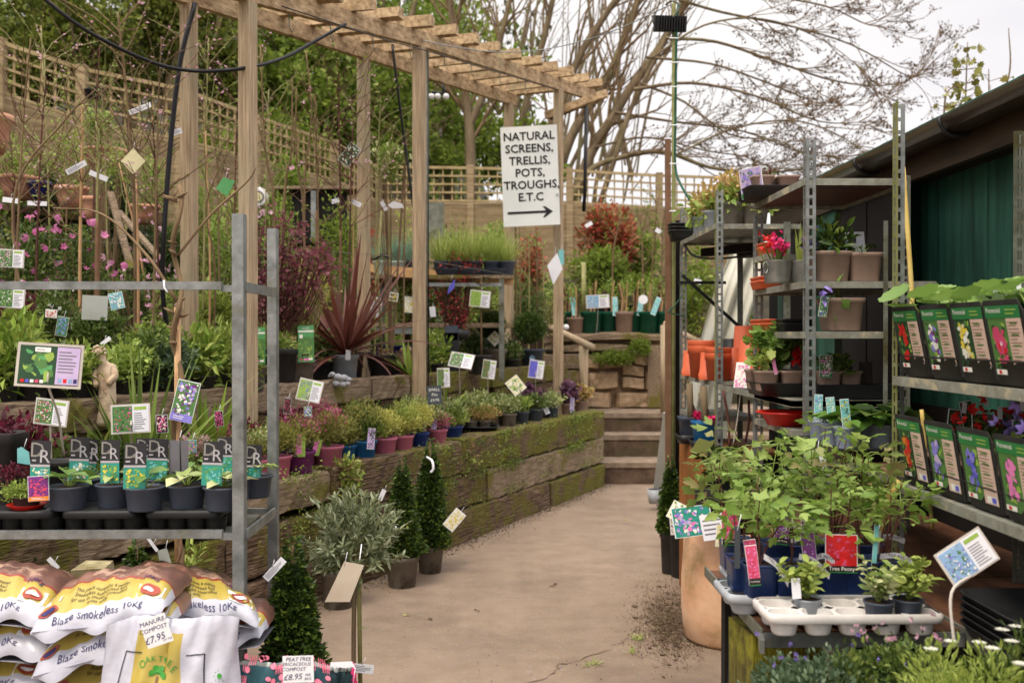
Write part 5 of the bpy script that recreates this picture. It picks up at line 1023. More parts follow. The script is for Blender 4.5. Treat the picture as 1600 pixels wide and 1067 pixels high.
# fir, fern-leaf and small plants right of the red acer
def fir(label, x, y, Y, R_, base, pm='potblack'):
    c = np.array((P(x, y, Y)[0], Y, base)); e = P(x, y, Y); t = T('young_fir', label, 'young fir', c); b = MB(); pot_mesh(b, c, .09, .16, pm); b.build('pot', t); b = MB(); b.tube([c + (0, 0, .1), e + (0, 0, R_)], (.012, .003), 'twig', 6)
    f = MB()
    for k in range(34):
        a = rnd.uniform(0, 6.28); z = rnd.uniform(-.9, .9); l = R_ * (1.15 - .55 * (z + .9) / 1.8) * rnd.uniform(.7, 1.1); p0 = e + (0, 0, z * R_); d = np.array((math.cos(a), math.sin(a), rnd.uniform(-.05, .4))); b.tube([p0, p0 + d * l], .0025, 'twig', 3, cap=False)
        n = 44; ff = NR.random(n); q = p0 + d * l * ff[:, None]; s_ = np.cross(d, (0, 0, 1)); f.leaves(q, s_ * NR.choice([-1, 1], (n, 1)) + d * .5 + (0, 0, .1), .026, 'l_dark', 'dia', .22, .8)
    b.build('branches', t); f.build('foliage', t)
fir('young dark green fir tree beside the red feathery acer', 752, 462, 8.3, .17, Z2)
for px, tt, lab, g in [(770, .9, 'pot of pale ferny leaves below the young fir', g_bush('l_aqua', .22, .14, 260, .05, 'tri', 1)), (720, .85, 'small pot at the foot of the bright red acer', g_bush('l_lime', .1, .08, 160, .03)), (740, .62, 'dark pot of fine leaves left of the box ball', g_bush('l_dark', .2, .1, 300, .03, 'tri', 1)),
                       (800, .7, 'pot of dark leaves between the two box balls', g_bush('l_dark', .12, .1, 260, .03))]: potted('potted_shrub', lab, 'potted plant', at2(px, tt), .08, .14, 'potblack', g, 'potted shrubs on the upper bed')
b = MB(); c = P(706, 520, 8.2); b.box(c, (.1, .1, .12), 'potslate'); b.tube([c + (.0, 0, 0), c + (.14, 0, -.02)], .045, 'black', 10); b.box((c[0], c[1], (1.17 + c[2]) / 2), (.12, .1, c[2] - 1.17), 'black')
b.build('garden_pump', loc=(c[0], c[1], 1.17), **tagd('small grey and black motor unit behind the middle pergola post', 'pump'))
# ---- wooden staging with ornamental grasses
YB = 8.55; a = P(582, 421, YB + .3); A = P(600, 424, YB); B_ = P(802, 437, YB); t = T('plant_staging', 'two tier staging with a new timber edge carrying pots of ornamental grass', 'staging', (A[0], A[1], 1.17))
b = MB(); b.bar(P(612, 424, YB), P(802, 438, YB + .2), .03, .085, 'newwood'); b.bar(P(560, 416, YB + .75), P(611, 423, YB), .03, .07, 'newwood'); b.build('edge_board', t)
zt = P(700, 430, YB)[2] + .02; x0, x1 = P(575, 424, YB)[0], B_[0]; b = MB(); b.box(((x0 + x1) / 2, YB + .38, zt - .03), (x1 - x0, .68, .03), 'sleeper_plain'); b.build('deck', t)
b = MB(); zl = P(700, 508, YB)[2]; b.box(((x0 + x1) / 2, YB + .38, zl), (x1 - x0, .6, .04), 'sleeper_plain'); b.build('lower_shelf', t)
for x, y in ((x0 + .42, YB + .06), (x1 - .1, YB + .06), (x0 + .05, YB + .6), (x1 - .1, YB + .62)): b = MB(); b.bar((x, y, 1.1), (x, y, zt - .05), .045, .045, 'galvdull', up=(0, 1, 0)); b.build('leg', t)
b = MB(); b.bar((x0 + .42, YB + .03, zt - .1), (x1 - .1, YB + .03, zt - .1), .02, .03, 'galv'); b.bar((x0 + .05, YB + .03, zl - .05), (x0 + .5, YB + .03, zl - .05), .02, .05, 'galv'); b.build('rail', t)
def grasspot(label, x, y, Y, ln, m, n, pm, droop=.8, spread=.8, w=.006, r=.075, h=.12, sq=0):
    c = P(x, y, Y); c[2] = zt - .012; t = T('grass_pot', label, 'ornamental grass', c, 'pots of ornamental grass on the staging'); ln *= 1.25; droop = 1.0; b = MB(); pot_mesh(b, c, r, h, pm, sq); b.build('pot', t); b = MB(); b.disc(c + (0, 0, h * .88), r * .93, 'soil'); b.build('soil', t)
    f = MB(); f.blades(c + (0, 0, h * .8), n, ln, w, m, spread, droop, r0=r * .6, seg=4, fold=.3); f.build('blades', t)
for i, (x, ln, m, pm, w, lab) in enumerate([(596, .26, 'l_fest', 'potmint', .004, 'blue grey fescue at the left end of the staging'), (622, .26, 'l_fest', 'potmint', .004, 'blue grey fescue in a mint pot on the staging'), (648, .25, 'l_fest', 'potslate', .004, 'blue grey fescue beside the middle pergola post'),
        (690, .28, 'l_grass', 'potslate', .007, 'yellow green grass just right of the middle pergola post'), (716, .34, 'l_grass', 'potslate', .008, 'tallest striped yellow grass on the staging'), (742, .3, 'l_grass', 'potslate', .007, 'striped yellow grass in the middle of the staging'),
        (768, .28, 'l_lime', 'potslate', .006, 'arching lime green grass near the sign'), (792, .25, 'l_lime', 'potslate', .006, 'drooping lime green grass at the right end of the staging')]):
    grasspot(lab, x, 425, YB + .14, ln, m, 150, pm, w=w)
for i, (x, ln, m, lab) in enumerate([(608, .26, 'l_lime', 'green grass behind the blue fescues'), (640, .28, 'l_fest', 'second row fescue left of the middle post'), (704, .3, 'l_lime', 'second row grass behind the tallest striped grass'), (732, .3, 'l_lime', 'second row green grass in the middle of the staging'), (780, .28, 'l_grass', 'second row pale grass near the right end of the staging')]): grasspot(lab, x, 420, YB + .45, ln, m, 130, 'potslate')
b = MB(); c = P(620, 419, YB + .02); 
for x in (700, 735, 770): 
    q = P(x, 428, YB + .14); b.lathe((q[0], YB + .15, zt - .014), [(.11, 0), (.125, .05), (.13, .055), (.12, .05)], 'potslate', 16, 2)
b.build('black_tray', loc=P(735, 428, YB), **tagd('row of dark seed trays holding the yellow grasses on the staging', 'tray'))
for x, y, h_, m, lab in ((585, 478, .16, 'pyel', 'yellow and white packet on the lower staging shelf at left'), (640, 476, .14, 'white', 'white and yellow packet hanging behind the middle pergola post')):
    b = MB(); u, v = face(10, 5, 5); card(b, P(x, y, YB + .1), u, v, .1, h_, 'photo', cols=('pwhite', 'pyel'), bgc='pwhite'); b.build('packet', loc=P(x, y, YB + .1), **tagd(lab, 'packet'))

for i, (x, tt, leaf, h_, w_, n_, sz, tp, wd, lab) in enumerate([(6, .6, 'l_fern', .26, .2, 420, .07, 'dia', .3, 'yellow green spurge on the upper bed at the left edge'), (52, .58, 'l_mid', .16, .18, 520, .045, 'oval', .5, 'leafy mound spilling over the upper edging behind the framed leaf sign'), (92, .62, 'l_lime', .2, .16, 420, .05, 'dia', .3, 'lime green plant on the upper bed behind the framed leaf sign'),
        (128, .56, 'l_fern', .14, .16, 300, .06, 'oval', .4, 'fern like plant spilling over the edging left of the statue'), (196, .58, 'l_light', .2, .17, 520, .04, 'oval', .5, 'pale leafy shrub on the upper bed right of the statue'), (236, .6, 'l_mid', .24, .16, 520, .04, 'oval', .5, 'green shrub on the upper bed behind the sword leaved plant'), (262, .56, 'l_aqua', .18, .14, 360, .05, 'tri', .9, 'ferny blue green plant on the upper bed beside the climber'),
        (318, .58, 'l_fern', .2, .18, 300, .07, 'oval', .35, 'broad yellow green fern spilling over the edging right of the climber'), (350, .6, 'l_lime', .26, .17, 560, .06, 'dia', .25, 'feathery lime green plant on the upper bed by the near front post'), (376, .56, 'l_fern', .13, .15, 260, .06, 'oval', .35, 'green fern at the foot of the near front pergola post'),
        (640, .62, 'l_dry', .1, .12, 200, .04, 'oval', .4, 'withered fern on the upper bed left of the middle post'), (680, .6, 'l_fern', .22, .15, 300, .06, 'oval', .35, 'tall green fern on the upper bed right of the middle post'), (800, .58, 'l_mid', .14, .12, 300, .035, 'oval', .5, 'weedy green plant on the edging between the box balls')]):
    potted('potted_plant', lab, 'potted plant', at2(x, tt), .08, .1, 'potblack', (lambda lf_, a_, b_, c_, d_, e_, g_: (lambda f, c, r: bush(f, c + (0, 0, a_ * .5), (b_, b_, a_ * .75), c_, d_, lf_, e_, g_, lumps=12, lump=.4, rise=.5, low=-1, shell=.2)))(leaf, h_, w_, int(n_ * 1.5), sz, tp, wd), 'leafy plants along the upper edging')
# ================================================================ UPPER SLOPE: shrubs, saplings, pots
GS = 'shrubs standing on the sloping bed'
def yb(x, Y): return max(Y, row(x, .72)[1] + .3 * rnd.random()) if x < 860 else Y
def gz(x, Y): q = P(x, 500, Y); return np.array((q[0], Y, max(HT(q[0], Y), Z2 if Wc(q[0], Y)[1] < 1.8 else -1)))
def shrub(label, x, Y, ytop, rw, leaf, n=1600, sz=.03, tpl='dia', wid=.5, pm='potblack', fl_=None, pr=.1, ph=.16, ybot=None, cat='shrub', name='potted_shrub', up=.5):
    "bush whose top reaches photo row ytop, standing in a pot on the slope"
    Y = yb(x, Y); c = gz(x, Y); top = P(x, ytop, Y)[2]; lo = P(x, ybot, Y)[2] if ybot else c[2] + ph; t = T(name, label, cat, c, GS)
    b = MB(); pot_mesh(b, c, pr, ph, pm); b.build('pot', t); f = MB(); m_ = (lo + top) / 2; R_ = rw * PX(Y); hz = (top - lo) / 2
    for i in range(12): a = rnd.uniform(0, 6.28); e = np.array((c[0] + math.cos(a) * R_ * .7, Y + math.sin(a) * R_ * .7, lo + hz * rnd.uniform(.8, 1.7))); f.tube(curve([c + (0, 0, ph * .8), (c + e) / 2 + (0, 0, .05), e], 3), np.linspace(.008, .002, 7), 'twig', 4, cap=False)
    f.build('stems', t); f = MB(); nl = max(8, int(hz / R_ * 12)); bush(f, (c[0], Y, m_), (R_, R_ * .8, hz), n, sz, leaf, tpl, wid, lumps=min(40, nl), lump=.34, rise=.4, low=-1, shell=.15, up=up); f.build('foliage', t)
    if fl_: m, k, s_, tp = fl_; f = MB(); q = np.array((c[0], Y - R_ * .25, m_)) + NR.uniform(-1, 1, (k, 3)) * (R_, R_ * .7, hz); f.leaves(q, rv(k) * .5 + (0, -.3, .5), s_ * NR.uniform(.6, 1.3, k), m, tp, .8, .2); f.build('blossom', t)
    return t
shrub('pink flowered magnolia bush nearest the left edge', 40, 6.2, 330, 58, 'l_mid', 2600, .035, fl_=('f_pink', 40, .05, 'flower'))
shrub('dark evergreen shrub with pink magnolia blooms behind the left stakes', 130, 7, 345, 62, 'l_mid', 2800, .032, fl_=('f_pink', 60, .05, 'flower'))
shrub('leafy green shrub with small white flowers in front of the pink ones', 90, 5.5, 430, 55, 'l_mid', 1900, .03, fl_=('f_white', 24, .02, 'flower'))
shrub('dark green shrub with pale blossom right of the brown stake', 215, 6.4, 400, 48, 'l_mid', 2000, .03, fl_=('f_pale', 46, .04, 'flower'))
shrub('narrow dark evergreen cone against the far fence', 78, 9, 250, 22, 'l_yew', 1800, .035)
shrub('dark round evergreen below the wide terracotta pot', 180, 9, 255, 34, 'l_dark', 2400, .035)
shrub('tall dark shrub behind the black strap', 235, 8, 330, 34, 'l_dark', 1800, .035, fl_=('f_pale', 30, .04, 'flower'))
shrub('young tree with pale pink clustered blossom by the near rear post', 262, 6.0, 420, 30, 'l_light', 500, .03, fl_=('f_pale', 50, .035, 'flower'))
shrub('light green young maple in front of the fence floodlight', 158, 8.5, 160, 26, 'l_light', 700, .04, 'oval', ybot=235)
shrub('loose lime green shrub beside the terracotta pots', 175, 8, 215, 28, 'l_lime', 260, .04, ybot=300)
shrub('green bushy bamboo right of the near rear post', 330, 6.6, 440, 40, 'l_lime', 1700, .06, 'dia', .22)
shrub('yellow green spurge at the left above the dark sign', 30, 4.9, 470, 40, 'l_fern', 600, .06, 'dia', .25)
shrub('dark red leaved shrub low at the far left', 20, 5.6, 430, 45, 'l_wine', 900, .03)
shrub('pale green rounded shrub between the two near pergola posts', 340, 8.6, 300, 34, 'l_light', 1300, .035)
shrub('tall pale leaved shrub with tiny pink buds right of the near front post', 440, 8.4, 265, 36, 'l_light', 1300, .035, fl_=('f_pale', 14, .05, 'flower'))
shrub('fresh green shrub left of the far rear pergola post', 520, 9.5, 290, 42, 'l_spring', 1600, .045)
shrub('dense green shrub in front of the trellis behind the pergola', 455, 11, 215, 34, 'l_spring', 2000, .06)
shrub('dark leafy shrub above the cordyline', 540, 8.2, 380, 34, 'l_mid', 1000, .035)
shrub('creamy white flowered lollipop bush between the pergola posts', 612, 8.0, 224, 34, 'l_light', 900, .035, fl_=('f_cream', 80, .03, 'oval'), ybot=290)
shrub('red tipped shrub low behind the fescues', 585, 10, 330, 30, 'l_photinia', 900, .05, 'oval')
shrub('green shrub filling the gap under the staging', 650, 9.4, 400, 60, 'l_mid', 1300, .045)
shrub('leafy shrub behind the striped grasses', 745, 11.5, 352, 60, 'l_light', 1500, .06)
shrub('red photinia bush glowing behind the sign post', 945, 13.2, 305, 54, 'l_photinia', 3400, .075, 'oval', .5, ybot=450)
shrub('green lower half of growth under the red photinia', 930, 12.9, 370, 55, 'l_spring', 2400, .06, 'oval', .6)
shrub('fresh green shrub between the photinia and the shelving', 1000, 13.4, 345, 40, 'l_spring', 1700, .06, 'oval', .6)
shrub('airy green shrub seen through the far shelving', 1085, 12, 360, 50, 'l_spring', 1600, .06, 'oval', .6)
shrub('dark green shrub seen through the shelving beside the white sheet', 1150, 10.5, 400, 36, 'l_mid', 1100, .05, 'oval', .6, fl_=('f_white', 10, .05, 'flower'))
shrub('red leaved shrub behind the narrow bamboo stakes left of the sign post', 830, 12.6, 350, 26, 'l_photinia', 900, .06, 'oval')
shrub('green bush behind the box balls', 825, 10.6, 430, 40, 'l_mid', 1300, .045)
shrub('brown stemmed shrub just left of the handrail', 865, 11.4, 440, 20, 'l_heath', 700, .04)
shrub('lime green shrub behind the green pots', 985, 12.8, 420, 60, 'l_spring', 1600, .06, 'oval', .6)
shrub('pale shrub at the fence behind the sign', 770, 14.5, 330, 40, 'l_light', 1200, .07)
shrub('dark shrub low between the second bed and the fence at the left', 60, 8, 400, 70, 'l_mid', 2200, .045)
shrub('broad dark green mass behind the near rear post', 290, 9.2, 330, 60, 'l_mid', 2200, .045)
shrub('yellow green bush behind the red acer', 480, 7.6, 400, 42, 'l_heathyel', 1200, .04)
shrub('green bush in the middle of the slope behind the statue', 150, 5.4, 480, 50, 'l_mid', 1600, .035)
shrub('green euonymus mound behind the sword leaved plant', 240, 5.4, 500, 52, 'l_light', 1500, .035)
for i, (x, yt, wd_) in enumerate([(22, 190, 'at the far left'), (64, 215, 'left of the pale cane'), (108, 175, 'behind the pale cane'), (186, 200, 'behind the diamond label'), (240, 215, 'behind the black strap'), (318, 225, 'between the near pergola posts'), (366, 240, 'by the near front post'), (408, 255, 'right of the near front post'), (498, 262, 'above the cordyline'), (548, 282, 'left of the far rear post'), (636, 300, 'left of the middle post'), (706, 318, 'right of the middle post')]):
    shrub('loose airy shrub in front of the fence ' + wd_, x, 9 + .4 * (i % 5), yt, 30, ('l_light', 'l_spring', 'l_lime', 'l_mid')[i % 4], 900, .045, ('dia', 'oval')[i % 2])
f = MB()
for _ in range(420):
    x = rnd.uniform(-60, 1080); Y = rnd.uniform(6, 16.2); q = P(x, 500, Y); z = HT(q[0], Y)
    if z < .5 or (x > 860 and Y < 11.8): continue
    r = rnd.uniform(.15, .4); bush(f, (q[0], Y, z + r * .4), (r, r, r * .8), 150, .05, rnd.choice(('l_mid', 'l_dark', 'l_spring', 'l_light', 'l_heath')), lumps=6)
f.build('undergrowth', kind='stuff', label='low mixed green growth between the potted shrubs on the slope', category='undergrowth')
# bare saplings and canes
def sapling(label, pts, Y, r, m='twig', nb=10, bl=.35, leaf=None, nl=0, sz=.03, grp='young trees and canes on the slope', name='young_tree', cat='young tree', tpl='dia'):
    Y = yb(pts[0][0], Y); q = [P(x, y, Y) for x, y in pts]; g = gz(pts[0][0], Y); q[0][2] = g[2]; t = T(name, label, cat, q[0], grp); b = MB(); C = np.array(curve(q, 6)); b.tube(C, np.linspace(r, r * .45, len(C)), m, 7); b.build('stem', t)
    b = MB(); st = []
    for i in range(nb):
        k = rnd.uniform(.4, .97) * (len(C) - 1); p = C[int(k)]; a = rnd.uniform(0, 6.28); d = nrm((math.cos(a), math.sin(a) * .6, rnd.uniform(.5, 1.6))); l = bl * rnd.uniform(.5, 1.1); w_ = [p]
        for s_ in range(4): w_.append(w_[-1] + d * l / 4); d = nrm(d + NR.normal(0, .15, 3))
        b.tube(w_, np.linspace(r * .35, .0016, 5), m if m != 'cane' else 'twig', 4, cap=False); st.append(np.array(w_))
    if nb: b.build('twigs', t)
    if leaf: f = MB(); p, d = along(st or [C], nl, .2); f.leaves(p, d, sz * NR.uniform(.6, 1.2, nl), leaf, tpl, .5, .4); f.build('leaves', t)
    return t
sapling('pale cane stake with a thin tree tied to it, left of the brown stake', [(125, 560), (125, 400), (128, 240), (128, 160)], 6.0, .012, 'cane', 14, .5, 'l_light', 60, .03)
sapling('square brown timber stake standing among the pink magnolias', [(153, 550), (152, 420), (152, 345)], 5.6, .02, 'stake', 0)
sapling('slim greenish sapling rising from the brown stake', [(153, 400), (152, 320), (154, 250), (150, 190)], 5.7, .009, 'canegreen', 10, .45, 'l_lime', 50, .03)
sapling('tall bare sapling with rising twigs left of the near rear post', [(210, 540), (211, 380), (205, 230), (192, 90), (184, 20)], 6.3, .013, 'twig', 22, .8)
sapling('pair of pale canes crossing below the diamond label', [(216, 560), (216, 420), (213, 280)], 6.1, .011, 'cane', 0)
sapling('leaning cane between the diamond label and the black strap', [(228, 560), (224, 430), (186, 255)], 6.5, .009, 'cane', 0)
sapling('arching bare branch sweeping right towards the climber', [(60, 470), (20, 320), (100, 190), (150, 140)], 5.2, .008, 'twig', 5, .5)
sapling('long pale cane right of the near rear post', [(326, 580), (328, 400), (321, 205)], 6.4, .009, 'cane', 0)
sapling('thin bent stem right of the long pale cane', [(332, 580), (336, 420), (322, 330), (345, 260), (398, 180)], 6.2, .007, 'twig', 6, .4)
sapling('smooth grey branched sapling right of the near front post', [(430, 470), (428, 320), (415, 240), (407, 70)], 7.6, .012, 'twig', 8, .35)
sapling('second grey sapling forking beside the first', [(432, 470), (445, 300), (455, 240), (457, 125)], 7.7, .012, 'twig', 5, .3)
sapling('third grey sapling with knobbly buds', [(480, 480), (474, 330), (463, 240), (463, 138)], 7.8, .011, 'twig', 5, .3, 'f_pale', 5, .05)
sapling('wavy sapling left of the far rear post', [(478, 480), (476, 300), (487, 180), (478, 80)], 8, .011, 'twig', 6, .3)
sapling('bare tree tied to a cane with reddish twigs above the cordyline', [(532, 520), (532, 330), (530, 200), (528, 90)], 7.4, .009, 'twigred', 22, .7, 'l_lime', 60, .045, tpl='palm')
sapling('square dark stake standing behind the cordyline', [(531, 560), (532, 440), (532, 360)], 7.3, .017, 'stake', 0)
sapling('pair of dark stakes behind the yellow acer', [(497, 560), (497, 430), (494, 330)], 7.6, .02, 'stake', 0)
sapling('cane with a white tag left of the far rear post', [(552, 540), (552, 400), (553, 250)], 7.4, .007, 'cane', 3, .3)
sapling('slim grey standard tree under the cream flowered head', [(604, 520), (608, 400), (612, 300)], 8.0, .012, 'canegreen', 0)
sapling('dark bare sapling left of the sign post', [(806, 470), (806, 380), (803, 300)], 9.9, .012, 'twig', 0)
for i, (x, y0) in enumerate([(812, 345), (826, 350), (838, 350), (848, 380), (820, 365)]):
    sapling(('thin upright bamboo stem below the big sign, close to its post', 'bamboo stem hanging just behind the middle of the big sign', 'bamboo stem below the right half of the big sign', 'short bamboo stem beside the sign post', 'pale bamboo stem under the centre of the big sign')[i], [(x, 500), (x + 1, 420), (x - 1, y0)], 10.4 + .1 * i, .01, 'canegreen' if i % 2 else 'twig', 3, .3, 'l_photinia' if i in (0, 4) else 'l_lime', 30, .04)
for i, (x, y0, x2) in enumerate([(1020, 300, 1030), (1004, 330, 1000), (1034, 330, 1036), (958, 330, 972)]):
    sapling(('leaning thin tree between the photinia and the timber post', 'thin twiggy tree right of the photinia', 'brown stemmed young tree touching the timber post', 'thin bare stem in front of the photinia')[i], [(x, 480), (x, 400), (x2, y0)], 12.2, .013, 'twig', 12, .5, 'l_spring', 80, .05)
r5 = random.Random(5)
for i, (x, y0, dx, w5) in enumerate([(18, 60, 30, 'near the left edge'), (52, 120, 20, 'above the first magnolia'), (84, 40, -20, 'in front of the left trellis'), (100, 230, 10, 'left of the pale cane'), (140, 70, 16, 'in front of the fence floodlight'), (172, 130, -14, 'just right of the brown stake'), (238, 60, 14, 'left of the black strap'), (250, 190, -12, 'behind the black strap'), (316, 60, 10, 'between the two near pergola posts'), (345, 200, -10, 'behind the green label'), (362, 110, 12, 'left of the near front post'), (412, 140, 8, 'right of the near front post'), (500, 150, -8, 'above the yellow acer'), (545, 200, 6, 'left of the far rear post'), (585, 150, 10, 'right of the far rear post'), (630, 200, 6, 'left of the middle front post'), (28, 200, -14, 'low by the terracotta pot'), (194, 210, 8, 'beside the diamond label')]):
    sapling('slender twiggy sapling ' + w5, [(x, 500), (x + dx * .3, 380), (x + dx * .6, (y0 + 330) / 2), (x + dx, y0)], 5.6 + .45 * (i % 6), .008, ('twig', 'twigred', 'canegreen')[i % 3], 20, .6, ('l_lime', 'l_light', 'f_pale', 'l_spring')[i % 4], 90, .028)
# knobbly climber tied to a stake in front
t = T('climber', 'knobbly twisted climber tied to a pale stake in front of the beds', 'climber', G(277, 1130)); Yc = 4.15
b = MB(); b.tube([(P(277, 900, Yc)[0], Yc, 0), P(278, 700, Yc), P(277, 480, Yc)], .014, 'cane', 8); b.build('stake', t)
b = MB(); z_ = np.linspace(960, 290, 50); C = [P(277 + 7 * math.sin(y * .045), y, Yc - .02 + .02 * math.cos(y * .045)) for y in z_]; b.tube(C, np.linspace(.013, .008, 50) + .003 * NR.random(50), 'twig', 7); C2 = [P(277 - 6 * math.sin(y * .05), y, Yc - .015 - .02 * math.cos(y * .05)) for y in z_[:36]]; b.tube(C2, .006, 'stake', 6)
b.tube(curve([P(276, 470, Yc), P(230, 400, 4.2), P(160, 335, 4.3), P(84, 325, 4.5)]), np.linspace(.008, .003, 19), 'twig', 6); b.tube(curve([P(277, 400, Yc), P(330, 335, 4.2), P(385, 285, 4.2), P(400, 262, 4.2)]), np.linspace(.007, .003, 19), 'twig', 6)
for i in range(12): y = rnd.uniform(300, 560); d = np.array((rnd.choice((-1, 1)) * rnd.uniform(.5, 1), -.3, rnd.uniform(0, .6))); p = P(277, y, Yc - .02); b.tube([p, p + d * .03, p + d * .055], (.005, .009, .002), 'twig', 6)
b.build('stem', t); b = MB(); pot_mesh(b, (P(277, 900, Yc)[0], Yc, 0), .13, .24, 'potblack'); b.build('pot', t)
u, v = face(0, 6, 12); b = MB(); card(b, P(289, 627, Yc - .05), u, v, .094, .17, 'photo', cols=('pviol', 'plav', 'pwhite', 'ppurp'), bgc='pgreen', title='pviol', seed=4); b.build('plant_label', t)
# terracotta pots, blue glazed pots and stored things by the fence
def vase(label, x, y, Y, r, h, m='terrapot', cat='terracotta pot', name='terracotta_pot', grp='large pots stored below the fence', fl_=1.0):
    c = P(x, y, Y); b = MB(); b.lathe(c, [(r * .62, 0), (r * .8, h * .4), (r * .95 * fl_, h * .8), (r, h * .82), (r * 1.06, h * .9), (r * 1.04, h), (r * .92, h), (r * .85, h * .6)], m, 24); b.build(name, loc=c, **tagd(label, cat, grp))
    b = MB(); g = max(.3, HT(c[0], c[1])); 
vase('wide terracotta bowl on the slope below the left trellis', 163, 262, 9.6, .2, .17, fl_=1.02)
vase('tall terracotta pot at the left edge under the fence', -18, 240, 8.4, .19, .32)
vase('terracotta pot half hidden by leaves left of the blue pot', 30, 312, 8.8, .17, .2)
vase('bright blue glazed pot among the terracotta pots', 62, 312, 8.7, .1, .15, 'potcobalt', 'glazed pot')
vase('plain terracotta planter behind the left canes', 112, 328, 8.8, .14, .2)
vase('small terracotta pot behind the brown stake', 146, 345, 8.6, .1, .2)
vase('terracotta pot low behind the diamond label', 226, 350, 8.8, .13, .16)
vase('blue glazed bowl low between the magnolia blooms', 112, 440, 7.2, .13, .14, 'potcobalt', 'glazed pot')
t = T('timber_shelf', 'rough timber shelf on the slope carrying the stored pots', 'shelf', P(100, 330, 9)); b = MB(); b.bar(P(-30, 322, 9.1), P(260, 362, 9.3), .5, .05, 'sleeper'); b.build('top', t); 
for x in (-10, 100, 200, 250): 
    b = MB(); q = P(x, 350, 9.1); b.bar((q[0], q[1], HT(q[0], q[1]) - .2), (q[0], q[1], q[2] + .1), .08, .08, 'sleeper', up=(0, 1, 0)); b.build('leg', t)
for a_, c_, lab in (((172, 300), (205, 420), 'weathered grey board leaning behind the brown stake'), ((185, 330), (250, 405), 'second grey board crossing the leaning one')):
    b = MB(); b.bar(P(*a_, 7.6), P(*c_, 7.3), .05, .02, 'sleeper_plain'); b.build('leaning_board', loc=P(*c_, 7.4), **tagd(lab, 'board'))
b = MB(); b.bar(P(128, 480, 5.3), P(168, 482, 5.35), .02, .13, 'cardgrey'); b.build('board', loc=P(148, 482, 5.3), **tagd('plain grey panel behind the brown stake above the statue', 'panel'))
b = MB(); b.bar(P(668, 345, 11.5), P(694, 345, 11.5), .03, .42, 'galvdull'); b.build('metal_sheet', loc=P(680, 360, 11.5), **tagd('upright grey metal sheet behind the middle pergola post', 'metal sheet'))
b = MB(); b.box(P(500, 340, 10), (.5, .3, .55), 'sheddark'); b.box(P(505, 298, 10), (.9, .45, .03), 'sleeper_plain'); b.box(P(490, 338, 9.8), (.05, .02, .5), 'galv'); b.build('dark_hutch', loc=P(500, 360, 10), **tagd('small dark open cabinet with a flat roof behind the red acer', 'cabinet'))
b = MB(); q = P(404, 308, 8.2); b.lathe((0, 0, 0), [(.001, 0), (.075, .004), (.08, .008), (.07, .012), (.001, .012)], 'white', 24, capb=False); b.lathe((0, 0, .013), [(.001, 0), (.05, .001)], 'textgrey', 24, capb=False); b.lathe((0, 0, .015), [(.001, 0), (.035, .001)], 'pcream', 24, capb=False)
V_ = np.concatenate(b.v); b.v = [np.stack([V_[:, 0], -V_[:, 2], V_[:, 1]], 1) + q]; b.build('round_plaque', loc=q, **tagd('small round white plaque beside the near front pergola post', 'plaque'))
# hanging and fluttering labels of the young trees
def hang(label, x, y, Y, w_, h_, style='plain', roll=0, pitch=0, yaw=0, m=None, pts=None, **k):
    u, v = face(yaw, pitch, roll); s_ = PX(Y); b = MB(); c = P(x, y, Y)
    if m: plate(b, c, u, v, w_ * s_, h_ * s_, m, pts=pts)
    else: card(b, c, u, v, w_ * s_, h_ * s_, style, **k)
    b.tube([c + nrm(v) * h_ * s_ * .4, c + nrm(v) * h_ * s_ * .6 + (.01, 0, .02)], .0012, 'paper', 4); b.build('hanging_label', loc=c, **tagd(label, 'plant label', 'labels hanging from young trees'))
D4 = [(-.5, 0), (0, -.5), (.5, 0), (0, .5)]
hang('clear diamond shaped label hanging in the middle of the bare twigs', 208, 252, 5.8, 38, 40, m='pcream', pts=D4)
hang('white ribbon label flying from the tall bare sapling', 219, 170, 6.0, 36, 8, 'text', -22)
hang('curved white strip label on the pale cane', 119, 262, 5.8, 34, 9, 'text', -28); hang('folded white label right of the brown stake top', 154, 275, 5.8, 30, 8, 'plain', 22)
hang('white strip label low at the left edge', 16, 313, 5.6, 24, 8, 'plain', 6); hang('curled white label beside the blue pot', 58, 318, 6.4, 30, 7, 'plain', 2)
hang('short white label on the near rear pergola post', 277, 206, 5.9, 14, 9, 'text', -18); hang('green square label hanging at the near front post', 352, 292, 5.7, 30, 30, m='tgreen', pts=[(-.5, -.1), (.1, -.5), (.5, .3), (-.1, .5)])
hang('white magnolia picture card with text at the far left', 18, 404, 4.9, 36, 26, 'sign', 3, seed=21); hang('white text card below the rail at the left edge', 18, 466, 4.8, 38, 28, 'sign', 4, cols=('pdkgreen', 'plime', 'pwhite'), seed=22)
hang('small red and white flower card below the rail', 80, 490, 5.3, 18, 13, 'photo', 5, cols=('pred', 'pwhite'), bgc='pwhite', seed=23)
hang('blue and green flower card above the dark sign', 97, 510, 5.2, 18, 30, 'photo', 10, cols=('psky', 'pteal', 'pviol'), bgc='pgreen', seed=24)
hang('blue and white packet just below the rail', 182, 470, 5.2, 22, 26, 'photo', -12, cols=('psky', 'pwhite'), bgc='paqua', seed=25)
hang('white strip label by the top of the statue', 165, 533, 5.0, 18, 6, 'plain', -38); hang('tiny white label left of the statue', 144, 565, 5.0, 7, 11, 'photo', 0, cols=('pblue',), bgc='pwhite')
hang('dark photo packet hanging in the reddish twigs above the cordyline', 546, 242, 7.3, 20, 34, 'photo', 38, cols=('pbrown', 'pgreen', 'pwhite'), bgc='pdkgreen', seed=26)
hang('white label left of the cane above the cordyline', 524, 314, 7.3, 12, 7, 'plain', -15); hang('white label right of the cane above the cordyline', 555, 317, 7.2, 20, 7, 'text', 25)
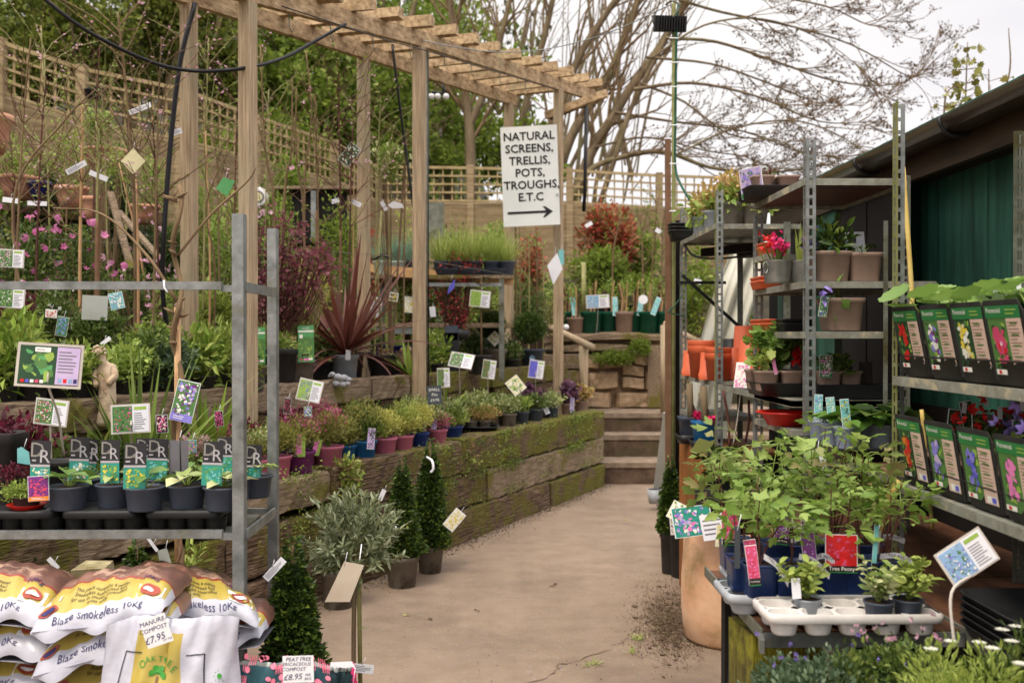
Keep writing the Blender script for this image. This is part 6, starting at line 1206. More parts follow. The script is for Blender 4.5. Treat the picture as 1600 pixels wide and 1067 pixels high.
hang('white leaf shaped label on the slim standard tree', 618, 321, 7.8, 26, 13, m='white', pts=[(-.5, .1), (-.2, -.4), (.5, -.3), (.4, .2), (-.1, .5)]); hang('small white label left of the leaf shaped one', 600, 322, 7.9, 6, 16, 'plain', -30)
hang('pale yellow green plant card on the young fir', 750, 467, 8.0, 30, 24, 'sign', 6, cols=('plime', 'pgreen'), bgc='plime', seed=27); hang('small white photo card behind the cordyline leaves', 615, 464, 7.9, 14, 14, 'photo', 10, cols=('pdkgreen', 'pyel'), bgc='pwhite')
hang('white packet behind the cordyline', 588, 482, 7.8, 16, 28, 'plain', 8); hang('dark blue pennant label in the bright red acer', 705, 448, 8.2, 12, 24, m='pblue', pts=[(-.5, -.5), (-.3, 0), (.5, .5), (.4, -.1)]); hang('white label at the foot of the red acer', 676, 487, 8.2, 9, 16, 'plain', -6)
hang('large white diamond label hanging on the sign post', 867, 420, 9.25, 24, 50, m='paper', pts=[(-.5, .1), (-.1, -.5), (.5, 0), (.15, .5)])
hang('blue and green label tucked behind the diamond label', 877, 402, 9.4, 8, 24, m='paqua')
hang('white paper label in the shrub right of the photinia', 1029, 361, 12, 10, 7, 'plain', 30); hang('white label low in the photinia', 920, 351, 12.7, 12, 6, 'plain', -30)
hang('white label in the dark shrub seen through the shelving', 1090, 440, 9, 12, 8, 'plain', 15)
hang('dark label stuck in the top of the grey potted yellow acer', 604, 402, 8.3, 2, 2, m='black')
# signs on stakes in the first bed
sign_thing('small pink and white flower sign left of the statue', P(80, 644, 4.15), *face(-6, 4, 6), .135, .1, 'sign', foot=row(85, .2, .7), cols=('ppink', 'pwhite', 'pcream', 'pmag'), seed=31)
sign_thing('lilac and mossy green flower sign beneath the sword leaved plant', P(204, 654, 3.95), *face(5, 6, -3), .14, .105, 'sign', foot=row(208, .08, .7), cols=('ppink', 'pmag', 'pgreen', 'pdkgreen', 'pgreen'), seed=32)
sign_thing('white lavender picture sign leaning in front of the upper edging', P(484, 610, 5.7), *face(0, 10, 12), .13, .115, 'sign', foot=row(487, .3, .72), cols=('pblue', 'pviol', 'plime'), bgc='plime', seed=33)
sign_thing('red heather picture sign beside the middle pergola post', P(693, 590, 7.2), *face(0, 5, -2), .085, .13, 'sign', foot=row(692, .3, .72), cols=('pred', 'pbrown', 'plime'), seed=34)
sign_thing('curved white sign leaning back in front of the box ball', P(721, 563, 7.6), *face(0, 40, 12), .17, .13, 'sign', foot=row(718, .36, .72), cols=('pdkgreen', 'pbrown', 'pcream'), seed=35)
sign_thing('pink flower sign below the diamond labelled box ball', P(764, 577, 8.0), *face(0, 5, 8), .1, .14, 'sign', foot=row(762, .36, .72), cols=('pmag', 'pred'), seed=36)
sign_thing('blue flower sign below the box ball by the sign post', P(838, 577, 8.8), *face(0, 8, 8), .125, .15, 'sign', foot=row(838, .3, .72), cols=('pblue', 'pviol'), bgc='pblue', seed=37)
sign_thing('green and white diamond sign stuck in the variegated bush', P(806, 602, 8.2), *face(0, 15, -38), .12, .14, 'photo', foot=row(803, .3, .75), cols=('pgreen', 'pcream', 'pwhite', 'plime'), bgc='pcream', seed=38)
t = T('price_sign', 'small grey chalk price sign at the foot of the middle pergola post', 'price sign', row(680, .2, .72)); c = P(679, 617, 6.95); u, v = face(3, 6, -4); b = MB(); plate(b, c, u, v, .1, .13, 'chalk', .004)
b.text('SMALL', c + nrm(v) * .036, u, v, .028, 'pwhite'); b.text('Plts', c + nrm(v) * .002, u, v, .028, 'pwhite'); b.text('£4.95', c - nrm(v) * .036, u, v, .028, 'pwhite'); b.build('board', t); b = MB(); b.tube([row(680, .2, .72), c + (0, .008, 0)], .004, 'stake', 5); b.build('stake', t)
# ---- the big directions sign
t = T('sign_board', 'large white sign listing natural screens, trellis, pots and troughs above a right arrow', 'sign', P(829, 276, 9.3)); YS = 9.35
a = P(784, 200, YS); bR = P(872, 195, YS - .06); c_ = (P(784, 355, YS) + P(874, 350, YS - .06)) / 2; top = (a + bR) / 2; u = bR - a; u = nrm(u); cc = (top + c_) / 2; v = nrm(np.cross(np.cross(u, (0, 0, 1)), u)) ; W_ = np.linalg.norm(bR - a) * 1.005; H_ = 155 * PX(YS)
b = MB(); plate(b, cc, u, v, W_, H_, 'signwhite', .008)
for i, tx in enumerate(('NATURAL', 'SCREENS,', 'TRELLIS,', 'POTS,', 'TROUGHS,', 'E.T.C')):
    y = H_ * (.5 - .105 - i * .122); [b.text(tx, cc + v * (y + e2) + u * W_ * (.0 if i != 4 else .02) + u * e1, u, v, H_ * .115, 'ink', .003 + 2e-4 * q_) for q_, (e1, e2) in enumerate(((-.0022, 0), (.0022, 0), (0, .0022), (0, -.0022)))]
y = -H_ * .365; 
def poly(pts): b.raw([cc + u * x * W_ + v * (y + z * H_) + np.cross(u, v) * .003 for x, z in pts], [tuple(range(len(pts)))], 'ink')
poly([(-.42, -.012), (.28, -.012), (.28, .012), (-.42, .012)]); poly([(.24, .055), (.38, 0), (.28, 0), (.2, .055)][::-1]); poly([(.2, -.055), (.28, 0), (.38, 0), (.24, -.055)][::-1]); b.build('panel', t)
b = MB(); b.tube([cc + u * W_ * .46 - v * H_ * .2 - (0, .02, 0), cc + u * W_ * .46 - v * H_ * .2 + (0, .02, 0)], .008, 'galv', 8); b.build('screw', t)
# ---- green pots and picture sign on top of the stone wall
for i, (x, m, w_, lab) in enumerate([(924, 'potgreen', 1, 'dark green pot with bare canes just left of the blue picture sign'), (950, 'potgreen', 1, 'second dark green pot on the stone wall, behind the blue picture sign'), (975, 'potbrown', .9, 'brown pot between the green ones on the stone wall'), (989, 'potgreen', 1.1, 'nearest dark green pot in the middle of the row on the stone wall'),
        (1013, 'potgreen', 1, 'dark green pot third from the right end of the stone wall'), (1028, 'potgreen', .95, 'dark green pot second from the right end of the stone wall'), (1038, 'potgreen', .9, 'last dark green pot next to the right handrail post'), (886, 'potgreen', .95, 'dark green pot on the wall just right of the sign post'), (899, 'potbrown', .85, 'small brown pot right of the sign post on the wall')]):
    c = P(x, 519, 11.62 + .1 * (i % 2)); c[2] = 1.5
    def g(f, c, r):
        for k in range(5): a = rnd.uniform(0, 6.28); e = c + np.array((math.cos(a) * .07, math.sin(a) * .07, rnd.uniform(.22, .42))); f.tube([c + np.array((math.cos(a) * .04, math.sin(a) * .04, 0)), (c + e) / 2 + (.01, 0, 0), e], .009, 'twigred' if k % 2 else 'cane', 5, cap=False)
        bush(f, c + (0, 0, .3), (.13, .1, .2), 110, .035, rnd.choice(('l_spring', 'l_light')), lumps=5)
    t = potted('potted_rose', lab, 'potted rose', c, .125 * w_, .27 if x != 899 else .2, m, g, 'potted roses on the stone wall', taper=.8)
    if i in (3, 1, 4, 6, 7): u, v = face(0, 10, (-22, 0, -8, 8, 22)[i % 5]); tag_part(t, c + (.07, -.12, .33), u, v, .06, .22, 'photo', cols=('psky', 'pwhite', 'pgreen') if i != 6 else ('ppink', 'pwhite'), bgc='paqua', seed=i + 40)
hang('round white disc label in the canes above the stone wall', 1005, 468, 11.4, 15, 15, m='white', pts=[(.5 * math.cos(k * .628), .5 * math.sin(k * .628)) for k in range(10)])
sign_thing('blue picture sign on a short stake in front of the green pots', P(934, 471, 11.3), *face(0, 0, -3), .25, .14, 'sign', foot=P(932, 520, 11.45), cols=('psky', 'pwhite', 'paqua'), bgc='psky', seed=39)
b = MB(); b.lathe(P(884, 516, 11.4), [(.001, 0), (.03, .01), (.04, .035), (.03, .06), (.001, .07)], 'white', 12, capb=False); b.build('ball_light', loc=P(884, 516, 11.4), **tagd('small white ball lying on the wall right of the sign post', 'ball'))
for x, y, lab in ((950, 375, 'grey post tied with blue string left of the wall top'), (910, 420, 'green cane frame left of the photinia')):
    b = MB(); b.tube([P(x if x != 950 else 912, 500, 12), P(x if x != 950 else 912, 410, 12)], .03, 'canegreen', 6); b.build('post', loc=P(x, 500, 12), **tagd(lab, 'post')) if x == 950 else None
# ================================================================ RIGHT SHELVING: goods
def onshelf(x, Y, z): q = P(x, 500, Y); return np.array((q[0], Y, z))
YL = np.array((0, -1, 0)); ZU = np.array((0, 0, 1.))
def carry(label, Y, z, cols, grow, seed, bgc='pdkgreen', title=None, tags=1, tcol='pred', lean=.16, cs=1.0):
    "black six pot carry tray at the shelf edge, its big printed card facing the path"
    x0 = 1.175; c = np.array((x0 + .13, Y, z)); t = T('carry_tray', label, 'carry tray', c, 'black carry trays of perennials on the steel shelves'); b = MB()
    b.lathe(c, [(.088, .0), (.094, .004), (.1, .06), (.103, .06), (.1, .055)], 'blackmat', 24, 6); V_ = b.v[-1]; V_[:, 0] = c[0] + (V_[:, 0] - c[0]) * 1.35; b.build('tray', t)
    u = nrm(np.array((0.02, -1, 0))); v = nrm(np.array((-lean, .0, 1))); b = MB(); card(b, np.array((x0 - .012, Y - .0, z + .105)), u, v, .15 * cs, .17 * cs, 'pack', cols=cols, bgc=bgc, seed=seed, title=title); b.build('picture_card', t)
    for i, (dx, dy) in enumerate([(dx, dy) for dx in (-.085, 0, .085) for dy in (-.047, .047)]):
        p = c + (dx, dy, .012); b = MB(); pot_mesh(b, p, .043, .085, 'potbrown', 4, 16); b.disc(p + (0, 0, .075), .04, 'soil', 12, 4); b.build('pot', t)
    f = MB(); grow(f, c + (0, 0, .09)); f.build('foliage', t)
    if t:
        for k in range(tags):
            b = MB(); uu, vv = face(rnd.uniform(-30, 10), 5, rnd.uniform(-10, 10)); card(b, c + (-.04 + .06 * k, rnd.uniform(-.06, .06), .17 + .02 * k), uu, vv, .035, .1, 'photo', cols=(tcol, 'pgreen'), bgc='pdkgreen', seed=seed + k); b.quad(c + (-.02 + .06 * k, -.05, .225 + .02 * k), uu * .014, vv * .03, 'white'); b.build('plant_label', t)
    return t
def gh(h=.16, n=9, ls=.13, spread=.8): return lambda f, c: [broad(f, c + (dx, dy, 0), n // 3 + 2, ls, 'l_holly', h, spread, 'round', 1.0, r=.0026) for dx in (-.08, 0, .08) for dy in (-.04, .04)]
def gs(h, n, sz, leaf, fl2=None): 
    def g(f, c):
        leafy(f, c, 14, h, .9, n, sz, leaf, 'tri', 1.0)
        if fl2: f.leaves(c + NR.normal(0, 1, (16, 3)) * (.08, .06, .02) + (0, 0, h * .9), rv(16) * .5 + (-.5, -.6, .2), .03, fl2, 'flower', 1, .1)
    return g
ZA, ZB = 1.381, 1.074
for Y, cols, title, lab, bg_ in ((2.79, ('pred',), None, 'upper shelf carry tray with a red flower card, beside the slotted upright', 'pdkgreen'), (2.6, ('ppurp', 'pwhite', 'pviol'), None, 'upper shelf carry tray with a green card of small dark purple flowers', 'pgreen'),
                                 (2.42, ('pcream', 'pwhite', 'pyel'), None, 'upper shelf carry tray with a card of cream bell flowers', 'pdkgreen'), (2.25, ('pmag',), 'one', 'upper shelf carry tray with a card of one big pink hollyhock, at the right edge', 'pgreen')):
    carry(lab, Y, ZA, cols, gh(.14 if Y > 2.3 else .16, 8, .08 if Y < 2.7 else .078), int(Y * 100), bg_, title, 2, 'pred' if Y > 2.5 else 'pcream', lean=.2)
for Y, cols, lab, bg_, g, tc_ in ((2.77, ('pred', 'pred', 'porange'), 'lower shelf carry tray with a card of scarlet flowers, by the upright', 'pdkgreen', gs(.1, 50, .05, 'l_mid'), 'pred'), (2.575, ('pviol', 'pviol', 'plav'), 'lower shelf carry tray with a card of pale blue flowers, second from the upright', 'pgreen', gs(.13, 60, .05, 'l_mid', 'f_red'), 'pred'),
                                  (2.385, ('pblue', 'pviol'), 'lower shelf carry tray with a card of violet blue columbines', 'pgreen', gs(.15, 110, .06, 'l_light', 'f_viol'), 'pviol'), (2.2, ('ppink',), 'lower shelf carry tray with pink labelled pots at the right edge', 'pgreen', gs(.13, 80, .06, 'l_mid', 'f_viol'), 'ppink')):
    carry(lab, Y, ZB, cols, g, int(Y * 99), bg_, None, 2, tc_, lean=.17)
def gpot(label, x, Y, z, r, h, m, g, sq=4, grp='potted plants on the steel shelves', rz=0, tp=.8): return potted('potted_plant', label, 'potted plant', onshelf(x, Y, z), r, h, m, g, grp, sq=sq, rz=rz, taper=tp, n=24)
# second bay
zC = 1.704
gpot('left square brown pot of dark glossy leaves on the shelf above the single pot', 1295, 3.84, zC, .072, .115, 'potbrown', lambda f, c, r: bush(f, c + (0, 0, .06), (.075, .06, .07), 150, .045, 'l_box', 'oval', .45, lumps=7), rz=.12)
gpot('right square brown pot with a dark leaved shoot on the shelf above the single pot', 1347, 3.84, zC, .066, .11, 'potbrown', lambda f, c, r: broad(f, c, 5, .07, 'l_box', .07, 1.2, 'oval', .4))
b = MB(); u, v = face(-5, 8, -2); c = onshelf(1337, 3.98, zC + .13); card(b, c, u, v, .075, .16, 'plain'); b.quad(c + v * .05 - u * .012, u * .032, v * .03, 'dblack', .0014); lines(b, c - v * .02, u, v, .06, .05, 4, 'textgrey', .001); b.build('notice', loc=c, **tagd('white printed sheet propped behind the brown pots', 'notice'))
def gcol(f, c, r):
    f.tube(curve([c, c + (-.02, -.02, .07), c + (-.05, -.03, .12)]), .0028, 'stemgreen', 5); f.tube(curve([c, c + (-.03, -.03, .03), c + (-.08, -.06, .0)]), .0028, 'stemgreen', 5); q = c + (-.05, -.03, .13)
    f.leaves([q + (.0, 0, .03), q + (-.02, 0, .0), q + (.01, -.01, -.03), q + (-.02, -.03, -.06), c + (-.07, -.07, .0), c + (-.06, -.08, -.05), c + (-.03, -.08, -.01)], [(1, -.4, .1), (-1, -.4, -.1), (.7, -.7, -.1), (-.7, -.6, -.2), (-.7, -.5, -.3), (.3, -.8, -.8), (.8, -.4, .1)], [.035, .04, .036, .036, .04, .045, .04], 'l_holly', 'lobed', 1.1, .6)
t = gpot('single brown pot with a trailing yellow green plant on the middle shelf', 1313, 3.84, 1.515, .079, .125, 'potbrown', gcol); c = onshelf(1287, 3.74, 1.515); u, v = face(0, 0, 8)
tag_part(t, c + (-.0, -.0, .09), u, v, .032, .075, 'photo', cols=('pgreen', 'pwhite', 'pblue'), bgc='pgreen'); b = MB(); b.leaves(c + (0, 0, .15) + NR.normal(0, 1, (9, 3)) * (.008, .006, .02), rv(9) * .5 + (0, -.3, -.6), .03, 'f_viol', 'oval', .5, .2); b.build('blossom', t)
# hyacinths in zinc tub
c = onshelf(1236, 3.95, 1.705); t = T('hyacinth_tub', 'small zinc tub of pink and blue hyacinths on the upper shelf', 'flower tub', c)
b = MB()
for dx in (-.055, .05): b.lathe(c + (dx, 0, 0), [(.048, 0), (.05, .004), (.057, .085), (.06, .088), (.054, .088), (.05, .07)], 'zinc', 18)
b.tube([c + (-.11 + .01 * math.sin(a), -.03 + .0, .06 + .022 * math.cos(a)) for a in np.linspace(0, 6.28, 14)], .003, 'zinc', 5); b.build('tub', t)
f = MB(); f.blades(c + (-.05, 0, .06), 9, .13, .02, 'l_mid', .35, .2, seg=4); f.blades(c + (.05, 0, .06), 12, .18, .02, 'l_lime', .25, .1, seg=4); f.blades(c + (-.09, -.03, .07), 2, .1, .014, 'l_lime', 1.2, .2, az=(3.0, 3.5)); f.build('leaves', t)
f = MB()
for dx, dz, m, k in ((-.06, .15, 'f_hot', 46), (-.1, .17, 'f_red', 18), (.075, .15, 'f_viol', 34)): q = c + (dx, -.02, dz); f.leaves(q + NR.normal(0, 1, (k, 3)) * (.016, .014, .022), rv(k), .018, m, 'flower', 1, .1)
f.build('blossom', t)
def stack(label, cat, x, Y, z, w_, d_, hs, m, name, grp, sq=6, dx=0):
    c = onshelf(x, Y, z); t = T(name, label, cat, c, grp)
    for i in range(hs):
        b = MB(); r = w_ / 2; q = c + (dx * i, 0, i * .018); b.lathe(q, [(r * .88, .0), (r * .9, .003), (r, .028), (r * 1.04, .03), (r * 1.03, .034), (r * .96, .03), (r * .86, .006), (.001, .005)], m, 24, sq); V_ = b.v[-1]; V_[:, 1] = c[1] + (V_[:, 1] - c[1]) * d_ / w_; b.build('tray', t)
    return t
stack('orange trays on the short shelf under the shelf top', 'trays', 1206, 4.4, 1.852, .11, .14, 2, 'orange', 'seed_tray', 'stacked plastic trays'); stack('thin pile of orange trays behind the zinc tub', 'trays', 1197, 4.36, 1.70, .1, .2, 2, 'orange', 'seed_tray', 'stacked plastic trays')
stack('orange trays behind the black dish on the middle shelf', 'trays', 1205, 4.3, 1.514, .12, .3, 2, 'orange', 'seed_tray', 'stacked plastic trays'); stack('shiny black dish on the middle shelf beside the orange trays', 'trays', 1236, 4.15, 1.514, .13, .2, 2, 'black', 'seed_tray', 'stacked plastic trays')
stack('stack of large black trays at the right edge on the brown bench', 'trays', 1610, 2.28, .77, .2, .3, 5, 'black', 'seed_tray', 'stacked plastic trays')
c = onshelf(1228, 4.1, 1.128); b = MB(); b.lathe(c, [(.075, 0), (.1, .045), (.12, .05), (.122, .056), (.1, .052), (.08, .02), (.001, .015)], 'red', 28); b.build('red_bowl', loc=c, **tagd('shiny red plastic bowl on the low shelf below the geranium tray', 'bowl'))
# geranium tray
c = onshelf(1215, 4.22, 1.246); t = T('plant_tray', 'long black tray of light green geraniums in brown pots', 'plant tray', c); b = MB(); b.lathe(c + (.03, 0, 0), [(.13, 0), (.14, .05), (.145, .055), (.13, .05)], 'black', 24, 6); b.build('tray', t)
for i, (dx, dy) in enumerate(((-.07, -.08), (.03, -.09), (-.07, .07), (.04, .07), (.12, -.07), (.12, .06))): b = MB(); q = c + (dx, dy, .02); pot_mesh(b, q, .048, .085, 'potbrown', 4, 16); b.disc(q + (0, 0, .075), .044, 'soil', 12, 4); b.build('pot', t)
f = MB(); leafy(f, c + (.0, 0, .09), 34, .22, .75, 330, .05, 'l_holly', 'palm', 1.05, r=.003, up=.6); leafy(f, c + (-.1, -.06, .09), 6, .15, 1.0, 40, .045, 'l_lime', 'palm', 1.05, r=.003); f.build('foliage', t); b = MB(); b.leaves(c + (.06, -.07, .17) + NR.normal(0, .008, (7, 3)), rv(7) * .4 + (0, -.5, 0), .045, 'f_red', 'flower', 1, .1); b.build('blossom', t); u, v = face(0, 0, -12); tag_part(t, c + (-.05, -.13, .13), u, v, .014, .08, 'photo', cols=('ppink', 'pwhite'), bgc='ppink')
# dianthus tray deeper in
c = onshelf(1292, 4.0, 1.245); t = T('plant_tray', 'black tray with pink flower label and narrow leaved plant in the dark shelf', 'plant tray', c); b = MB(); b.box(c + (.1, 0, .03), (.34, .2, .055), 'black'); b.build('tray', t)
f = MB(); leafy(f, c + (.02, -.02, .07), 14, .12, 1.0, 90, .06, 'l_mid', 'dia', .25); f.build('foliage', t); b = MB(); pot_mesh(b, c + (0, -.02, .03), .045, .08, 'potbrown', 4, 16); pot_mesh(b, c + (.09, .0, .03), .045, .08, 'potbrown', 4, 16); b.build('pots', t); u, v = face(0, 4, 2); tag_part(t, c + (-.03, -.08, .13), u, v, .05, .09, 'photo', cols=('ppink', 'pwhite'), bgc='pgreen', title='hgreen')
for x, lab in ((1322, 'left dark brown blank card standing in the shadowed tray'), (1353, 'right dark brown blank card standing in the shadowed tray')):
    b = MB(); u, v = face(0, 6, 0); plate(b, onshelf(x, 4.05, 1.345), u, v, .055, .09, 'fascia'); b.build('blank_card', loc=onshelf(x, 4.05, 1.30), **tagd(lab, 'card', 'blank cards in the dark shelf'))
# primrose and hosta pots on the lower shelf
zD = 1.085; c = onshelf(1330, 3.45, zD); t = T('black_tray', 'wide black tray under the pale blue pots', 'tray', c); b = MB(); b.lathe(c + (.03, 0, 0), [(.135, 0), (.15, .035), (.158, .04), (.14, .035)], 'black', 24, 7); V_ = b.v[-1]; V_[:, 1] = c[1] + (V_[:, 1] - c[1]) * 1.5; b.build('tray', t)
def gprim(n, s_, leaf='l_prim'): return lambda f, c, r: broad(f, c, n, s_, leaf, .05, 1.1, 'oval', .75)
for x, Y, r, h, lab, g, m, st in [(1280, 3.6, .038, .075, 'pale blue pot with a white pansy label at the left of the black tray', gprim(4, .05), 'potpale', ('pviol', 'pwhite')), (1300, 3.45, .04, .08, 'pale blue pot with a tall blue plant label', gprim(5, .07), 'potpale', ('pcream', 'pwhite')),
                                  (1322, 3.35, .04, .075, 'pale blue pot with a daffodil label in front of the broad leaves', gprim(4, .07), 'potpale', ('pyel', 'pdkgreen')), (1350, 3.42, .045, .08, 'grey pot of very large crinkled green leaves', gprim(12, .15), 'potgrey', None), (1378, 3.38, .045, .08, 'grey pot of dark drooping leaves by the thin upright', lambda f, c, r: broad(f, c, 9, .13, 'l_dark', .07, 1.3, 'oval', .9), 'potgrey', None)]:
    q = onshelf(x, Y, zD + .03); t = potted('potted_primrose', lab, 'potted plant', q, r, h, m, g, 'small potted primroses and hostas on the lower shelf')
    if st: u, v = face(0, 5, rnd.uniform(-5, 5)); tag_part(t, q + (-.012, -.03, .125), u, v, .03, .09, 'photo', cols=st, bgc='paqua')
# top shelves
t = T('carry_tray', 'carry tray with a lilac card on the very top shelf', 'carry tray', onshelf(1200, 4.3, 2.092)); c = onshelf(1205, 4.35, 2.092); b = MB(); b.lathe(c, [(.12, 0), (.125, .04), (.13, .045), (.12, .04)], 'blackmat', 24, 7); b.build('tray', t)
b = MB(); card(b, np.array((1.1, 4.3, 2.092 + .065)), nrm((.45, -1, 0)), nrm((-.12, 0, 1)), .15, .13, 'photo', cols=('plav', 'pviol', 'pgreen'), bgc='plav', title='hgreen'); b.build('picture_card', t)
for dx, dy in ((-.06, -.06), (.05, -.06), (-.06, .06), (.05, .06)): b = MB(); pot_mesh(b, c + (dx, dy, .01), .048, .08, 'potbrown', 4, 16); b.build('pot', t)
f = MB(); leafy(f, c + (0, 0, .08), 7, .07, .8, 30, .02, 'l_wine', 'dia', .5); f.build('foliage', t)
for x, Y, r, h, lab, n in [(1096, 5.9, .06, .1, 'grey pot of pinkish green leaves at the left end of the high shelf', 260), (1112, 5.6, .055, .1, 'small grey pot second along the high shelf', 220), (1145, 5.55, .085, .14, 'large grey pot of spreading pinkish leaves in the middle of the high shelf', 420), (1180, 5.5, .075, .12, 'grey pot of broad green leaves at the right of the high shelf', 200)]:
    def g(f, c, r, n=n): bush(f, c + (0, 0, .09), (r * 1.6, r * 1.4, .11), n, .034, 'l_peach', 'oval', .5, lumps=9, rise=.6); bush(f, c + (0, 0, .03), (r * 1.5, r * 1.3, .08), n // 2, .05, 'l_light', 'oval', .5, lumps=7, rise=.2)
    potted('potted_plant', lab, 'potted plant', onshelf(x, Y, 2.095), r, h, 'potgreym' if r > .07 else 'potgrey', g, 'grey potted plants on the high shelf')
t = T('black_tray', 'stack of black plastic trays fixed on top of the dark batten', 'trays', P(1062, 362, 6.35)); c = P(1064, 365, 6.35)
for i in range(3): b = MB(); b.lathe(c + (0, 0, i * .022 - .01), [(.062, -.04 if i == 0 else 0), (.068, 0), (.078, .02), (.082, .022), (.08, .027), (.07, .022), (.001, .0)], 'black', 20, 4); b.build('tray', t)
# orange flower pots
def opot(label, x, Y, r, h, m='orange', up=False, z=1.252, n=1):
    r *= .82; h *= .74
    c = onshelf(x, Y, z); t = T('plastic_pot', label, 'plastic pot', c, 'plastic flower pots on the shelf')
    for i in range(n):
        b = MB(); o = i * .03
        prof = [(r * .8, 0), (r * .94, h * .74), (r, h * .75), (r * 1.02, h * .98), (r, h), (r * .93, h * .98), (r * .9, h * .7), (r * .66, .01), (.001, .01)]
        if not up: prof = [(r * 1.02, 0), (r, h * .24), (r * .93, h * .25), (r * .8, h), (r * .76, h + .002), (.001, h)]
        b.lathe(c + (0, 0, o), prof, m, 28, capb=up); b.build('pot', t)
opot('large orange pot stack at the left of the pot shelf', 1098, 5.75, .105, .25, up=True, n=2); opot('upturned orange pot tucked behind the left stack', 1082, 6.05, .08, .2); opot('orange pot standing upright in the middle of the pot shelf', 1122, 5.42, .088, .2, up=True, n=2)
opot('upturned orange pot left of the upright one', 1108, 5.5, .07, .2); opot('upturned narrow orange pot right of the slotted upright', 1145, 5.5, .068, .235); opot('tall stack of upturned orange pots', 1163, 5.7, .085, .32, n=3); opot('wide orange pot stack right beside the geraniums', 1170, 5.35, .078, .25, n=2); opot('black pot behind the orange pots', 1144, 6.0, .08, .3, 'black')
opot('dark red pot standing low behind the far shelving', 1087, 7.0, .12, .3, 'red', True, .35)
# white sheet hanging behind the shelving
t = T('white_sheet', 'long off white plastic sheet draped down behind the pot shelf', 'sheet', P(1130, 700, 6.9)); b = MB()
L1 = [(1150, 375), (1118, 455), (1088, 560), (1066, 660), (1036, 760)]; L2 = [(1205, 385), (1184, 455), (1160, 540), (1140, 660), (1125, 790)]
A_ = curve([P(*q, 6.75) for q in L1], 6); B2 = curve([P(*q, 6.7) for q in L2], 6)
b.grid(lambda u, v: (lambda k: A_[k] * (1 - u) + B2[k] * u + (0, .035 * math.sin(u * 12 + v * 3) + .02 * math.sin(u * 25), 0))(int(v * (len(A_) - 1))), 24, len(A_) - 1, 'sheet'); b.build('sheet', t)
b = MB(); b.bar(P(1046, 645, 8.3), P(1030, 764, 8.6), .1, .015, 'cardgrey', up=(0, 1, 0)); b.build('ramp_board', loc=P(1030, 760, 8.3), **tagd('pale sloping board at the right side of the steps', 'board'))
# yellow hose and canes
for lab, pts, r, m in (('pale yellow hose curving up from the peonies to the steel upright', [(1350, 905, 2.9), (1375, 830, 2.85), (1388, 780, 2.8), (1406, 752, 2.78)], .012, 'yellowcane'), ('thin yellow hose arching across the dark shelf at the right', [(1600, 628, 2.6), (1575, 655, 2.65), (1530, 682, 2.75), (1455, 800 - 125, 2.9)], .006, 'yellowcane'), ('upright yellow cane behind the slotted upright', [(1411, 262, 3.2), (1424, 445, 3.2), (1425, 480, 3.2)], .008, 'yellowcane'), ('yellow cane low in the dark shelf behind the lower trays', [(1440, 640, 3.3), (1450, 750, 3.3), (1457, 826, 3.3)], .007, 'yellowcane')):
    b = MB(); b.tube(curve([P(*q) for q in pts], 6), r, m, 8); b.build('hose' if 'hose' in lab else 'cane', loc=P(*pts[0]), **tagd(lab, 'hose' if 'hose' in lab else 'cane'))
b = MB(); b.tube(curve([P(1050, 480, 6.2), P(1045, 488, 6.1), P(1068, 494, 6.2)], 4), .004, 'potgreen', 5); b.tube([P(1048, 486, 6.15), P(1066, 462, 6.25)], .004, 'potgreen', 5); b.build('string', loc=P(1050, 486, 6.2), **tagd('green string tied round the far slotted upright', 'string'))
b = MB(); b.tube(curve([P(1068, 380, 6.2), P(1085, 400, 6.1), P(1125, 404, 5.9), P(1180, 398, 5.6)], 6), .007, 'cable', 6); b.build('cable', loc=P(1100, 400, 6), **tagd('black cable looping under the high shelf of grey pots', 'cable'))
# ================================================================ CRATE, TERRACOTTA, PATHSIDE PLANTS
t = T('wooden_crate', 'tall orange brown wooden box beside the path under the pot shelf', 'wooden box', (1.3, 5.6, 0)); b = MB()
for k in range(3): b.box((1.105, 5.36 + k * .235, .43), (.03, .226, .86), 'crate')
b.box((1.3, 5.24, .43), (.38, .02, .86), 'sheddark'); b.box((1.3, 5.6, .868), (.42, .74, .016), 'crate'); b.build('boards', t)  # near-black front: shade on the camera side put into its colour
def cone(label, x, ytop, ybot, potw, Y, px_w, pm='potgreym', poth=42, leaf='l_box', n=2600, sz=.02, grp='clipped cone trees in pots', z0=0.0, name='box_cone'):
    s_ = PX(Y); g = P(x, 500, Y); c = np.array((g[0], Y, z0)); top = P(x, ytop, Y)[2]; ph = poth * s_; t = T(name, label, 'cone topiary', c, grp); b = MB(); pot_mesh(b, c, potw * s_ / 2, ph, pm, n=24); b.build('pot', t); b = MB(); b.disc(c + (0, 0, ph * .88), potw * s_ * .46, 'soil'); b.build('soil', t)
    b = MB(); b.tube([c + (0, 0, ph * .8), (c[0], Y, top - .03)], (.012, .004), 'twig', 6); b.build('stem', t)
    f = MB(); lo = ph * .95; conecloud(f, c + (0, 0, lo), px_w * s_ / 2, top - lo, n, sz, leaf, pw=.8); k = n // 3; z = NR.random(k) * .8; a = NR.uniform(0, 6.28, k); rr = px_w * s_ / 2 * (1 - z) ** .8 * .65; f.leaves(c + (0, 0, lo) + np.stack([rr * np.cos(a), rr * np.sin(a), z * (top - lo)], 1), rv(k), sz * 1.6, 'l_dark', 'dia', .9, .3); f.build('foliage', t); return t
t = cone('tall clipped box cone in a grey pot against the wall, right of its pair', 672, 682, 890, 44, 6.3, 62, n=4200, sz=.022); c = P(672, 720, 6.15); b = MB(); b.tube(curve([P(667, 714, 6.2), P(675, 720, 6.12), P(677, 732, 6.1), P(673, 738, 6.1)]), .008, 'paper', 5); b.build('ribbon_label', t)
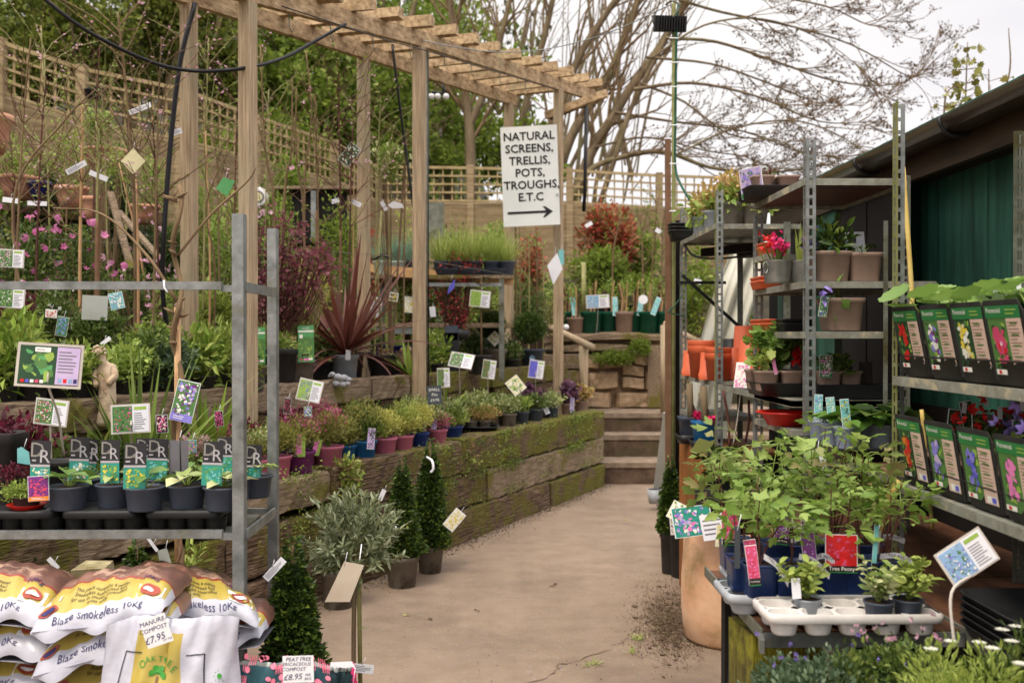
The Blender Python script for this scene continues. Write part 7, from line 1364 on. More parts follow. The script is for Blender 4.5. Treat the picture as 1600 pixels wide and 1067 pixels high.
hang('yellow and white checked diamond label beside the right box cone', 710, 812, 6.15, 20, 34, 'photo', 40, cols=('pyel', 'pwhite', 'pyel'), bgc='pwhite', seed=51)
t = cone('box cone with a bare leader in a stained grey pot, left of its pair', 628, 712, 908, 54, 5.95, 66, n=3600, poth=48, sz=.021)
cone('short bushy topiary in a grey pot hidden behind the olive', 528, 800, 943, 56, 5.5, 70, n=1500, poth=60, leaf='l_dark')
cone('clipped box cone by the wooden box at the right of the path', 1048, 712, 880, 34, 6.25, 44, n=3000, poth=66, pm='potblack', sz=.02)
potted('potted_plant', 'tall black pot in front of the box cone by the wooden box', 'potted plant', G(1068, 900), .1, .38, 'potblack', g_bush('l_mid', .1, .08, 80, .03)); potted('potted_plant', 'black pot between the box cone and the terracotta chimney', 'potted plant', G(1078, 912) + (.04, 0, 0), .09, .36, 'potblack', g_bush('l_dark', .1, .08, 80, .03))
b = MB(); u, v = face(0, 0, -4); card(b, P(1056, 815, 5.75), u, v, .07, .15, 'photo', cols=('pgreen', 'pwhite', 'ppurp'), bgc='pwhite', seed=60); b.build('seed_packet', loc=P(1056, 815, 5.75), **tagd('green and white bulb packet in the black pot by the chimney', 'packet'))
b = MB(); b.lathe(P(1022, 786, 8.5), [(.045, 0), (.06, .12), (.055, .12)], 'greytray', 12); b.build('plastic_tub', loc=P(1022, 768, 8.5), **tagd('pale grey plastic tub near the foot of the steps', 'tub'))
t = T('chimney_pot', 'large pale terracotta chimney pot stained green at the base beside the path', 'chimney pot', (1.13, 4.86, 0)); b = MB(); b.lathe((1.15, 4.9, 0), [(.205, 0), (.225, .02), (.238, .15), (.238, .3), (.228, .42), (.226, .545), (.222, .55), (.19, .55), (.19, .2)], 'terra', 40); b.build('body', t)
cq = P(1096, 818, 4.7)
sign_thing('pink and lilac flower sign lying across the chimney pot', P(1082, 814, 4.66), *face(4, 16, -6), .19, .14, 'photo', cols=('ppink', 'pviol', 'plav', 'pteal', 'pwhite'), bgc='pteal', seed=61, group=None); sign_thing('white sheet of printed text beside the flower sign on the chimney pot', P(1120, 822, 4.63), *face(6, 20, -6), .15, .12, 'text', seed=62, group=None)
sign_thing('small cream rose card leaning on the chimney pot', P(1135, 838, 4.5), *face(8, 14, 8), .1, .1, 'photo', cols=('pcream', 'pyel', 'pwhite'), bgc='pcream', seed=63, group=None); sign_thing('green edged card behind the pink flower sign', P(1060, 800, 4.8), *face(-20, 20, 24), .09, .09, 'photo', cols=('pgreen', 'pwhite'), bgc='pcream', seed=64, group=None)
# camellias on the crate
for i, (x, Y, lab, ph) in enumerate([(1080, 5.7, 'blue pot with a cane standing on the corner of the wooden box', 0), (1102, 5.4, 'blue pot with pink rose tag at the front of the wooden box', 1)]):
    c = onshelf(x, Y, .88); t = T('blue_pot', lab, 'pot', c, 'blue pots on the wooden box'); b = MB(); b.lathe(c, [(.07, 0), (.085, .05), (.08, .05)], 'black', 16, 4); pot_mesh(b, c + (0, 0, .03), .072, .12, 'potblue' if i else 'potslate', 3, 20); b.build('pot', t); b = MB(); b.tube([c + (0, 0, .1), c + (-.01, 0, .34)], .02, 'barkgrey', 6); b.tube([c + (.05, 0, .1), c + (-.02, .05, .3)], .012, 'barkgrey', 6); b.build('stem', t)
    if i: b = MB(); 
    f = MB(); f.leaves(c + (.02, -.06, .16) + NR.normal(0, .008, (10, 3)), rv(10) * .4 + (0, -.6, .1), .04, 'f_hot', 'flower', 1, .1); f.build('flower_tag', t)
c = onshelf(1140, 5.0, .72); t = T('potted_rhododendron', 'dark bushy evergreen with narrow leaves in a black pot before the wooden box', 'potted shrub', (c[0], 5.0, .0)); b = MB(); pot_mesh(b, (c[0], 5.0, .0), .17, .74, 'potblack', taper=.9); b.build('pot', t); f = MB()
for k in range(54): a = rnd.uniform(0, 6.28); q = c + np.array((math.cos(a) * rnd.uniform(0, .17), math.sin(a) * rnd.uniform(0, .14), .05 + rnd.uniform(0, .13))); n = 16; d = rv(n) * .75 + (0, 0, .6); f.leaves(np.repeat([q], n, 0), d, .055, 'l_dark' if k % 3 else 'l_mid', 'oval', .34, .3)
f.build('foliage', t); b = MB(); b.leaves(c + (.13, -.1, .2) + NR.normal(0, .008, (8, 3)), rv(8) * .4 + (0, -.6, .1), .04, 'f_pale', 'flower', 1, .1); b.build('flower', t)
sign_thing('narrow white and pink card on a stake in front of the orange pots', P(1159, 588, 4.9), *face(-55, 10, 0), .09, .14, 'photo', foot=onshelf(1146, 4.95, .95), cols=('ppink', 'pwhite'), bgc='pwhite', seed=66)
for x, y0, x1, y1, lab in ((1140, 700, 1130, 610, 'thin dark stem left of the narrow card'), (1165, 690, 1170, 625, 'reddish stem right of the narrow card')):
    b = MB(); b.tube(curve([P(x, y0, 5), P((x + x1) / 2 + 3, (y0 + y1) / 2, 5), P(x1, y1, 5)], 4), .007, 'twigred', 5); b.build('bare_cane', loc=P(x, y0, 5), **tagd(lab, 'cane'))
# ================================================================ PEONIES
def peony(label, x, Y, h, nst, z=.8, lean=0, leaf='l_peony', nl=30, sz=.12, r=.047, sq=5, ph=.085, pm='potcell', photo=None, stick=None, seed=1):
    c = onshelf(x, Y, z); t = T('potted_peony', label, 'potted peony', c, 'potted tree peonies on the front table'); b = MB(); pot_mesh(b, c, r, ph, pm, sq, 28, rim=.1, taper=.86); b.build('pot', t); b = MB(); b.disc(c + (0, 0, ph * .88), r * .93, 'soil', 20, sq); b.build('soil', t)
    f = MB(); s_ = MB(); st = stems(s_, c + (0, 0, ph * .8), nst, h, .42, .0032, 'stemgreen' if seed % 2 else 'twigred', seg=6, wob=.1, lean=lean)
    for q in st:
        for k in range(nl // nst):
            i = rnd.randint(3 + (Y < 2.7), 6); p = q[min(i, len(q) - 1)]; a = rnd.uniform(0, 6.28); d = nrm((math.cos(a), math.sin(a), rnd.uniform(-.1, .5))); l = rnd.uniform(.03, .075); e = p + d * l; s_.tube([p, (p + e) / 2 + (0, 0, .006), e], .0014, 'stemgreen', 3, cap=False)
            f.leaves([e], [d * (1, 1, .4) + (0, 0, rnd.uniform(-.5, .5))], [sz * rnd.uniform(.6, 1.1)], leaf, 'tri' if rnd.random() < .9 else 'lobed', .8, .5)
    s_.build('stems', t); f.build('foliage', t)
    if photo: dx, dz, cw, ch, cols, ro = photo; u, v = face(rnd.uniform(-6, 6), 6, ro); b = MB(); cc = c + (dx, -r - .01, dz); card(b, cc, u, v, cw, ch, 'photo', cols=cols, bgc=cols[0], seed=seed); b.quad(cc - v * ch * .42, u * cw * .98, v * ch * .16, 'pdark', .0028); b.text('Tree Peony', cc - v * ch * .42, u, v, cw * .17, 'pwhite', .0032); b.quad(cc - v * ch * .51, u * cw * .98, v * ch * .04, 'hgreen', .0022); b.build('picture_label', t)
    if stick:
        x0, z0, x1, z1 = stick; b = MB(); A = c + (x0, -r - .004, z0); B = c + (x1, -r - .016, z1); M_ = (A + B) / 2 + (0, -.006, .014); C = curve([A, M_, B], 5); w_ = np.array((0, -.35, .94)) * .0085; V = []
        for p in C: V += [p - w_, p + w_]
        b.raw(V, [(2 * i, 2 * i + 2, 2 * i + 3, 2 * i + 1) for i in range(len(C) - 1)], 'paper', True); b.text('TREE PEONY', (C[4] + C[6]) / 2 + (0, -.003, .0), nrm(B - A), nrm((0, -.35, .94)), .013, 'ink', .003); b.build('name_strip', t)
    return t
PK = ('pmag', 'ppink', 'pred', 'ppink'); PU = ('ppurp', 'plav', 'ppurp'); RD = ('pred', 'pmag', 'pred')
ZT = .82
for a in [('potted peony at the left end with a hot pink picture label', 1164, 2.66, .26, 3, -.1, (.005, .095, .032, .095, PK, -8), None), ('front peony in a blue pot with a curved TREE PEONY strip', 1186, 2.6, .32, 4, -.05, (-.03, .09, .03, .1, PK, -6), (.0, .11, .06, .04)),
          ('front peony with fresh green three lobed leaves and a slanted strip', 1234, 2.6, .2, 2, 0, (.035, .12, .035, .11, PU, -6), (.01, .11, .085, .06)), ('front peony with the large red flower picture', 1298, 2.62, .28, 4, 0, (.01, .115, .085, .095, RD, 2), (-.06, .1, -.01, .09)),
          ('front peony beside the pale green upright card', 1338, 2.62, .3, 4, .1, (.03, .13, .012, .12, ('paqua',), 6), None), ('front peony at the right end of the blue pots', 1376, 2.64, .3, 4, .2, None, (-.02, .1, .07, .08)),
          ('left rear peony leaning over the path with drooping leaves', 1150, 2.9, .34, 5, -.35, (-.03, .13, .05, .1, PK, 0), None), ('rear peony behind the purple picture labels', 1215, 2.86, .4, 5, -.1, (0, .14, .04, .1, PU, 8), None), ('tall rear peony at the middle with bronze young leaves', 1255, 2.84, .44, 5, -.05, (.0, .13, .04, .1, PU, -4), (-.05, .1, .05, .1)),
          ('rear peony right of the middle with pointed leaves', 1300, 2.86, .4, 5, .05, None, None), ('rear peony at the right whose leaves reach the steel upright', 1352, 2.84, .36, 5, .2, None, (0, .1, .09, .1)), ('back corner peony with broad bronzed leaves', 1180, 3.02, .46, 5, -.1, None, None), ('back peony in front of the lower shelf', 1270, 3.0, .46, 5, 0, None, None)]:
    i = int(a[1]); peony(a[0], a[1], a[2], a[3] * .76, a[4], ZT if a[2] < 2.95 else .79, a[5] * .6, 'l_peonyb' if i in (1255, 1150, 1352, 1180) else 'l_peony', 30 if a[2] > 2.7 else 22, .076 if a[2] > 2.7 else .07, photo=a[6], stick=a[7], seed=i)
hang('pale grey card standing upright behind the red flower label', 1371, 860, 2.7, 12, 60, m='cardgrey'); hang('white folded booklet standing in the middle of the peonies', 1283, 730, 2.95, 20, 54, 'sign', -16, cols=('pred', 'pgreen'), seed=71); hang('dark green edged card seen edge on at the left of the peonies', 1152, 855, 2.55, 9, 66, m='chalk')
# moulded trays
def mtray(label, c, nx, ny, cell, m, name='moulded_tray', hh=.05):
    t = T(name, label, 'plant tray', c, 'moulded carrying trays'); b = MB(); W2, D2 = nx * cell, ny * cell
    rim = [(1.0, -.018), (1.03, -.016), (1.035, .0), (1.0, .006)]; n = 32
    b.lathe(c, [(W2 / 2 * r, z + hh) for r, z in rim], m, n, 10, capb=False); V_ = b.v[-1]; V_[:, 1] = c[1] + (V_[:, 1] - c[1]) * D2 / W2
    for i in range(nx):
        for j in range(ny):
            q = np.asarray(c) + ((i - (nx - 1) / 2) * cell, (j - (ny - 1) / 2) * cell, 0); n = 16; a = np.arange(n) * 2 * math.pi / n + math.pi / n; R_ = cell * .44
            b.lathe(q, [(R_ * .72, 0), (R_ * .78, .004), (R_ * .95, hh * .7), (R_, hh)], m, n, .6)
            ring = np.stack([q[0] + R_ * np.sign(np.cos(a)) * abs(np.cos(a)) ** .77, q[1] + R_ * np.sign(np.sin(a)) * abs(np.sin(a)) ** .77, np.full(n, c[2] + hh)], 1); mxx = np.maximum(abs(np.cos(a)), abs(np.sin(a))); out = np.stack([q[0] + cell / 2 * np.cos(a) / mxx, q[1] + cell / 2 * np.sin(a) / mxx, np.full(n, c[2] + hh)], 1)
            b.raw(np.concatenate([ring, out]), [(k, (k + 1) % n, n + (k + 1) % n, n + k) for k in range(n)], m)
    b.build('tray', t); return t
mtray('white moulded tray holding three small green plants at the front of the table', onshelf(1322, 2.45, .775), 5, 2, .083, 'whitetray'); mtray('pale grey moulded tray under the front row of blue peony pots', onshelf(1266, 2.66, .77), 5, 2, .094, 'greytray'); mtray('pale grey moulded tray under the rear peonies', onshelf(1262, 2.9, .765), 5, 2, .094, 'greytray', hh=.04)
def gsm(leaf, h=.09): return lambda f, c, r: leafy(f, c, 12, h, .9, 170, .03, leaf, 'oval', .5, r=.0014, lo=.25)
for x, Y, lab, leaf in ((1263, 2.47, 'small grey pot of pale fresh leaves with a white label in the white tray', 'l_lime'), (1374, 2.40, 'small grey pot of yellow variegated leaves in the white tray', 'l_vari'), (1420, 2.42, 'small grey pot of spreading leaves at the right end of the white tray', 'l_lime')):
    t = potted('small_potted_plant', lab, 'potted plant', onshelf(x, Y, .79 if x < 1300 else .8), .036, .055, 'potslate' if x > 1300 else 'potgrey', gsm(leaf, .11 if x < 1400 else .12), 'small plants in the white tray')
    if x < 1300: u, v = face(0, 4, -3); tag_part(t, onshelf(x - 18, Y - .03, .875), u, v, .022, .05, 'plain')
# big plants at the bottom right
def mound(label, x, Y, ytop, rw, leaf, n, sz, tpl='dia', wid=.5, fl_=None, g=None):
    c = np.array((P(x, 500, Y)[0], Y, .42)); top = P(x, ytop, Y)[2]; t = T('potted_shrub', label, 'potted shrub', (c[0], Y, .4), 'shrubs in pots at the bottom right'); b = MB(); pot_mesh(b, (c[0], Y, .4), .1, .14, 'potblack'); b.build('pot', t); f = MB()
    for i in range(14): a = rnd.uniform(0, 6.28); e = c + np.array((math.cos(a) * rw * .6, math.sin(a) * rw * .5, (top - c[2]) * rnd.uniform(.5, .85))); f.tube(curve([c + (0, 0, .1), (c + e) / 2, e], 3), .002, 'twig', 4, cap=False)
    h = top - c[2]; bush(f, c + (0, 0, h * .62), (rw * 1.15, rw * .8, h * .42), int(n * 2.2), sz, leaf, tpl, wid, lumps=26, lump=.32, rise=.7, low=-.4, shell=.2)
    if g: g(f, c, h)
    f.build('foliage', t)
    if fl_: m, k, s_, tp = fl_; b = MB(); q = c + (0, 0, h * .97) + NR.uniform(-1, 1, (k, 3)) * (rw * .8, rw * .5, .02); [b.leaves(np.repeat([p], 12, 0), [(math.cos(a), math.sin(a) * .9, .25) for a in np.arange(12) * .5236], s_, m, 'dia', .28, .9) if tp == 'daisy' else b.leaves([p], [(0, -.4, .6)], [s_], m, tp, 1, .2) for p in q]; b.build('blossom', t)
mound('small leaved grey green ground cover shrub below the white tray', 1300, 2.22, 1006, .2, 'l_aqua', 2600, .016, 'oval', .6, ('f_viol', 12, .012, 'flower')); mound('taller dark small leaved shrub in the middle below the table edge', 1405, 2.2, 978, .15, 'l_mid', 2400, .016, 'oval', .6, ('f_pale', 16, .014, 'flower'))
mound('second grey green small leaved shrub at the left below the table', 1258, 2.14, 1022, .1, 'l_aqua', 1100, .016, 'oval', .6)
def gfea(f, c, h): f.blades(c + (0, 0, h * .5), 260, .12, .006, 'l_lime', .7, .3, r0=.14, seg=3)
mound('bright green feathery daisy plant with white flowers at the bottom right corner', 1520, 2.05, 1000, .17, 'l_lime', 1600, .022, 'dia', .25, ('f_white', 7, .017, 'daisy'), gfea); mound('lime green heath at the bottom edge near the right corner', 1470, 1.98, 1030, .1, 'l_lime', 1300, .02, 'dia', .25, None, gfea); mound('green leafy plant filling the right bottom corner', 1590, 2.1, 985, .12, 'l_mid', 1300, .024, 'dia', .3, ('f_white', 2, .017, 'daisy'))
t = T('low_bench', 'low dark bench under the shrubs at the bottom right', 'bench', (.95, 2.1, 0)); b = MB(); b.box((1.0, 2.08, .385), (.86, .42, .03), 'sheddark'); b.build('top', t); 
for x, y in ((.62, 1.92), (1.4, 1.92), (.62, 2.26), (1.4, 2.26)): b = MB(); b.box((x, y, .185), (.05, .05, .37), 'sheddark'); b.build('leg', t)
sign_thing('clear framed blue flower sign leaning on a bent white stake at the right', P(1511, 870, 2.2), *face(0, 12, -31), .115, .075, 'sign', foot=P(1491, 1010, 2.15), bendto=P(1487, 925, 2.17), cols=('psky', 'pviol', 'pgreen', 'pwhite'), bgc='psky', seed=81)
# ================================================================ HOSTA RACK
def tray18(label, x, Y, w_, d_):
    c = P(x, 800, Y); c[2] = .897; t = T('black_tray', label, 'plant tray', c, 'black plastic trays of the hosta rack'); b = MB(); n = 28
    b.lathe(c, [(w_ / 2 * .98, .045), (w_ / 2, .047), (w_ / 2, .066), (w_ / 2 * .97, .07), (.001, .066)], 'black', n, 9, capb=False); V_ = b.v[-1]; V_[:, 1] = c[1] + (V_[:, 1] - c[1]) * d_ / w_
    for i in range(4):
        for j in range(3): b.lathe(c + ((i - 1.5) * w_ / 4, (j - 1) * d_ / 3, 0), [(.03, 0), (.034, .046)], 'black', 12)
    b.build('tray', t)
for i, (x, lab) in enumerate(((62, 'left black tray of the hosta rack, below the purple flowered label'), (186, 'middle black tray of the hosta rack'), (310, 'right black tray of the hosta rack, next to the upright'), (-60, 'black tray of the hosta rack cut off by the left edge'))): tray18(lab, x, 3.2, .235, .34)
def hosta(label, x, Y, m, r=.06, h=.072, n=7, ls=.1, cardp=None, seed=1, z=.965, back=False):
    c = P(x, 780, Y); c[2] = z; t = T('potted_hosta', label, 'potted hosta', c, 'potted hostas on the black trays'); b = MB(); pot_mesh(b, c, r, h, 'potslate', n=24, rim=.14, taper=.82); b.build('pot', t); b = MB(); b.disc(c + (0, 0, h * .9), r * .93, 'soil'); b.build('soil', t)
    f = MB(); broad(f, c + (0, 0, h * .85), n + 1, ls * .74, m, .05, 1.0, 'oval', .62, tilt=.3); f.build('foliage', t)
    if cardp: cx, cy, w_, h_, ro, cols = cardp; u, v = face(rnd.uniform(-8, 8), 4, ro); tag_part(t, P(cx, cy, Y - .03), u, v, w_ * PX(Y), h_ * PX(Y), 'initials', cols=cols, bgc='pteal', seed=seed)
GR = ('pteal', 'plime', 'tgreen', 'pyel', 'pgreen'); WH = ('paqua', 'pwhite', 'pteal', 'pcream'); BL = ('pteal', 'paqua', 'tgreen')
for a in [('hosta with broad plain green leaves, leftmost in the front row', 107, 3.08, 'l_hosta', (63, 727, 30, 76, 1, WH), 6, .14), ('hosta pot behind the second initials card with cream shoots', 180, 3.12, 'l_hostav', (172, 721, 30, 66, -1, GR), 4, .07), ('hosta just sprouting in the middle of the front row', 226, 3.06, 'l_hosta', (211, 728, 33, 70, 1, GR), 3, .08),
          ('hosta with long cream edged leaves, right of the middle', 292, 3.1, 'l_hostav', None, 8, .11), ('hosta with cream edged leaves beside the rack upright', 349, 3.06, 'l_hostav', (332, 724, 31, 68, 2, BL), 8, .1),
          ('second row hosta behind the plain green one', 130, 3.24, 'l_hosta', (124, 718, 32, 68, 0, WH), 4, .08), ('second row hosta at the middle with a shining initials card', 255, 3.24, 'l_hosta', (246, 717, 31, 62, 2, BL), 5, .08), ('second row hosta beside the rack upright', 365, 3.24, 'l_hostav', (352, 712, 26, 58, 0, BL), 5, .09),
          ('second row hosta with the card turned edge on', 150, 3.3, 'l_hosta', (144, 722, 14, 70, 4, WH), 3, .06), ('hosta on the right of the rack upright', 398, 3.3, 'l_hostav', (396, 728, 24, 66, 2, BL), 5, .08), ('third row hosta behind the middle card', 228, 3.36, 'l_hosta', (226, 712, 28, 54, 0, GR), 4, .08), ('third row hosta behind the cream edged one', 305, 3.36, 'l_hosta', None, 6, .1)]:
    hosta(a[0], a[1], a[2], a[3], n=a[5], ls=a[6], cardp=a[4], seed=a[1])
hang('grey back of a plant card with a dark stem across it', 279, 720, 3.22, 30, 64, m='textgrey'); b = MB(); b.tube([P(283, 760, 3.2), P(281, 683, 3.2)], .0025, 'black', 5); b.build('dark_stem_holder', loc=P(282, 720, 3.2), **tagd('thin black stake in front of the grey card back', 'stake'))
hang('teal and pink flower label behind the grey card back', 300, 697, 3.4, 14, 20, 'photo', 0, cols=('ppink', 'pyel', 'pviol'), bgc='pteal', seed=91)
hang('tall pink label with black back left of the climber stake', 253, 662, 4.3, 18, 28, 'photo', -3, cols=('ppink', 'pmag', 'pwhite'), bgc='pdark', seed=92); hang('tall pink label with black back right of the climber stake', 342, 654, 4.4, 13, 24, 'photo', -4, cols=('ppink', 'pmag'), bgc='pdark', seed=93)
hang('pink and lilac picture label among the second row heathers', 449, 634, 5.6, 10, 24, 'photo', 6, cols=('pmag', 'pdkgreen'), bgc='pdark', seed=94); hang('small lilac flower label below the lavender sign', 481, 643, 5.5, 12, 16, 'photo', -3, cols=('pviol', 'pwhite'), bgc='pgreen', seed=95)
# left end of rack: saucer with alpine, tall black pot
c = P(42, 790, 3.08); c[2] = .967; t = T('alpine_dish', 'small red saucer of mossy alpines with a magenta flower label', 'alpine dish', c); b = MB(); b.lathe(c, [(.045, 0), (.055, .012), (.058, .014), (.05, .012), (.001, .01)], 'red', 24); b.build('saucer', t); b = MB(); pot_mesh(b, c + (0, 0, .008), .045, .03, 'potblack'); b.build('pot', t); f = MB(); bush(f, c + (-.02, 0, .05), (.08, .06, .04), 900, .012, 'l_light', lumps=12, up=.2); bush(f, c + (-.05, .02, .1), (.06, .05, .03), 260, .016, 'l_wine'); f.build('foliage', t)
u, v = face(6, 4, -3); b = MB(); card(b, P(60, 763, 3.0), u, v, .06, .075, 'photo', cols=('pmag', 'ppurp', 'pmag'), bgc='ppurp', seed=96, title='porange'); b.build('plant_label', t)
potted('potted_plant', 'large black square pot cut off by the left edge beside the hosta cards', 'potted plant', np.array((P(5, 700, 3.2)[0], 3.2, .96)), .062, .23, 'potblack', lambda f, c, r: bush(f, c + (0, 0, .03), (.06, .05, .03), 60, .03, 'l_wine'), sq=4)
hang('pale green corner of a label beside the large black pot', 37, 712, 3.15, 20, 28, m='paqua', pts=[(-.5, -.4), (.5, -.5), (.4, .2), (-.2, .5), (-.5, .4)])
potted('potted_plant', 'black pot holding the white stake of the dark green picture sign', 'potted plant', np.array((P(98, 740, 3.32)[0], 3.32, .965)), .062, .12, 'potblack', lambda f, c, r: None)
sign_thing('large framed sign of glossy green leaves on a slanting stake at the left', P(77, 571, 3.05), *face(4, 6, 3.5), .178, .118, 'signdark', foot=P(100, 712, 3.25), bendto=P(91, 650, 3.14), seed=97)
# ================================================================ BAGS
def coalbag(label, fl, fr, Y, H=.11, dep=.36, wr=1, turn=0, txt='Blaze Smokeless 10Kg'):
    A, B = P(*fl, Y), P(*fr, Y + turn); L_ = B - A; W_ = np.linalg.norm(L_); ph = rnd.random() * 9; dd = nrm(np.array((-L_[1], L_[0], 0))); t = T('coal_bag', label, 'coal bag', (A + B) / 2, 'stacked bags of smokeless coal')
    def S(u, a, off=0.0):
        e = max(0, 1 - abs(2 * u - 1) ** 4) ** .55; sa = math.sin(a); wv = .007 * abs(math.sin(u * 13 + ph + a * 1.5)) ** .5 + .005 * math.sin(u * 47 + ph * 2 + a * 4) + .003 * math.sin(u * 9 - a * 9 + ph)
        up_ = H * (sa * (.25 + .75 * e) + .04) + .6 * wv * min(1, sa * 2.5) * wr + off * sa; back = (1 - math.cos(a)) / 2 * dep - off * math.cos(a)
        droop = -.022 * math.sin(u * 6.28 * .5 + 1) * math.cos(a) if a < 1.57 else 0
        fr_ = .01 * math.sin(u * 17 + ph) * max(0, 1 - a * 2); return A + L_ * (u + .02 * math.sin(a * 2) * (2 * u - 1)) + dd * (back + fr_) + np.array((0, 0, up_ + fr_ + droop))
    def S2(u, q): e = max(0, 1 - abs(2 * u - 1) ** 4) ** .55; return A + L_ * u + dd * (q * dep) + np.array((0, 0, -.02 * math.sin(q * 3.14) * e + .004))
    def mat_(u, v):
        a = v * 3.14159
        if a < .56: return 'bagwhite'
        if a < 1.16 + .06 * math.sin(u * 5): return 'bagyellow' if .04 < u < .97 else 'bagwhite'
        if a < 1.22 + .06 * math.sin(u * 5): return 'bagred'
        return 'bagbrown'
    b = MB(); b.grid(lambda u, v: S(u, v * 3.14159), 44, 54, mat_); b.grid(lambda u, v: S2(1 - u, v), 14, 6, 'bagwhite'); b.build('sack', t)
    b = MB(); k = W_ * .86 / (len(txt) * .52); k = min(k, .021)
    fn = lambda x0, a0: (lambda x, y: S(min(.99, max(.01, .5 + (x + x0) / W_)), a0 + y / (H * 1.05), .0022))
    b.text(txt, 0, (1, 0, 0), (0, 0, 1), k * 1.25, 'inkblue', fn=fn(.0, .39), jit=.06)
    for i, s_ in enumerate(('This pack contains 4 metas', 'Smokeless authorised fuel', 'for use in smoke controlled', 'areas only')): b.text(s_, 0, (1, 0, 0), (0, 0, 1), k * .62, 'ink', fn=fn(-W_ * .03, 1.0 - i * .105))
    b.text('10Kg', 0, (1, 0, 0), (0, 0, 1), k * 1.1, 'inkblue', fn=fn(W_ * .32, 1.12))
    f2 = fn(0, 0)
    def patch(x, a, rx, ra, m, n=20, sq=False, o=.003):
        pts = [(x + rx * math.cos(q), (a + ra * math.sin(q))) for q in np.arange(n) * 2 * math.pi / n] if not sq else [(x - rx, a - ra), (x + rx, a - ra), (x + rx, a + ra), (x - rx, a + ra)]
        b.raw([S(min(.99, max(.01, .5 + p / W_)), q, o) for p, q in pts], [tuple(range(len(pts)))], m)
    patch(W_ * .36, .74, .034, .17, 'white', sq=True); patch(W_ * .36, .74, .026, .14, 'printred', o=.0036); patch(W_ * .36, .74, .018, .05, 'white', o=.004); patch(-W_ * .39, .66, .026, .1, 'printred'); patch(-W_ * .39, .66, .018, .06, 'inkblue', o=.0036); patch(-W_ * .38, .9, .02, .06, 'white', sq=True)
    b.build('print', t); return t
coalbag('coal bag with yellow print, at the left on the top layer', (-150, 962), (66, 985), 2.72); coalbag('coal bag in the middle of the top layer, drooping at its left corner', (46, 990), (252, 972), 2.66, H=.105)
coalbag('coal bag highest on the right, behind the manure bag', (206, 948), (402, 985), 2.82, H=.1, turn=.12)
coalbag('coal bag in the second layer below the middle one', (48, 1060), (262, 1000), 2.67, H=.11); coalbag('coal bag in the second layer at the left edge', (-160, 1022), (66, 1040), 2.73, H=.11); coalbag('coal bag in the third layer at the bottom', (60, 1110), (290, 1088), 2.7, H=.11); coalbag('coal bag in the third layer at the left corner', (-160, 1100), (58, 1100), 2.76, H=.11)
coalbag('coal bag end poking out right of the rack upright', (215, 1040), (405, 1012), 2.95, H=.1)
t = T('pallet', 'wooden pallet under the coal bags', 'pallet', (-1.25, 2.9, 0)); 
for z in (.02, .13, .24, .33): b = MB(); [b.box((-1.2, 2.72 + k * .11, z), (1.0, .085, .022), 'sleeper_plain') for k in range(5)]; b.box((-1.66, 2.92, z + .05), (.08, .5, .07), 'sleeper_plain'); b.box((-.78, 2.92, z + .05), (.08, .5, .07), 'sleeper_plain'); b.build('boards', t)
def upbag(name, label, x0, x1, ytop, Y, zb, m, mf, prn, bul=.07, w_extra=.0, grp='bags of compost', tl=0):
    A, B = P(x0, ytop[0], Y), P(x1, ytop[1], Y); W_ = B[0] - A[0]; ph = rnd.random() * 9; t = T(name, label, 'compost bag', ((A[0] + B[0]) / 2, Y, zb), grp)
    def S(u, v, off=0):
        top = A[2] * (1 - u) + B[2] * u + .006 * math.sin(u * 11 + ph) + .008 * math.sin(u * 5); z = zb + (top - zb) * v; bb = math.sin(math.pi * min(1, max(0, u))) ** .6 * min(1, (1 - v) * 4.2) ** .7
        wr = .007 * abs(math.sin(u * 8 + v * 6 + ph)) ** .5 * math.sin(v * 13) + .004 * abs(math.sin(u * 19 - v * 11)) ** .6 + .004 * math.sin(u * 34 - v * 21) * min(1, (1 - v) * 5 + .2) + .003 * math.sin(u * 60 + ph) * v ** 6
        return np.array((A[0] + W_ * u + .012 * (2 * u - 1) * (1 - v) + .006 * math.sin(v * 14 + ph) * (u > .5) - .006 * math.sin(v * 11) * (u < .5), Y - bul * bb - wr - off, z))
    b = MB(); b.grid(lambda u, v: S(u, v), 60, 60, mf); b.grid(lambda u, v: S(1 - u, v) * (1, 0, 1) + np.array((0, Y + bul * .8 * math.sin(math.pi * u) ** .6 * min(1, (1 - v) * 4.2), 0)), 16, 10, m); b.build('sack', t); b = MB(); prn(b, S, W_, A, B, zb, Y); 
    if b.n: b.build('print', t)
    return t, S, W_
def inv(S, x, y, Y, zb, A, B): # photo pixel -> (u, v) on a bag front
    p = P(x, y, Y - .05); u = (p[0] - A[0]) / (B[0] - A[0]); return u, (p[2] - zb) / (A[2] * (1 - u) + B[2] * u - zb)
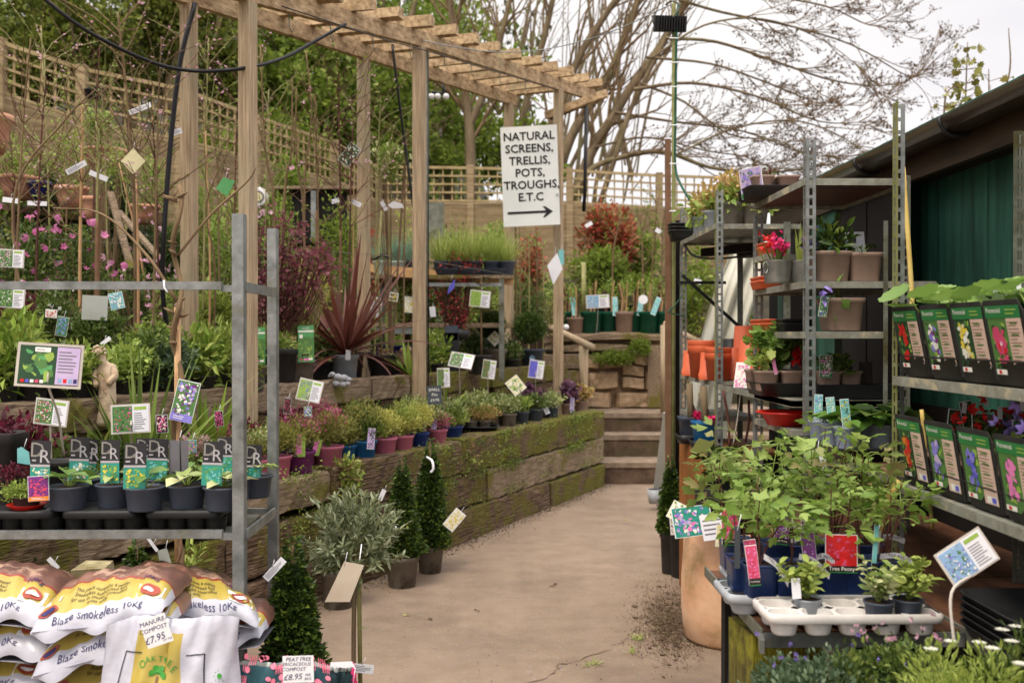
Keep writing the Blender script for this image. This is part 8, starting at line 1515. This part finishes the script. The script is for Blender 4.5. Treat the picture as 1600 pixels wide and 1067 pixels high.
def prn_manure(b, S, W_, A, B, zb, Y):
    iv = lambda x, y: inv(S, x, y, Y, zb, A, B)
    def ln(x0, y0, x1, y1, w=1.6):
        N_ = 10; dx, dy = x1 - x0, y1 - y0; L_ = math.hypot(dx, dy); nx, ny = -dy / L_ * w / 2, dx / L_ * w / 2; V = []
        for i in range(N_ + 1): f = i / N_; V += [S(*iv(x0 + dx * f + nx, y0 + dy * f + ny), .0025), S(*iv(x0 + dx * f - nx, y0 + dy * f - ny), .0025)]
        b.raw(V, [(2 * i, 2 * i + 1, 2 * i + 3, 2 * i + 2) for i in range(N_)], 'ink')
    ln(193, 1026, 219, 1028); ln(193, 1026, 186, 1100); ln(292, 1024, 321, 1023); ln(321, 1023, 316, 1100); ln(196, 1096, 316, 1096)
    for i, ch in enumerate('OAKTREE'):
        th = (i - 3) / 3.0 * .95; x = 250 + 31 * math.sin(th); y = 1048 - 17 * math.cos(th) + (4 if abs(i - 3) > 2 else 0); r_ = th * .8; k = .95
        V, F = textmesh(ch); sz = 15 if i in (0,) or i > 4 else 12; Q = [S(*iv(x + sz * (p[0] * math.cos(r_) + p[1] * math.sin(r_)), y - sz * (-p[0] * math.sin(r_) + p[1] * math.cos(r_)) * k), .003) for p in V]; b.raw(Q, F, 'printgreen')
    def blob(x, y, rx, ry, m, n=12, o=.003): b.raw([S(*iv(x + rx * math.cos(a), y - ry * math.sin(a)), o) for a in np.arange(n) * 6.2832 / n], [tuple(range(n))], m)
    for dx, dy, r in ((0, -6, 7), (-8, -2, 5), (8, -2, 5.5), (-4, -9, 5), (5, -9, 5), (-10, 1, 3), (10, 1, 3.4)): blob(250 + dx, 1053 + dy, r, r * .75, 'printgreen')
    blob(250, 1060, 2.2, 6, 'stake', 8); blob(250, 1066, 6, .8, 'printgreen', 8); blob(341, 1056, 3.4, 4, 'printgreen'); 
    for k in range(6): a = 1.8 + k * .7; blob(341 + 8 * math.cos(a), 1056 - 8 * math.sin(a), .9, .9, 'printgreen', 6)
def mf_manure(u, v): return 'bagyellow' if .27 - (1 - v) * .0 < u < .62 and v < .955 - .02 * u else 'bagwhite'
t, S, W_ = upbag('manure_bag', 'upright white and yellow bag of manure compost in front of the coal bags', 163, 374, (972, 957), 2.58, .12, 'bagwhite', mf_manure, prn_manure)
def pricecard(label, x, y, Y, w_, h_, roll, rows, yaw=0, pitch=0, grp='handwritten price cards'):
    c = P(x, y, Y); t = T('price_card', label, 'price card', c, grp); u, v = face(yaw, pitch, roll); b = MB(); plate(b, c, u, v, w_ * PX(Y), h_ * PX(Y), 'white', .001)
    for tx, dx, dy, s_ in rows: b.text(tx, c + u * dx * PX(Y) + v * dy * PX(Y), u, v, s_ * PX(Y), 'inkblue', .0008, shear=.22, jit=.04)
    b.build('card', t)
pricecard('white handwritten price card pinned to the manure bag', 244, 985, 2.475, 42, 46, -19, [('MANURE-', 0, 15, 10), ('COMPOST', -3, 4, 9.5), ('£7.95', -5, -11, 15), ('per bag', 13, -17, 4.5)])
def prn_peat(b, S, W_, A, B, zb, Y):
    iv = lambda x, y: inv(S, x, y, Y, zb, A, B)
    def blob(x, y, rx, ry, m, o, n=12): b.raw([S(*iv(x + rx * math.cos(a), y - ry * math.sin(a)), o) for a in np.arange(n) * 6.2832 / n], [tuple(range(n))], m)
    r = random.Random(5)
    for k in range(130):
        x, y = r.uniform(372, 548), r.uniform(1036, 1120)
        if 508 < x < 548: continue
        if k % 3: blob(x, y, r.uniform(3, 5.5), r.uniform(3, 5), 'printpink', .002 + k * 3e-5)
        else:
            for j in range(4): blob(x + j * 3 - 4, y + 3, .9, 7, 'printpink', .002 + k * 3e-5, 6)
    Q = [(511, 1038), (545, 1036), (550, 1047), (541, 1110), (505, 1110)]; b.raw([S(*iv(x, y), .004) for x, y in Q][::-1], [tuple(range(5))], 'white')
    for tx, y, s_ in (('NEW', 1050, 17), ('& IMPROVED', 1060, 7), ('BLEND', 1068, 13)):
        V, F = textmesh(tx); m = V[:, 0].max() * 2; sc = min(s_, 34 / m * 1.0); b.raw([S(*iv(527 + p[0] * sc, y - p[1] * sc * 1.1), .005) for p in V], F, 'ink')
    for k in range(8): blob(545 + (k % 2) * 2, 1040 + k * 6, 3, 4, 'f_hot', .003 + k * 1e-4)
upbag('ericaceous_compost_bag', 'teal bag with pink flowers reading NEW & IMPROVED BLEND at the bottom', 368, 552, (1036, 1034), 2.6, .1, 'bagteal', lambda u, v: 'galv' if v > .985 else 'bagteal', prn_peat, bul=.05)
pricecard('white handwritten price card on the teal flowered bag', 466, 1045, 2.5, 48, 42, -1.5, [('PEAT FREE', 1, 15.5, 8.5), ('ERICACEOUS', -2, 8, 7.5), ('COMPOST', -7, 0, 8), ('£8.95', -8, -12, 13), ('PER', 15, -9, 5.5), ('BAG', 15, -15, 5.5)])
# ================================================================ FRONT TOPIARY AND OLIVE
t = cone('tall clipped box cone in the foreground behind the teal compost bag', 456, 838, 1240, 120, 3.25, 134, n=8000, sz=.021, poth=110)
hang('white folded label tied near the top of the foreground box cone', 429, 889, 3.1, 42, 12, 'text', -47)
def olive():
    Y = 3.4; g = G(557, 1235); g = np.array((P(557, 900, Y)[0], Y, 0)); t = T('olive_tree', 'standard olive tree with a bare stem and a round grey green head in the foreground', 'olive tree', g); b = MB(); pot_mesh(b, g, .13, .24, 'potgrey'); b.build('pot', t); b = MB(); b.disc(g + (0, 0, .21), .12, 'soil'); b.build('soil', t)
    b = MB(); b.tube(curve([g + (0, 0, .2), P(553, 1060, Y), P(553, 960, Y), P(556, 880, Y), P(556, 850, Y)]), np.linspace(.0085, .007, 25), 'bark', 8); b.build('trunk', t)
    b = MB(); b.tube([g + (.014, 0, .2), P(561, 905, Y - .01), P(561, 860, Y)], .0075, 'canegreen', 8); b.build('cane', t)
    f = MB(); w = MB(); st = []
    for i in range(110):
        a = rnd.uniform(0, 6.28); ph = rnd.uniform(-.5, 1.45); d = np.array((math.cos(a) * math.cos(ph) * 1.0, math.sin(a) * math.cos(ph) * .9, math.sin(ph))); tip = P(558, 850, Y) + d * (.17, .16, .165) * rnd.uniform(.7, 1.1) + (0, 0, .01); s0 = P(556, 868, Y) + d * .02
        if rnd.random() < .12: tip = tip + d * (.06, .03, .0)
        q = curve([s0, (s0 + tip) / 2 - (0, 0, .012), tip], 3); w.tube(q, np.linspace(.003, .001, len(q)), 'canegreen', 4, cap=False); q = np.array(q); k = 26; ff = NR.uniform(.2, 1, k) * (len(q) - 1.01); ii = ff.astype(int); p = q[ii] + (q[ii + 1] - q[ii]) * (ff - ii)[:, None]
        f.leaves(p, rv(k) * .7 + d * .6 + (0, 0, .35), NR.uniform(.022, .042, k), 'l_olive', 'oval', .3, .4)
    w.build('twigs', t); f.build('foliage', t)
    b = MB(); b.leaves([P(562, 984, Y - .01)], [(1, -.2, .35)], [.035], 'l_olive', 'oval', .3, .6); b.leaves([P(566, 905, Y - .05)] * 5, rv(5) * .6 + (-.3, -.3, -.2), .045, 'l_olive', 'oval', .3, .4); b.build('low_leaves', t)
    b = MB(); b.tube([P(565, 850, Y - .15), P(562, 874, Y - .19)], .002, 'white', 5); b.build('tie', t)
olive()
hang('large buff paper label with one folded corner hanging from the olive', 538, 909, 3.18, 34, 62, m='buff', pts=[(-.9, -.5), (.25, -.5), (.9, .42), (.0, .52)])
hang('small white text label wrapped round the olive stem near the ground', 566, 1044, 3.36, 36, 14, 'text', 6); hang('small white label in the right side of the olive head', 612, 824, 3.8, 14, 9, 'text', 18); hang('narrow white strip left of the olive head against the wall', 597, 773, 5.9, 7, 18, 'plain', 24)
# things behind the coal bags
cone('dark clipped yew cone at the left edge behind the coal bags', 22, 700, 1130, 110, 4.0, 140, n=4200, sz=.022, poth=80, leaf='l_dark'); cone('dark clipped box cone behind the coal bags, left of the climber', 213, 842, 1090, 80, 3.95, 104, n=4200, sz=.022, poth=80)
t = T('stone_block', 'pale square stone block stacked against the wall behind the coal bags', 'stone block', P(147, 1050, 3.7)); c = P(147, 897, 3.7)
for z, w_ in ((c[2], .112), (c[2] - .12, .15), (c[2] - .26, .15), (c[2] - .41, .15)):
    b = MB(); b.box((c[0], c[1], z), (w_, .16, .075 if z == c[2] else .13), 'block', .12, jit=.003); b.build('block', t)
b = MB(); b.box((c[0], c[1], .05), (.2, .2, .1), 'block'); b.build('base', t)
hang('grey plastic board with a wire beside the climber base', 258, 878, 4.05, 24, 44, m='cardgrey', pts=[(-.5, .4), (.1, .5), (.5, -.2), (.3, -.5), (-.15, -.5)]); hang('pale curling strip label behind the coal bags at the left', 83, 880, 3.9, 22, 8, 'plain', 48)
hang('white curling strip above the grey plastic board', 238, 850, 4.0, 26, 5, 'plain', 55)
b = MB(); c = P(306, 880, 4.35); bush(b, c + (0, .0, -.0), (.05, .05, .08), 40, .05, 'l_lime', 'oval', .4); b.build('wall_fern', loc=c, **tagd('small yellow fern on the wall base right of the climber stake', 'fern'))
# ================================================================ GROUND DETAIL
b = MB(); q = [(700, 1090), (835, 1064), (868, 1046), (876, 1036), (905, 1030), (960, 1008), (985, 990), (1003, 975), (1016, 970)]; C = curve([G(x, y, .004) for x, y in q], 6); V = []
for i, p in enumerate(C): p = p + NR.normal(0, .008, 3) * (1, 1, 0); w_ = .0008 + .004 * rnd.random(); V += [p + (0, -w_, 0), p + (0, w_, 0)]
b.raw(V, [(2 * i, 2 * i + 2, 2 * i + 3, 2 * i + 1) for i in range(len(C) - 1)], 'dirt'); b.build('ground_crack', kind='stuff')
b = MB()
def pat(cx, cy, rx, ry, z, n=40):
    c = G(cx, cy, z); V = [c]; ph = rnd.random() * 9
    for i in range(n): a = i * 6.283 / n; k = 1 + .22 * math.sin(a * 3 + ph) + .16 * math.sin(a * 7 + ph * 2) + rnd.uniform(-.1, .1); V.append(c + (rx * k * math.cos(a), ry * k * math.sin(a), 0))
    b.raw(V, [(0, i + 1, (i + 1) % n + 1) for i in range(n)], 'dirt')
[pat(1048 + rnd.gauss(0, 22), 975 + rnd.gauss(0, 26), rnd.uniform(.006, .02), rnd.uniform(.006, .03), .004 + k * 1e-5, 10) for k in range(90)]
b.build('soil_patch', kind='stuff')
b = MB(); n = 8000; x = NR.normal(1052, 24, n) + 22 * np.sin(np.arange(n)); y = NR.normal(968, 24, n) + 20 * np.cos(np.arange(n) * 1.7); q = np.array([G(a, c, .006) for a, c in zip(x, y)]); b.leaves(q, rv(n) * (1, 1, .25), NR.uniform(.004, .012, n), 'debris', 'dia', .7, .7)
n = 2600; s_ = NR.uniform(-4, 3.3, n); tt = -np.abs(NR.normal(0, .07, n)) - .01; q = np.array([WL(a, c, .005) for a, c in zip(s_, tt)]); b.leaves(q, rv(n) * (1, 1, .25), NR.uniform(.006, .02, n), 'debris', 'dia', .7, .7)
n = 240; q = np.array([G(a, c, .004) for a, c in zip(NR.uniform(560, 1060, n), NR.uniform(770, 1067, n))]); b.leaves(q, rv(n) * (1, 1, .2), NR.uniform(.004, .012, n), 'debris', 'dia', .7, .8)
for x, y, s_ in ((635, 960, .02), (672, 966, .025), (745, 903 + 50, .02), (975, 812, .02), (864, 914, .03)): b.leaves([G(x, y, .008)] * 3, rv(3) * (1, 1, .3), s_, 'l_lime' if x in (635, 975) else 'debris', 'oval', .6, .6)
b.build('leaf_litter', kind='stuff')
b = MB()
for x, y in ((995, 1000), (1002, 998), (922, 1040), (930, 1038), (988, 1021)): b.blades(G(x, y, .002), 14, .05, .004, 'l_lime', 1.2, .8, seg=3)
b.build('grass_tuft', kind='stuff')
for o_ in bpy.data.objects:
    if '_w' in o_: del o_['_w']
